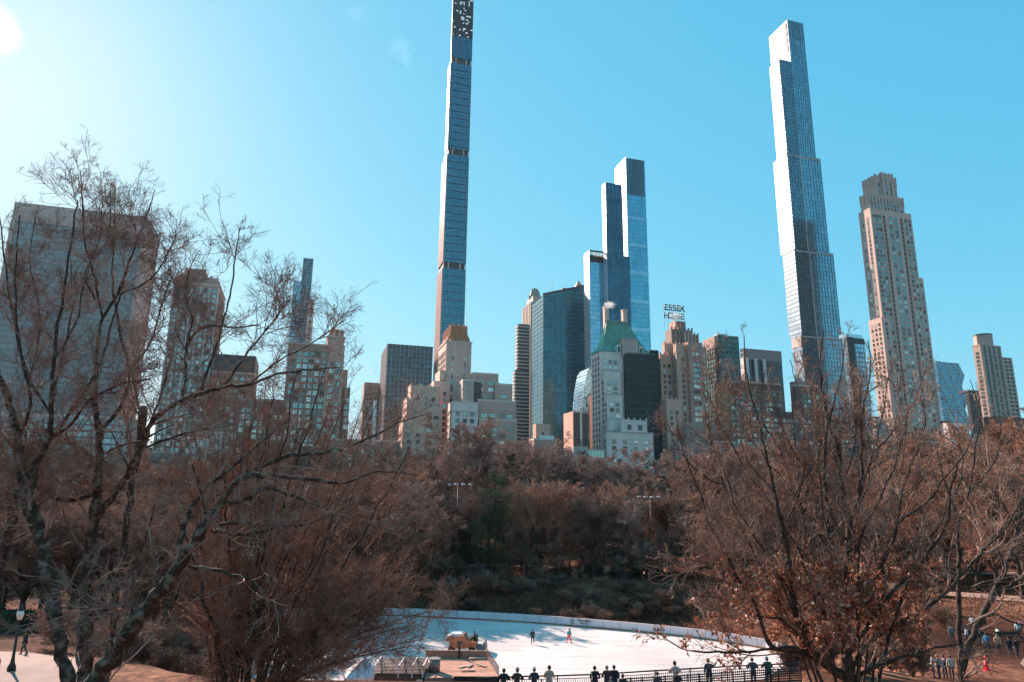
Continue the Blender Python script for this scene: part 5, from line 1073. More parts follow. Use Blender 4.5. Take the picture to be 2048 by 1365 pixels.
near_tree('plane_tree', 'dark plane trunk leaning in at the left edge with a forked top', 29, [
    L(29, '-25,1420,34 -14,1280,30 -5,1160,28 12,1085,26 32,1010,24 58,945,20 95,885,15 150,810,10 200,730,7 225,640,5 250,560,4'), L(29, '95,885,8 110,780,6 130,690,5 150,600,3', 1), L(29, '58,945,10 140,960,8 220,900,6 300,880,4', -1), L(29, '32,1010,8 -20,930,7 -40,850,5', -1)], b_dark, b_twig, plane_gen(.7, .08))
near_tree('plane_tree', 'upright plane tree with a pale sawn off stem and a long limb reaching right', 26, [
    L(26, '175,1420,46 172,1365,42 168,1300,38 174,1200,34 180,1120,30 186,1050,26 192,990,23 198,930,20 197,870,18 190,810,14 192,750,12 194,695,11'),
    L(26, '186,1050,20 215,1008,18 252,955,17 280,900,16 302,850,15 330,822,14 366,800,13 402,788,11 445,775,9 500,768,8 550,750,6 600,742,5 680,735,3', -1.5),
    L(26, '366,800,9 372,745,8 372,700,8 395,662,7 432,652,6 470,655,4 520,650,3', 1), L(26, '372,700,7 384,640,5 372,600,4 378,540,3 400,500,2', 1), L(26, '402,788,9 425,715,7 445,650,6 462,580,5 472,500,4 480,455,2.5', 1.5),
    L(26, '445,775,7 500,700,5 540,650,4 580,600,3', -1), L(26, '500,768,6 560,720,5 620,690,4 690,640,2', 1), L(26, '194,695,9 205,640,8 235,590,7 260,520,5 290,440,4 310,380,2', 1), L(26, '205,640,7 190,560,6 170,480,5 165,390,3 160,340,2', -1), L(26, '235,590,6 300,560,5 340,500,4 350,470,2'),
    L(26, '198,930,14 150,890,12 95,860,9 60,870,6', 1.5), L(26, '197,870,12 250,800,10 258,740,8 240,660,7 225,560,5 230,440,3 228,370,2', 1.8), L(26, '258,740,7 300,690,6 320,620,4 340,560,3', 1), L(26, '190,600,5 170,540,4 215,480,3 222,380,2', -1),
    L(26, '192,990,12 120,1000,9 60,960,7', -1), L(26, '302,850,7 330,760,6 345,690,4', 1.5), L(26, '280,900,8 330,880,7 400,860,5 470,850,3', 1.5)], b_plane, b_twig, plane_gen(.95, .07))
near_tree('plane_tree', 'straight dark trunk with a round knob top standing behind the plane trees', 36, [L(36, '205,1400,15 232,1200,15 252,1060,16 265,960,17 278,890,18 284,845,22 286,822,24 287,812,14'), L(36, '265,960,7 240,900,5 220,860,3', 1), L(36, '278,890,7 320,860,5 350,850,3', 1), L(36, '284,845,7 270,780,5 262,730,3', 1)], b_dark, b_twig, plane_gen(.5, .1, 2.))
r_, o_, _ = near_tree('plane_tree', 'big leaning plane tree, its diagonal trunk sweeping up to the right with white bark patches', 21, [
    L(21, '150,1440,62 180,1385,54 232,1300,46 300,1208,40 345,1150,34 386,1092,29 416,1042,25 446,1000,19 482,957,16 528,952,13 572,953,11 624,960,9 687,966,7 755,944,5 840,952,3', -1),
    L(21, '482,957,14 530,930,13 580,912,11 624,908,10 680,900,8 747,872,6 800,845,4 850,830,2', 1), L(21, '400,1075,16 412,1048,16 416,1040,14 444,1014,13 488,1000,11 536,978,9 584,992,7 640,1014,4', -1),
    L(21, '438,1052,11 464,1047,10 540,1050,9 600,1052,6 648,1036,3', .5), L(21, '425,1062,10 448,1062,10 488,1070,10 548,1058,6', -.8), L(21, '386,1092,15 371,1135,4', 0) if False else L(21, '374,1128,16 360,1100,14 366,1060,13 383,1016,12 419,972,10 459,940,9 499,904,7 540,870,5 575,840,3', .8),
    L(21, '380,1133,13 420,1138,11 459,1147,10 500,1162,8 530,1190,6 560,1240,4', -.8), L(21, '340,1160,9 310,1060,6 318,1010,6 300,980,4 270,1040,2' if False else '262,1250,9 270,1130,7 290,1080,6 305,1030,5 308,1010,4', .5), L(21, '300,1208,10 240,1212,9 180,1216,9 120,1216,5', .4), L(21, '240,1330,9 225,1290,8 230,1250,6 250,1210,4', -1.5),
    L(21, '416,1040,7 400,980,6 385,930,4', -1), L(21, '640,1014,3 700,1040,2 760,1050,1.5', 0)], b_plane, b_twig, plane_gen(.72, .05, 2.2))
# many stemmed tree before the left end of the rink
st = []
random.seed(5)
for i in range(36):
    f = i / 35; tx = 350 + 520 * f + random.uniform(-14, 14)
    ty = np.interp(tx, [330, 420, 500, 600, 680, 780, 850, 885], [960, 860, 800, 770, 790, 850, 960, 1100]) + random.uniform(0, 60) + (120 if i % 3 == 0 else 0)
    bx = 440 + 90 * f + random.uniform(-18, 18); mx_ = bx + (tx - bx) * .42 + random.uniform(-8, 8); ty -= 70; my = 1400 + (ty - 1400) * (.5 if f < .7 else .40)
    w0 = random.choice([5, 6, 8, 12, 15]); st.append(L(30, f'{bx},1440,{w0} {bx + (mx_ - bx) * .35},{1400 + (my - 1400) * .45},{w0 * .85} {mx_},{my},{w0 * .65} {tx + (mx_ - tx) * .3},{ty + (my - ty) * .3},{w0 * .35} {tx},{ty},1.5', random.uniform(-4, 4), .5))
for i in range(16):
    tx = random.uniform(700, 890); ty = random.uniform(1120, 1300); bx = random.uniform(500, 540); w0 = random.uniform(4, 7)
    st.append(L(30, f'{bx},1440,{w0} {bx + (tx - bx) * .3},{1400 - (1400 - ty) * .45},{w0 * .8} {bx + (tx - bx) * .65},{1400 - (1400 - ty) * .8},{w0 * .5} {tx},{ty},1.5', random.uniform(-3, 2), .05))
def vase_gen(limbs):
    thin = resample(limbs, 14)
    a = kids(*thin, 21, .12, 1, (16, 55), (1.0, 3.2), 8, .04, .15, .55, .011, rel=False, shrink=.4, rmax=.04); b = kids(*a, 7, .12, 1, (24, 62), (.4, .75), 5, .04, .19, .6, .0065); c = kids(*b, 6.5, .1, 1, (25, 60), (.5, .95), 3, .04, .2, .7, .0052)
    return [(*a, 4), (*b, 3), (*c, 3)]
near_tree('multi_stem_tree', 'vase shaped tree of many thin rusty stems before the left end of the rink', 30, st, b_dark, b_twig2, vase_gen)
# oak with dead leaves on the right, and its neighbour
WS = .70
oak = [L(22, '1760,1460,46 1730,1400,42 1700,1360,38 1690,1300,33 1683,1203,27 1675,1159,24 1691,1131,22 1699,1060,18 1686,980,14 1676,900,11 1652,820,8 1640,740,5 1648,660,3'),
    L(22, '1700,1360,30 1660,1335,26 1615,1291,22 1597,1239,19 1584,1179,16 1579,1123,14 1567,1060,11 1555,1012,9 1536,924,7 1516,840,5 1495,760,4 1488,670,2.5', -1), L(22, '1630,1305,16 1580,1298,14 1540,1290,12 1508,1203,10 1476,1159,9 1440,1083,7 1416,1044,6 1400,988,5 1372,920,3.5 1355,860,2', -2),
    L(22, '1579,1135,10 1555,1112,9 1516,1060,8 1476,988,7 1420,960,5 1380,928,4 1345,880,2.5', 1), L(22, '1675,1159,15 1640,1150,13 1611,1110,12 1608,1044,10 1587,992,8 1560,900,6 1524,836,4 1530,740,2.5', 1), L(22, '1675,1159,12 1659,1131,11 1655,1020,9 1651,940,7 1655,860,6 1680,760,4 1690,680,2.5', -1),
    L(22, '1680,1219,16 1674,1151,15 1694,1099,14 1702,1044,12 1722,980,10 1724,920,8 1726,820,6 1742,740,4 1736,680,2', 1.2), L(22, '1684,1225,18 1734,1171,15 1782,1095,12 1794,1048,10 1806,980,8 1826,920,6 1850,852,4 1840,790,2.5', .5), L(22, '1794,1048,8 1858,1000,6 1890,956,5 1929,908,4 1950,850,2.5', 0), L(22, '1722,980,7 1746,908,5 1790,860,4 1830,800,3 1850,740,2', 1),
    L(22, '1695,1310,17 1750,1230,14 1790,1179,13 1862,1100,10 1898,1036,7 1900,980,5 1920,920,3', -1.5), L(22, '1700,1345,15 1746,1279,13 1850,1219,11 1910,1167,9 1969,1099,7 2009,1060,5 2041,996,4 2060,940,2', .8), L(22, '1640,1320,9 1560,1300,8 1480,1306,7 1420,1304,6 1360,1296,4 1312,1262,2', -1.5),
    L(22, '1579,1179,8 1540,1130,7 1490,1120,5 1430,1130,4 1380,1120,2.5', -1), L(22, '1567,1060,6 1600,980,5 1610,900,4 1600,800,3 1580,720,2', .8), L(22, '1611,1110,6 1570,1060,5 1545,980,4 1500,930,3 1470,850,2', -.5), L(22, '1700,1360,12 1760,1330,10 1830,1310,8 1900,1290,5 1960,1300,3', -1), L(22, '1615,1291,9 1560,1240,7 1500,1230,5 1440,1200,4 1390,1190,2.5', -1),
    L(22, '1655,1020,5 1700,930,4 1712,850,3 1706,760,2', -.6), L(22, '1587,992,5 1640,900,4 1630,800,3 1600,700,2', 1)]
for i in range(9):
    q = random.choice([(1587, 1090), (1611, 1080), (1655, 1060), (1676, 1140), (1700, 1060), (1722, 1000), (1576, 1120), (1540, 1100), (1770, 1110)]); tx = q[0] + random.uniform(-230, 200); ty = random.uniform(690, 860); w0 = random.uniform(5, 8)
    oak.append(L(22, f'{q[0]},{q[1] + 40},{w0} {q[0] + (tx - q[0]) * .28},{q[1] - 60},{w0 * .8} {q[0] + (tx - q[0]) * .7},{(q[1] + ty) / 2 - 20},{w0 * .6} {tx},{ty},1.6', random.uniform(-2, 2), .3))
for i in range(11):
    bx = 1640 + 11 * i + random.uniform(-8, 8); tx = 1360 + 52 * i + random.uniform(-25, 25); ty = random.uniform(800, 1010); w0 = random.uniform(7, 12)
    oak.append(L(22, f'{bx},1420,{w0} {bx + (tx - bx) * .18},{1290},{w0 * .85} {bx + (tx - bx) * .55},{1120},{w0 * .65} {bx + (tx - bx) * .85},{(1120 + ty) / 2},{w0 * .4} {tx},{ty},1.6', random.uniform(-2, 2), .2))
def oak_gen(limbs):
    thin = resample(limbs, 14)
    a0 = kids(*thin, 3.4, .1, .85, (14, 40), (2.2, 4.4), 12, .09, .08, .55, .016, rel=False, shrink=.9, rmax=.05)
    thin = (np.concatenate([thin[0], resample_n(a0[0], 14)]), np.concatenate([thin[1], resample_r(a0[1], 14)]))
    a = kids(*thin, 5.6, .15, 1, (18, 55), (.7, 2.2), 6, .08, .11, .5, .010, rel=False, shrink=.6, rmax=.035); b = kids(*a, 6, .15, 1, (20, 55), (.4, .75), 4, .07, .14, .6, .0065); c = kids(*b, 4, .1, 1, (25, 60), (.5, .9), 3, .05, .16, .7, .0048)
    return [(*a, 5), (*b, 4), (*c, 3), (*a0, 6)]
root, o3, lv = near_tree('oak_tree', 'wide forked oak on the right still holding rust brown dead leaves in its lower half', 22, oak, b_dark, b_twig, oak_gen)
tips = np.concatenate([lv[2][0][:, 1:].reshape(-1, 3), lv[1][0][:, 1:].reshape(-1, 3)])
pv = (tips - np.array(CAM)) @ np.array(CM); pxx = 1024 + F * pv[:, 0] / -pv[:, 2]; pyy = 682.5 - F * pv[:, 1] / -pv[:, 2]
prob = np.clip((pyy - 1095) / 150, 0, 1) ** 1.1 * .95 + .002; prob *= np.clip((pxx - 1400) / 230, .10, 1); prob *= np.clip((1900 - pxx) / 90, .08, 1); prob *= .35 + .65 * (np.sin(tips[:, 0] * 1.9) * np.cos(tips[:, 2] * 2.3 + tips[:, 1]) > -.25)
sel = tips[rng.random(len(tips)) < prob]; sel = np.repeat(sel, 2, 0) + rng.normal(size=(len(sel) * 2, 3)) * .05 - [0, 0, .04]
lm = bpy.data.materials.new('dead_leaf'); lm.use_nodes = True; t = lm.node_tree; p = t.nodes['Principled BSDF']; p.inputs['Roughness'].default_value = .6; gi = N(t, 'ShaderNodeNewGeometry'); cr_ = N(t, 'ShaderNodeValToRGB'); t.links.new(gi.outputs['Random Per Island'], cr_.inputs[0])
e = cr_.color_ramp.elements; e[0].color = (.14, .04, .02, 1); e[1].color = (.72, .42, .30, 1); x_ = e.new(.5); x_.color = (.36, .12, .06, 1); x_ = e.new(.8); x_.color = (.55, .24, .14, 1); t.links.new(cr_.outputs[0], p.inputs['Base Color'])
tl = N(t, 'ShaderNodeBsdfTranslucent'); t.links.new(cr_.outputs[0], tl.inputs['Color']); ms = N(t, 'ShaderNodeMixShader'); ms.inputs[0].default_value = .3; t.links.new(p.outputs[0], ms.inputs[1]); t.links.new(tl.outputs[0], ms.inputs[2]); t.links.new(ms.outputs[0], t.nodes['Material Output'].inputs[0])
def leaves(c, L_, W_):   # bent six-cornered leaves
    n = len(c); d = nrm(rng.normal(size=(n, 3)) + [0, 0, -.5]); e = nrm(np.cross(d, rng.normal(size=(n, 3)))); f = np.cross(d, e); L_ = L_ * rng.uniform(.6, 1.3, (n, 1)); W_ = W_ * rng.uniform(.6, 1.2, (n, 1)); k = rng.uniform(-.35, .35, (n, 1)) * W_
    V = np.stack([c, c + d * L_ * .35 + e * W_ * .5 + f * k, c + d * L_, c + d * L_ * .35 - e * W_ * .5 + f * k, ], 1).reshape(-1, 3); return V, np.arange(n * 4).reshape(n, 4)
link(bpy.data.objects.new('foliage', np_mesh('oak_leaves', *leaves(sel - o3, .15, .10), [lm])), root); print('leaves', len(sel))
near_tree('bare_tree', 'slim bare tree right of the oak with one straight stem', 27, [L(27, '1926,1430,16 1921,1365,15 1919,1299,14 1917,1200,13 1919,1139,12 1915,1044,10 1906,1008,7 1890,968,5 1875,900,3'), L(27, '1915,1044,8 1938,985,6 1950,900,5 1960,830,3 1940,760,2', .8), L(27, '1918,1150,8 1960,1110,7 2000,1060,6 2035,1020,4 2060,960,3', -1), L(27, '1919,1139,6 1870,1110,5 1850,1060,4 1830,1000,2', 1), L(27, '1918,1180,6 1980,1170,5 2050,1160,4', -1), L(27, '1938,985,5 1985,930,4 2010,870,2.5', 1), L(27, '1906,1008,5 1925,930,4 1905,850,2')], b_dark, b_twig, plane_gen(.55, .1, 1.6))
near_tree('bare_tree', 'leaning bare tree at the right edge over the crowd', 34, [L(34, '1905,1420,22 1930,1320,20 1960,1240,18 1985,1190,16 2010,1140,13 2035,1060,10 2050,980,7 2062,900,4'), L(34, '1985,1190,10 2020,1170,8 2060,1150,6', 0), L(34, '1960,1240,8 1990,1230,7 2040,1250,5 2075,1240,3', -1), L(34, '2010,1140,8 1990,1080,6 1985,1010,4 2000,940,3', 1), L(34, '2035,1060,6 2000,1000,4 1970,960,3 1960,900,2')], b_dark, b_twig, plane_gen(.7, .08, 2.2))
# ------------------------------------------------------------------ people
def skin_mesh(V, E, Rr, name, mat_=None, sub=1):
    me = bpy.data.meshes.new(name); me.from_pydata(V, E, []); o = bpy.data.objects.new(name, me); link(o)
    md = o.modifiers.new('s', 'SKIN'); md.use_smooth_shade = True
    for i, r_ in enumerate(Rr): me.skin_vertices[0].data[i].radius = (r_ if isinstance(r_, tuple) else (r_, r_))
    me.skin_vertices[0].data[0].use_root = True
    ms_ = o.modifiers.new('u', 'SUBSURF'); ms_.levels = sub; ms_.render_levels = sub
    dg = bpy.context.evaluated_depsgraph_get(); dg.update(); m2 = bpy.data.meshes.new_from_object(o.evaluated_get(dg)); bpy.data.objects.remove(o); m2.materials.clear(); m2.name = name
    m2.materials.append(mat_ or MATS['skin']); return m2
mat('skin', (.50, .30, .22), .6, raw=True); HAIRC = dict(black=(.015, .013, .012), brown=(.08, .04, .025), fair=(.3, .2, .1))
POSE = {}
def pose(kind):
    if kind in POSE: return POSE[kind]
    lean = {'lean': .34, 'lean2': .18, 'raise': .12, 'sit': .05, 'skate': .15}.get(kind, .03); sit = kind == 'sit'; pz = .52 if sit else .95
    def up(z): h = z - .95; return (0, math.sin(lean) * h, pz + math.cos(lean) * h)
    J = {}; V = []; E = []; Rr = []
    def v(n, p, r_, par=None):
        J[n] = len(V); V.append(p); Rr.append(r_)
        if par: E.append((J[par], J[n]))
    v('pelvis', up(.95), (.14, .11)); v('spine', up(1.15), (.13, .10), 'pelvis'); v('chest', up(1.36), (.155, .11), 'spine'); v('neck', up(1.50), .055, 'chest')
    hx = up(1.56); v('jaw', (0, hx[1] + .02, hx[2]), (.06, .07), 'neck'); hx = up(1.64); v('head', (0, hx[1] + .025, hx[2]), (.078, .095), 'jaw'); hx = up(1.72); v('crown', (0, hx[1] + .01, hx[2]), (.055, .065), 'head')
    hx = up(1.62); v('nose', (0, hx[1] + .128, hx[2]), .012, 'head')
    wide = .16 if kind in ('walk', 'skate') else 0
    for s in (-1, 1):
        n = 'l' if s < 0 else 'r'; sh = up(1.42); v(n + 'sho', (s * .19, sh[1], sh[2]), .055, 'chest')
        if kind == 'lean2': el, wr = ((-.30, sh[1] + .06, pz + .20), (-.20, sh[1] + .28, pz + .16)) if s < 0 else ((.27, sh[1] + .02, pz + .18), (.16, sh[1] + .16, pz + .30))
        elif kind == 'lean': el, wr = (s * .36, sh[1] + .16, pz + .18), (s * .14, sh[1] + .34, pz + .17)
        elif kind == 'raise' and s > 0: el, wr = (.40, sh[1] + .10, sh[2] - .10), (.62, sh[1] + .16, sh[2] + .10)
        elif kind == 'pocket' or kind == 'raise': el, wr = (s * .29, sh[1] - .06, pz + .22), (s * .20, sh[1] + .12, pz + .07)
        elif kind == 'sit': el, wr = (s * .25, sh[1] + .04, pz + .22), (s * .16, sh[1] + .28, pz + .12)
        else: el, wr = (s * .25, sh[1] - .05 + s * wide * .5, pz + .20), (s * .27, sh[1] + .04 + s * wide * .8, pz - .03)
        v(n + 'elb', el, .042, n + 'sho'); v(n + 'wri', wr, .028, n + 'elb')
        d = (Vector(wr) - Vector(el)).normalized(); q = Vector(wr) + d * .07; v(n + 'palm', tuple(q), (.036, .018), n + 'wri')
        side = d.cross(Vector((0, 1, .2))).normalized()
        for k, ln in enumerate((.075, .085, .08, .06)):
            a_ = q + side * (.024 - .016 * k) + d * .03; b_ = a_ + d * ln + Vector((0, .012, -.02)); v(f'{n}f{k}', tuple(a_), .009, n + 'palm'); v(f'{n}g{k}', tuple(b_), .007, f'{n}f{k}')
        th = Vector(wr) + d * .03 + side * .04; v(n + 't0', tuple(th), .011, n + 'palm'); v(n + 't1', tuple(th + d * .045 + side * .012), .009, n + 't0')
        if sit: hip, kn, an = (s * .10, .0, pz - .02), (s * .13, .42, pz - .02), (s * .13, .44, .08)
        else: hip, kn, an = (s * .10, 0, .88), (s * .11, .04 + s * wide, .48), (s * .11, -.02 + s * wide * (1.4 if s > 0 else 1.9), .08 + (.06 if wide and s < 0 else 0))
        v(n + 'hip', hip, .085, 'pelvis'); v(n + 'kne', kn, .055, n + 'hip'); v(n + 'ank', an, .036, n + 'kne'); v(n + 'toe', (an[0] + s * .02, an[1] + .16, an[2] - .04), .032, n + 'ank')
    body = skin_mesh(V, E, Rr, 'body')
    # coat: torso, skirt and sleeves following the same joints
    g = lambda n: V[J[n]]
    cv = [g('pelvis'), (0, g('pelvis')[1] + (.1 if sit else 0), g('pelvis')[2] - (.06 if sit else .20)), g('spine'), g('chest'), g('neck'), g('lsho'), g('lelb'), g('lwri'), g('rsho'), g('relb'), g('rwri')]
    ce = [(0, 1), (0, 2), (2, 3), (3, 4), (3, 5), (5, 6), (6, 7), (3, 8), (8, 9), (9, 10)]
    cr = [(.185, .155), (.20, .165), (.18, .15), (.20, .15), .085, .085, .068, .05, .085, .068, .05]
    coat = skin_mesh(cv, ce, cr, 'coat', MATS['skin'])
    lv_ = [(0, g('pelvis')[1] + (.1 if sit else 0), g('pelvis')[2] - (.06 if sit else .20)), (0, g('pelvis')[1], g('pelvis')[2] - .45), g('pelvis')]; long_ = skin_mesh(lv_, [(0, 1), (0, 2)], [(.21, .175), (.22, .18), (.18, .15)], 'coat_skirt')
    tv = [g('pelvis')] + [g(n) for n in ('lhip', 'lkne', 'lank', 'rhip', 'rkne', 'rank')]
    trou = skin_mesh(tv, [(0, 1), (1, 2), (2, 3), (0, 4), (4, 5), (5, 6)], [(.15, .12), .098, .070, .055, .098, .070, .055], 'trousers')
    h = g('head'); c = g('crown')
    hb = MB().ball((h[0], h[1] - .018, h[2] + .025), .118, 0, 12, 8, .92, 1.0, 1.05); hair = hb.mesh('hair', [MATS['skin']], True)
    hb = MB().ball((h[0], h[1] - .008, h[2] + .055), .128, 0, 12, 8, .92, 1.0, .9).ball((h[0], h[1], h[2] + .18), .035, 0, 8, 5); hat = hb.mesh('hat', [MATS['skin']], True)
    bt = MB()
    for n in ('l', 'r'): a_, b_ = g(n + 'ank'), g(n + 'toe'); bt.ball(((a_[0] + b_[0]) / 2, (a_[1] + b_[1]) / 2, (a_[2] + b_[2]) / 2 + .0), .1, 0, 8, 5, .5, 1.35, .62)
    boots = bt.mesh('boots', [MATS['skin']], True)
    POSE[kind] = dict(body=body, coat=coat, skirt=long_, trousers=trou, hair=hair, hat=hat, boots=boots); return POSE[kind]
def cmat(c, rough=.85): return mat('cloth_%d_%d_%d' % tuple(int(k * 999) for k in c), c, rough, raw=True)
def person(p, rz, kind, label, coat, trousers=(.03, .035, .05), hat=None, hair='brown', long_=False, s=1., group=None, zoff=0., skates=False):
    P = pose(kind); r = empty('person', p, rz, label, 'person', group); s *= (.93 if p[2] == 7.23 else 1); r.scale = (s, s, s)
    if p[2] == 7.23 and kind == 'lean' and random.random() < .5: pass
    def part(n, key, m): o = bpy.data.objects.new(n, P[key]); link(o, r); o.material_slots[0].link = 'OBJECT'; o.material_slots[0].material = m; return o
    part('body', 'body', MATS['skin']); part('coat', 'coat', cmat(coat)); part('trousers', 'trousers', cmat(trousers)); part('boot', 'boots', cmat((.03, .025, .022)))
    if long_: part('coat_skirt', 'skirt', cmat(coat))
    part('hair', 'hair', cmat(HAIRC[hair]))
    if hat: part('hat', 'hat', cmat(hat))
    return r
def stand(px, py, Y, kind, rz, label, coat, **k):        # feet on the terrain where the line of sight through the feet meets it
    p = at(px, py, Y); return person((p.x, p.y, tz(p.x, p.y)), rz, kind, label, coat, **k)
def foot(px, py):        # walk down the ray until it meets the ground
    r_ = ray(px, py); r_ = r_ / r_.y; Y = 20.
    while Y < 400:
        q = CAM + r_ * Y
        if q.z < (0 if sdist(q.x, q.y) < 0 else tz(q.x, q.y)): break
        Y += .5
    q = CAM + r_ * Y; return Vector((q.x, q.y, 0 if sdist(q.x, q.y) < 0 else tz(q.x, q.y)))
blk_ = (.014, .014, .017)
# railing of the overlook
rail_px = [(952, 1357), (1044, 1353.5), (1115, 1352), (1182, 1349.7), (1234, 1346.8), (1310, 1342), (1380, 1338), (1454, 1333.6), (1530, 1330), (1600, 1327)]
rp = [on(x, y, 8.35) for x, y in rail_px]
rl = empty('railing', (rp[0].x, rp[0].y, 7.2), 0, 'black steel railing of the overlook, people leaning on it above the ice', 'railing'); o3 = Vector((rp[0].x, rp[0].y, 7.2)); rp = [p - o3 for p in rp]
iron = mat('black_iron', (.012, .012, .012), .45)
MB().tube(rp, .045, 6).tube([p - Vector((0, 0, .16)) for p in rp], .02, 5).tube([p - Vector((0, 0, 1.0)) for p in rp], .025, 5).build('handrail', iron, rl)
b = MB(); cum = [0]
for i in range(len(rp) - 1):
    n = int((rp[i + 1] - rp[i]).length / .13)
    for k in range(n): q = rp[i].lerp(rp[i + 1], k / n); b.box(q.x - .014, q.x + .014, q.y - .014, q.y + .014, q.z - 1.0, q.z - .16)
bo = b.build('baluster', iron, rl); bo['kind'] = 'stuff'
for i in range(len(rp)):
    MB().tube([rp[i] - Vector((0, 0, 1.35)), rp[i] + Vector((0, 0, .05))], .04, 6).build('post', iron, rl)
MB().box(-.6, rp[-1].x, -.28, -.1, -2.5, -.0).build('kerb_wall', mat('schist', None), rl) if False else None
# second, lower slatted fence in front of the visitors on the right
lf = [on(x, y, 8.25) for x, y in ((1238, 1359), (1330, 1354), (1420, 1348), (1510, 1342), (1600, 1337))]; f0 = Vector((lf[0].x, lf[0].y, 7.2)); ft = empty('slatted_fence', f0, 0, 'dark slatted fence in front of the right hand onlookers', 'fence'); b = MB()
for k in range(7): b.tube([p - f0 - Vector((0, 0, .13 * k)) for p in lf], .035, 4)
b.build('slat_panel', iron, ft)
for i in range(len(lf) - 1):
    for k in range(4): q = lf[i].lerp(lf[i + 1], k / 4) - f0; MB().box(q.x - .035, q.x + .035, q.y - .05, q.y + .03, -2.0, q.z + .06).build('post', iron, ft)
# terrace the visitors stand on
tv = []
for p in rp: tv += [(p.x + o3.x, p.y + o3.y + .3, 0), (p.x + o3.x, p.y + o3.y - 7, 0)]
b = MB(); n = len(rp)
V_ = [(x, y, 7.23) for x, y, _ in tv]; b.v = V_ + [(x, y, 5.0) for x, y, _ in V_]
for i in range(n - 1): a0, a1, c0, c1 = 2 * i, 2 * i + 1, 2 * i + 2, 2 * i + 3; b.f += [(a0, a1, c1, c0), (a0, c0, c0 + 2 * n, a0 + 2 * n)]
b.m = [0] * len(b.f); o = b.build('terrace', MATS['path_asphalt']); o['kind'] = 'structure'
def rail_at(px):
    i = max(0, min(len(rail_px) - 2, sum(1 for q in rail_px if q[0] <= px) - 1)); f = (px - rail_px[i][0]) / (rail_px[i + 1][0] - rail_px[i][0]); return o3 + rp[i].lerp(rp[i + 1], f)
for px, dy, kind, lab, coat, k in ((1007, -.42, 'lean', 'leftmost onlooker at the railing, dark hair and black coat', blk_, dict(hair='black')), (1033, -.45, 'lean', 'onlooker in dark brown coat and grey knit hat, elbows wide on the railing', (.045, .03, .024), dict(hat=(.2, .19, .19))),
        (1068, -.45, 'lean2', 'onlooker in dark navy with a whitish pompom hat', (.02, .025, .045), dict(hat=(.45, .43, .40))), (1097, -.45, 'lean2', 'tall onlooker in long beige puffer coat at the railing', (.38, .27, .21), dict(long_=True, s=1.06)), (1188, -.4, 'pocket', 'onlooker with black hair and black coat, left of the close pair', blk_, dict(hair='black')),
        (1212, -.5, 'lean2', 'fair haired onlooker in dark plum coat, left one of the close pair', (.05, .025, .035), dict(hair='fair')), (1226, -.45, 'pocket', 'dark haired onlooker, right one of the close pair', blk_, dict(hair='brown')), (1347, -.5, 'lean', 'onlooker in pale beige jacket and black hat', (.42, .31, .26), dict(hat=blk_, long_=True)),
        (1413, -.5, 'raise', 'onlooker in orange hat raising one arm with a phone', (.03, .035, .05), dict(hat=(.60, .26, .08), s=1.04)), (1500, -.5, 'lean', 'onlooker in dark coat behind the dead oak leaves', (.05, .05, .06), {}), (1531, -.5, 'lean', 'onlooker in grey hat behind the dead oak leaves', (.06, .06, .05), dict(hat=(.2, .22, .22)))):
    q = rail_at(px); person((q.x, q.y + dy, 7.23), random.uniform(-.2, .2), kind, lab, coat, **k)
q = rail_at(1217); person((q.x, q.y - 1.1, 7.23), .1, 'pocket', 'small child in grey hood in front of the close pair', (.10, .11, .12), s=.72, hat=(.16, .17, .18)); q = rail_at(1082); person((q.x, q.y - .5, 7.23), .1, 'pocket', 'small child in white hat between the black coat and the beige coat', (.4, .4, .42), s=.66, hat=(.6, .6, .6))
for px, lab, c in ((1236, 'child in black at the bottom edge, right of the close pair', blk_), (1302, 'visitor in dark jacket standing alone before the railing', (.05, .05, .055)), (1340, 'visitor in black standing before the beige jacket', blk_)):
    q = rail_at(px); person((q.x, q.y - 1.8, 7.23), .3, 'pocket', lab, c, s=.9)
# skaters and the resurfacer
q = on(1065, 1289, 0); person((q.x, q.y, .03), R(170), 'skate', 'skater in black jacket and tights in the middle of the ice', blk_, trousers=(.02, .02, .02), hair='black')
q = on(1138, 1288, 0); person((q.x, q.y, .03), R(-60), 'skate', 'skater in teal jacket and bright red trousers', (.02, .20, .22), trousers=(.70, .03, .03), hair='black', s=1.05)
q = on(925, 1304, 0); zm = empty('ice_resurfacer', (q.x, q.y, 0), R(176), 'orange ice resurfacing machine with pale hood behind the wooden deck', 'ice resurfacer')
orange = mat('resurfacer_orange', (.46, .15, .06), .4); pale = mat('resurfacer_white', (.62, .66, .74), .4)
b = MB(); pr_ = [(-1.75, .55), (-1.75, 1.25), (-.55, 1.45), (-.2, 2.02), (1.5, 1.9), (1.95, 1.5), (1.95, .55)]
for y in (-1.0, 1.0): b.poly([(x, y, z) for x, z in (pr_ if y < 0 else pr_[::-1])])
for (xa, za), (xb, zb) in zip(pr_, pr_[1:] + pr_[:1]): b.poly([(xa, -1, za), (xa, 1, za), (xb, 1, zb), (xb, -1, zb)])
b.build('chassis', orange, zm); MB().box(-.15, 1.55, -1.02, 1.02, 1.9, 2.12, top=.25).box(1.3, 2.0, -.9, .9, 1.55, 1.85, top=.1).build('hood', pale, zm)
MB().box(-1.6, 1.9, -1.03, -1.005, .95, 1.02).box(-1.6, 1.9, 1.005, 1.03, .95, 1.02).build('stripe', mat('resurfacer_red', (.4, .06, .03), .5), zm)
b = MB()
for x in (-1.0, -.3, .5, 1.2): b.box(x, x + .035, -1.035, -1.004, .6, 1.4).box(x, x + .035, 1.004, 1.035, .6, 1.4)
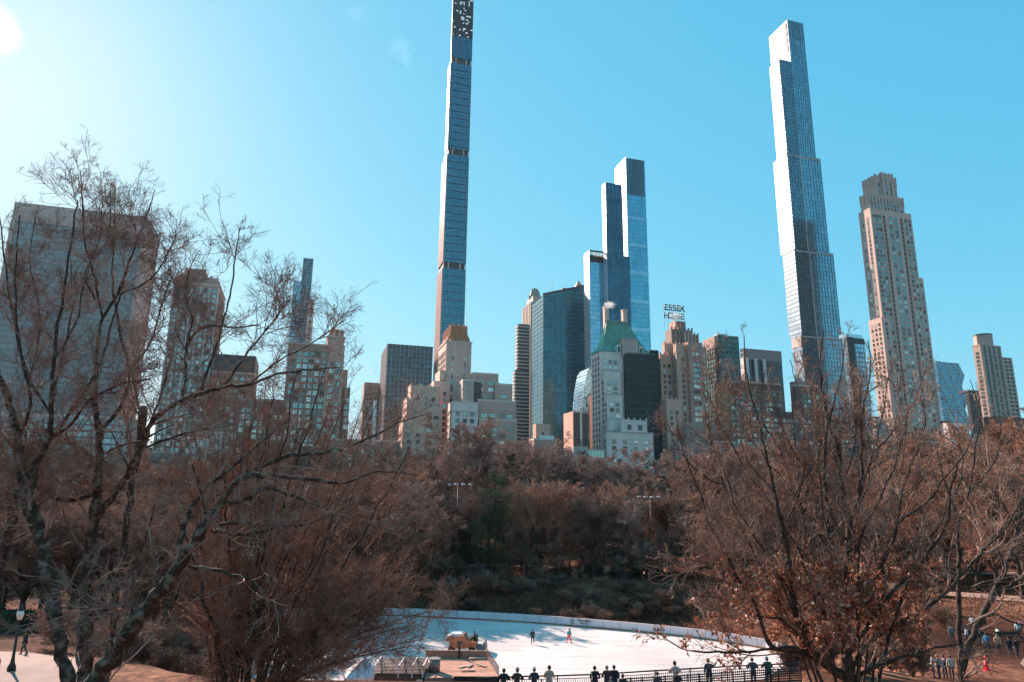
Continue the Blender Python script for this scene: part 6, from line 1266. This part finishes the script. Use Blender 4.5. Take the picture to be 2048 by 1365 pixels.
b.box(-.1, .45, -1.03, -1.006, 1.05, 1.35).box(-.1, .45, 1.006, 1.03, 1.05, 1.35).tube([(-1.6, -1.06, 1.0), (-.8, -1.12, 1.5), (.2, -1.1, 1.75), (1.2, -1.06, 1.6)], .03, 5).tube([(-1.7, .6, 1.1), (-1.7, .6, 2.3)], .03, 5).build('panel_trim', mat('trim_dark', (.05, .045, .045), .6), zm)
MB().box(-.42, -.22, -.9, .9, 1.5, 1.95).build('windscreen', WM[1], zm); MB().box(1.5, 2.02, -1.04, 1.04, .6, 1.3).build('side_panel', pale, zm)
for x in (-1.2, 1.25):
    for y in (-.95, .95): wl = MB().tube([(x, y - .14, .38), (x, y + .14, .38)], .38, 16).build('wheel', mat('rubber', (.02, .02, .02), .8), zm); MB().tube([(x, y - .16, .38), (x, y + .16, .38)], .17, 12).build('rim', orange, wl)
MB().box(-2.75, -1.78, -1.1, 1.1, .12, .75).box(-2.9, -2.5, -1.1, 1.1, .4, 1.25, top=.1).build('conditioner', mat('conditioner_grey', (.10, .13, .15), .5), zm); MB().box(-1.75, -1.25, -.35, .35, 1.25, 1.5).box(-1.82, -1.7, -.35, .35, 1.25, 1.95).build('seat', iron, zm); MB().tube([(-.9, 0, 1.3), (-1.0, 0, 1.85)], .03, 6).ball((-1.0, 0, 1.87), .16, 0, 10, 4, 1, 1, .15).build('steering_wheel', iron, zm)
person((q.x + 1.45, q.y - .1, 1.02), R(84), 'sit', 'driver in black sitting on the orange ice resurfacer', blk_, hair='black')
# wooden deck with planks and drum
pc = [on(x, y, 3.0) for x, y in ((851, 1316), (974, 1316), (997, 1353), (849, 1357))]; dk = empty('wooden_deck', (pc[0].x, pc[0].y, 0), 0, 'worn wooden deck with low plank wall jutting over the ice', 'deck'); o3 = Vector((pc[0].x, pc[0].y, 0)); pc = [p - o3 for p in pc]
wood = mat('deck_wood', (.30, .17, .12), .85, c2=(.46, .28, .21), scale=1.6); woodd = mat('deck_wall_wood', (.20, .14, .11), .85, c2=(.32, .23, .18), scale=2)
b = MB(); n = 34
for i in range(n):
    f0, f1 = i / n, (i + .9) / n; a0, a1 = pc[0].lerp(pc[3], f0), pc[0].lerp(pc[3], f1); c0, c1 = pc[1].lerp(pc[2], f0), pc[1].lerp(pc[2], f1); h = random.uniform(-.015, .015)
    k = len(b.v); b.v += [(v_.x, v_.y, 3.0 + h + dz) for dz in (-.04, 0) for v_ in (a0, c0, c1, a1)]; b.f += [(k + 4, k + 7, k + 6, k + 5), (k, k + 1, k + 5, k + 4), (k + 2, k + 3, k + 7, k + 6), (k + 1, k + 2, k + 6, k + 5), (k + 3, k, k + 4, k + 7)]; b.m += [0] * 5
b.build('floor', wood, dk)
MB().box(pc[0].x, pc[1].x, pc[0].y, pc[0].y + .08, 2.9, 3.62).box(pc[0].x, pc[1].x, pc[0].y - .04, pc[0].y + .12, 3.62, 3.68).build('back_wall', woodd, dk)
MB().poly([(v_.x, v_.y, 2.95) for v_ in pc[::-1]]).poly([(pc[3].x, pc[3].y, 0), (pc[2].x, pc[2].y, 0), (pc[2].x, pc[2].y, 2.94), (pc[3].x, pc[3].y, 2.94)]).poly([(pc[2].x, pc[2].y, 0), (pc[1].x, pc[1].y, 0), (pc[1].x, pc[1].y, 2.94), (pc[2].x, pc[2].y, 2.94)]).poly([(pc[0].x, pc[0].y, 0), (pc[3].x, pc[3].y, 0), (pc[3].x, pc[3].y, 2.94), (pc[0].x, pc[0].y, 2.94)]).poly([(pc[1].x, pc[1].y, 0), (pc[0].x, pc[0].y, 0), (pc[0].x, pc[0].y, 2.94), (pc[1].x, pc[1].y, 2.94)]).build('base', woodd, dk)
for i in range(12):
    q_ = pc[1].lerp(pc[2], i / 11); MB().box(q_.x - .04, q_.x + .04, q_.y - .04, q_.y + .04, 2.9, 3.85).build('post', woodd, dk)
MB().box(pc[0].x + 3.15, pc[0].x + 3.35, pc[0].y - .22, pc[0].y - .05, 2.9, 4.3).build('black_post', iron, dk)
bb = MB(); xl = pc[3].x + (pc[2].x - pc[3].x) * .40; bb.box(xl, pc[2].x + .1, pc[3].y - .35, pc[3].y - .2, 0, 3.25).build('front_screen', mat('black_screen', (.012, .012, .012), .7), dk)
def ondeck(px, py): q_ = on(px, py, 3.0); return q_
q_ = ondeck(868, 1344); dr = empty('metal_drum', (q_.x, q_.y, 3.02), .2, 'dented grey metal drum on the left side of the wooden deck', 'drum'); MB().tube([(0, 0, 0), (0, 0, 1.05)], .52, 18).build('shell', mat('drum_grey', (.20, .19, .19), .5, metal=.4, var=.3, scale=2), dr, True); MB().tube([(0, 0, 1.05), (0, 0, 1.1)], .55, 18).tube([(0, 0, .5), (0, 0, .55)], .54, 18).build('rim', steel, dr)
for i, (px, py, a, ln, lab) in enumerate(((927, 1335, .9, 1.3, 'longest pale plank lying loose on the deck'), (940, 1334, 1.25, 1.2, 'upright slanting plank right of the longest one'), (935, 1343, .15, 1.3, 'dark edged plank lying in front of the pale ones'), (963, 1334, -.7, 1.2, 'grey plank alone at the right of the deck'), (955, 1320, .35, 1.6, 'white plank by the back wall of the deck'))):
    q_ = ondeck(px, py); o = MB().box(-ln / 2, ln / 2, -.11, .11, 0, .08).build('plank', mat('plank_%d' % (i % 2), ((.55, .44, .36), (.34, .28, .24))[i % 2], .8), None); o.location = (q_.x, q_.y, 3.03 + .02 * i); o.rotation_euler = (0, .04, a); tag(o, lab, 'plank')
# slatted shed left of the deck
pa, pb = on(748, 1350, 3.2), on(846, 1350, 3.2); sh = empty('shed', (pa.x, pa.y, 0), 0, 'dark brown shed with a slatted roof in three bays left of the wooden deck', 'shed'); Wd = pb.x - pa.x; Dp = on(800, 1322, 3.6).y - pa.y
MB().box(0, Wd, 0, Dp, 0, 3.1).build('wall', mat('shed_brown', (.10, .05, .035), .8, var=.3, scale=2), sh)
b = MB(); n = 12
for i in range(n): y = Dp * i / n; b.box(-.1, Wd + .1, y, y + Dp / n * .5, 3.3 + .05 * i, 3.36 + .05 * i)
b.build('roof_slat', mat('shed_slat', (.22, .17, .15), .8), sh); MB().box(-.1, Wd + .1, 0, Dp, 3.12, 3.2).build('roof', mat('shed_roof', (.06, .05, .05), .8), sh)
for x in (0, Wd * .5, Wd * .78, Wd): MB().box(x - .05, x + .05, -.1, Dp, 3.9, 3.96).box(x - .05, x + .05, -.1, 0, 3.0, 3.96).box(x - .05, x + .05, Dp - .1, Dp, 3.0, 3.96).build('white_rail', mat('white_rail', (.6, .6, .6), .5), sh)
sn = empty('notice', (pa.x + Wd * .94, pa.y - .03, 2.7), 0, 'little white notice with red lettering on the shed wall', 'sign'); MB().box(-.25, .25, -.04, 0, -.14, .16).build('board', mat('notice_white', (.75, .72, .72), .5), sn); text('OPEN', .17, 'lettering', mat('notice_red', (.55, .02, .03), .5), sn, Matrix.Translation((0, -.045, -.05)) @ Matrix.Rotation(R(90), 4, 'X'), .003, .004)
# pale canopies by the near end of the ice
for px, py, w_, lab in ((672, 1322, 3.4, 'middle white tent canopy seen through the branches by the ice'), (610, 1340, 3.6, 'left white tent canopy behind the stems'), (728, 1345, 3.2, 'right white tent canopy beside the brown shed')):
    q_ = on(px, py, 2.4); tn = empty('tent', (q_.x, q_.y, 0), R(10), lab, 'tent'); c_ = mat('tent_white', (.60, .63, .68), .6); h = w_ / 2
    b = MB(); b.v = [(-h, -h, 2.3), (h, -h, 2.3), (h, h, 2.3), (-h, h, 2.3), (0, 0, 3.7)]; b.f = [(0, 1, 4), (1, 2, 4), (2, 3, 4), (3, 0, 4)]; b.m = [0] * 4; b.build('canopy', c_, tn)
    MB().box(-h, h, -h - .01, -h + .01, 2.0, 2.3).box(-h, h, h - .01, h + .01, 2.0, 2.3).box(-h - .01, -h + .01, -h, h, 2.0, 2.3).box(h - .01, h + .01, -h, h, 2.0, 2.3).build('valance', c_, tn)
    for sx in (-1, 1):
        for sy in (-1, 1): MB().tube([(sx * h, sy * h, 0), (sx * h, sy * h, 2.3)], .04, 6).build('pole', steel, tn)
# floodlight masts
def mast(bx, by, tx, ty, Y, x0, x1, lab):
    b0 = at(bx, by, Y); zg = tz(b0.x, b0.y); tp = at(tx, ty, Y); r = empty('floodlight_mast', (b0.x, b0.y, zg), 0, lab, 'floodlight mast', 'floodlight masts behind the rink'); H = tp.z - zg; m = mat('mast_grey', (.09, .08, .08), .6)
    MB().tube([(0, 0, 0), (0, 0, H)], [.20, .09], 10).build('pole', m, r, True); xa = at(x0, ty, Y).x - b0.x; xb = at(x1, ty, Y).x - b0.x; MB().tube([(xa, 0, H - .3), (xb, 0, H - .3)], .06, 6).build('crossarm', m, r)
    for i in range(4):
        x = xa + (xb - xa) * i / 3; f_ = MB().ball((x, -.25, H + .05), .42, 0, 10, 6, 1.1, .8, .55).build('floodlight', mat('lamp_shell', (.30, .31, .32), .3, metal=.5), r, True); MB().ball((x, -.42, H - .08), .30, 0, 8, 5, 1, .5, .4).build('lens', mat('lens', (.4, .43, .46), .1), f_)
mast(911, 1150, 915, 970, 134, 899, 942, 'tall floodlight mast left of the green pine'); mast(1306, 1170, 1301, 995, 140, 1278, 1318, 'tall floodlight mast among bare trees, right of centre')
# park lamp, walker and notices on the left
q_ = foot(22, 1343); H = 3.75; lp = empty('lamp_post', (q_.x, q_.y, q_.z), 0, 'old fashioned cast iron park lamp beside the path, far left', 'street lamp'); MB().tube([(0, 0, 0), (0, 0, .25), (0, 0, .5), (0, 0, .9), (0, 0, H - .9)], [.26, .24, .13, .09, .055], 10).build('post', iron, lp, True); MB().tube([(-.28, 0, H - 1.15), (.28, 0, H - 1.15)], .025, 6).tube([(0, 0, H - .9), (0, 0, H - .75)], [.1, .14], 8).build('bracket', iron, lp)
MB().tube([(0, 0, H - .75), (0, 0, H - .45), (0, 0, H - .2)], [.13, .21, .17], 12).build('lantern', mat('lantern_glass', (.75, .74, .70), .2), lp, True); MB().tube([(0, 0, H - .2), (0, 0, H - .05), (0, 0, H + .12)], [.2, .12, .02], 12).build('finial', iron, lp)
q_ = foot(46, 1312); person(q_, R(100), 'walk', 'walker in black on the path beside the park lamp', blk_, hair='black')
q_ = foot(181, 1300); ns = empty('notice_sign', (q_.x, q_.y, q_.z), .2, 'small red notice on a thin post beside the plane trunks', 'sign'); MB().tube([(0, 0, 0), (0, 0, 2.2)], .03, 6).build('post', iron, ns); MB().box(-.18, .18, -.05, -.02, 1.55, 2.2).build('board', mat('notice_red_board', (.5, .02, .02), .5), ns); text('N', .3, 'lettering', mat('notice_white', None), ns, Matrix.Translation((0, -.055, 1.75)) @ Matrix.Rotation(R(90), 4, 'X'), .003, .004)
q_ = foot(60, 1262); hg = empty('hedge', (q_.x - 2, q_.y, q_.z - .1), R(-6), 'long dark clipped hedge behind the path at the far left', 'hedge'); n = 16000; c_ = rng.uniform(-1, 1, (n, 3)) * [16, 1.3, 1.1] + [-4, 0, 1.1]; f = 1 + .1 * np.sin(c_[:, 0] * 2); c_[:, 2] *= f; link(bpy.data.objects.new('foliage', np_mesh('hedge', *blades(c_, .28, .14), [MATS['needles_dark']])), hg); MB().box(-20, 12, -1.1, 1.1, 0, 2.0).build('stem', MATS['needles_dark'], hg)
# red channel post, bench and the crowd on the right hand path
q_ = foot(1974, 1342); cn = empty('traffic_cone', q_, 0, 'tall bright red traffic post on the path at the right edge', 'traffic cone'); red = mat('cone_red', (.85, .02, .03), .4)
MB().tube([(0, 0, 0), (0, 0, .12)], [.34, .30], 8).build('base', red, cn); MB().tube([(0, 0, .12), (0, 0, .35), (0, 0, .62), (0, 0, .64), (0, 0, 1.1), (0, 0, 1.22)], [.18, .17, .15, .12, .10, .06], 12).tube([(0, 0, .62), (0, 0, .70)], .17, 12).build('stem', red, cn, True)
q_ = foot(2020, 1283); bn = empty('park_bench', q_, R(8), 'long dark park bench near the right edge behind the crowd', 'bench'); MB().box(-1.6, 1.6, -.25, .25, .42, .47).build('seat', iron, bn); MB().box(-1.6, 1.6, .22, .27, .55, .95).build('backrest', iron, bn)
for x in (-1.5, 0, 1.5): MB().box(x - .04, x + .04, -.22, .25, 0, .42).build('leg', iron, bn)
COL = [('blue', (.05, .16, .30)), ('orange', (.55, .30, .16)), ('black', blk_), ('white', (.55, .55, .55)), ('teal', (.06, .28, .30)), ('red', (.45, .03, .05)), ('grey', (.16, .17, .18)), ('pink', (.60, .25, .28)), ('brown', (.16, .09, .06)), ('navy', (.03, .04, .08)), ('cream', (.5, .42, .34))]
crowd = [(1976, 1304, 0, 'walk', 'with white socks beside the red traffic post'), (1998, 1307, 1, 'pocket', 'tunic right of the blue coat'), (2022, 1315, 2, 'walk', 'and black tights stepping right of the orange tunic'), (2036, 1316, 2, 'walk', 'at the right edge, second of the two black clad walkers'), (1958, 1268, 4, 'pocket', 'in the cluster under the leaning tree'), (1963, 1275, 5, 'pocket', 'lower one in the cluster under the leaning tree'), (1947, 1265, 3, 'pocket', 'left of the cluster under the leaning tree'), (1972, 1262, 2, 'stand', 'tall at the back of the cluster'), (1936, 1290, 3, 'pocket', 'half hidden behind leaves left of the cluster'), (1959, 1288, 6, 'pocket', 'with pale helmet below the cluster'), (1998, 1280, 3, 'sit', 'by the left end of the long bench'), (2038, 1276, 3, 'stand', 'by the right end of the long bench'), (2043, 1270, 7, 'stand', 'behind the right end of the long bench'), (1945, 1318, 1, 'pocket', 'behind the dense leaves left of the red post'), (1925, 1300, 8, 'stand', 'behind the slim tree stem'), (1905, 1285, 6, 'stand', 'deep in the oak leaves'), (1880, 1358, 6, 'stand', 'in the bottom row under the oak leaves, left'), (1892, 1358, 9, 'stand', 'in the bottom row under the oak leaves, middle'), (1868, 1357, 3, 'stand', 'in the bottom row, leftmost'), (1905, 1360, 10, 'stand', 'in the bottom row under the oak leaves, right'), (1741, 1350, 8, 'stand', 'wearing a red hat low in the oak leaves')]
for px, py, c_, kd, wh_ in crowd:
    nm, cc = COL[c_]; q_ = foot(px, py); person(q_, random.uniform(0, 6.2), kd, f'person in {nm} coat {wh_}', cc, hat=(.7, .02, .03) if 'red hat' in wh_ else (.5, .5, .5) if 'helmet' in wh_ else None, hair=random.choice(['black', 'brown', 'fair']))
far = [(1748, 1119, 2, 'standing alone on the lawn left of centre'), (1788, 1104, 2, 'right beside the leaning oak limb on the far lawn'), (1760, 1108, 8, 'second from the left among lawn walkers'), (1851, 1150, 2, 'striding on the lawn above the pale rock'), (1832, 1197, 2, 'standing behind the pale rock outcrop'), (1810, 1206, 6, 'sitting figure left of the rock outcrop'), (1856, 1214, 7, 'right below the rock outcrop'), (1696, 1122, 2, 'left of the oak fork on the lawn'), (1803, 1108, 3, 'in the pale group on the far path'), (1810, 1109, 6, 'second in the pale group on the far path'), (1818, 1110, 10, 'third in the pale group on the far path'), (1712, 1103, 9, 'far path walker between two oak stems'), (1738, 1102, 5, 'far path walker left of the double stem'), (966, 1150, 6, 'below the green pine'), (974, 1152, 9, 'second one below the green pine'), (1070, 1148, 10, 'under the rusty tree in mid slope'), (1030, 1146, 5, 'between the pine and the rusty tree')]
for px, py, c_, wh_ in far:
    nm, cc = COL[c_]; q_ = foot(px, py); person(q_, random.uniform(0, 6.2), 'walk', f'distant person in {nm} coat, {wh_}', cc, hair='black')
# bird, steam
p = at(751, 743, 140); b = MB(); b.poly([(0, 0, 0), (.12, .1, .02), (.5, .05, .22), (.2, -.08, .04)]).poly([(0, 0, 0), (-.2, -.08, .04), (-.5, .05, .22), (-.12, .1, .02)]).tube([(0, -.22, 0), (0, -.1, 0), (0, .1, 0), (0, .25, .01)], [.02, .07, .07, .02], 6); o = b.build('bird', iron); o.location = p; tag(o, 'small dark bird gliding in the sky left of the dark slab', 'bird')
def steam(px, py, D, sx, sy, dens, name='steam'):
    p = onplane(px, py, D); bm = bmesh.new(); bmesh.ops.create_icosphere(bm, subdivisions=3, radius=1); me = bpy.data.meshes.new(name); bm.to_mesh(me); bm.free(); o = link(bpy.data.objects.new(name, me)); o.location = p; o.scale = (sx, sx * .8, sy); o.rotation_euler = (0, .3, 0)
    m = bpy.data.materials.new(name); m.use_nodes = True; t = m.node_tree; t.nodes.remove(t.nodes['Principled BSDF']); v = N(t, 'ShaderNodeVolumePrincipled'); v.inputs['Color'].default_value = (1, .97, .95, 1); v.inputs['Anisotropy'].default_value = .3
    tc = N(t, 'ShaderNodeTexCoord'); nz = N(t, 'ShaderNodeTexNoise'); nz.inputs['Scale'].default_value = 1.3; nz.inputs['Detail'].default_value = 4; nz.inputs['Distortion'].default_value = .6; t.links.new(tc.outputs['Object'], nz.inputs['Vector'])
    ln = N(t, 'ShaderNodeVectorMath', operation='LENGTH'); t.links.new(tc.outputs['Object'], ln.inputs[0]); a_ = N(t, 'ShaderNodeMath', operation='SUBTRACT'); t.links.new(nz.outputs['Fac'], a_.inputs[0]); b_ = N(t, 'ShaderNodeMath', operation='MULTIPLY'); b_.inputs[1].default_value = .55; t.links.new(ln.outputs['Value'], b_.inputs[0]); t.links.new(b_.outputs[0], a_.inputs[1])
    c_ = N(t, 'ShaderNodeMapRange'); c_.inputs['From Min'].default_value = .08; c_.inputs['From Max'].default_value = .3; c_.inputs['To Max'].default_value = dens; t.links.new(a_.outputs[0], c_.inputs['Value']); t.links.new(c_.outputs[0], v.inputs['Density']); t.links.new(v.outputs[0], t.nodes['Material Output'].inputs['Volume']); me.materials.append(m); o['kind'] = 'stuff'; o['label'] = 'white puff of steam'
steam(1220, 610, 396, 5.0, 3.6, .22); steam(1352, 633, 394, 5.5, 4.5, .35); steam(1191, 630, 396, 2.5, 4, .12)
lit_ = bark('litter_leaf', (.14, .04, .018), (.46, .16, .08), 4); dry_ = bark('dry_stalk', (.06, .028, .017), (.20, .095, .055), .8)
# leaf litter and twigs lying on the near banks and lawns
n = 60000; xs = rng.uniform(-70, 95, n); ys = rng.uniform(95, 175, n); k = sdist(xs, ys) > 1.2; xs, ys = xs[k], ys[k]; c_ = np.stack([xs, ys, terrain(xs, ys) + .05], -1)
lo = link(bpy.data.objects.new('fallen_leaves', np_mesh('fallen_leaves', *blades(c_, .30, .16, flat=.3), [lit_]))); lo['kind'] = 'stuff'; lo['label'] = 'brown fallen leaves on the slopes and lawns'
n = 40000; xs = rng.uniform(-70, 120, n); ys = rng.uniform(100, 230, n); k = (sdist(xs, ys) > 2) & (np.sin(xs * .31) * np.cos(ys * .27) > -.2); xs, ys = xs[k], ys[k]; d = nrm(rng.normal(size=(len(xs), 3)) * [.4, .4, 0] + [0, 0, 1]); L_ = rng.uniform(.3, .8, (len(xs), 1)); c_ = np.stack([xs, ys, terrain(xs, ys)], -1); e = nrm(np.cross(d, rng.normal(size=d.shape)))
V = np.stack([c_ - e * .05, c_ + e * .05, c_ + d * L_ + e * .02, c_ + d * L_ - e * .02], 1).reshape(-1, 3); lo = link(bpy.data.objects.new('dry_grass', np_mesh('dry_grass', V, np.arange(len(V)).reshape(-1, 4), [dry_]))); lo['kind'] = 'stuff'; lo['label'] = 'dry grass tufts and dead stalks on the bank'
# ------------------------------------------------------------------ haze
hz = MB().box(-1390, 1390, -230, 1640, -14, 470).build('haze', [], None); hz['kind'] = 'stuff'; hz['label'] = 'thin sunlit haze over park and city'
m = bpy.data.materials.new('haze'); m.use_nodes = True; t = m.node_tree; t.nodes.remove(t.nodes['Principled BSDF']); v = N(t, 'ShaderNodeVolumePrincipled'); v.inputs['Color'].default_value = (.80, .92, 1, 1); v.inputs['Density'].default_value = .00002; v.inputs['Anisotropy'].default_value = .5
t.links.new(v.outputs[0], t.nodes['Material Output'].inputs['Volume']); hz.data.materials.append(m)
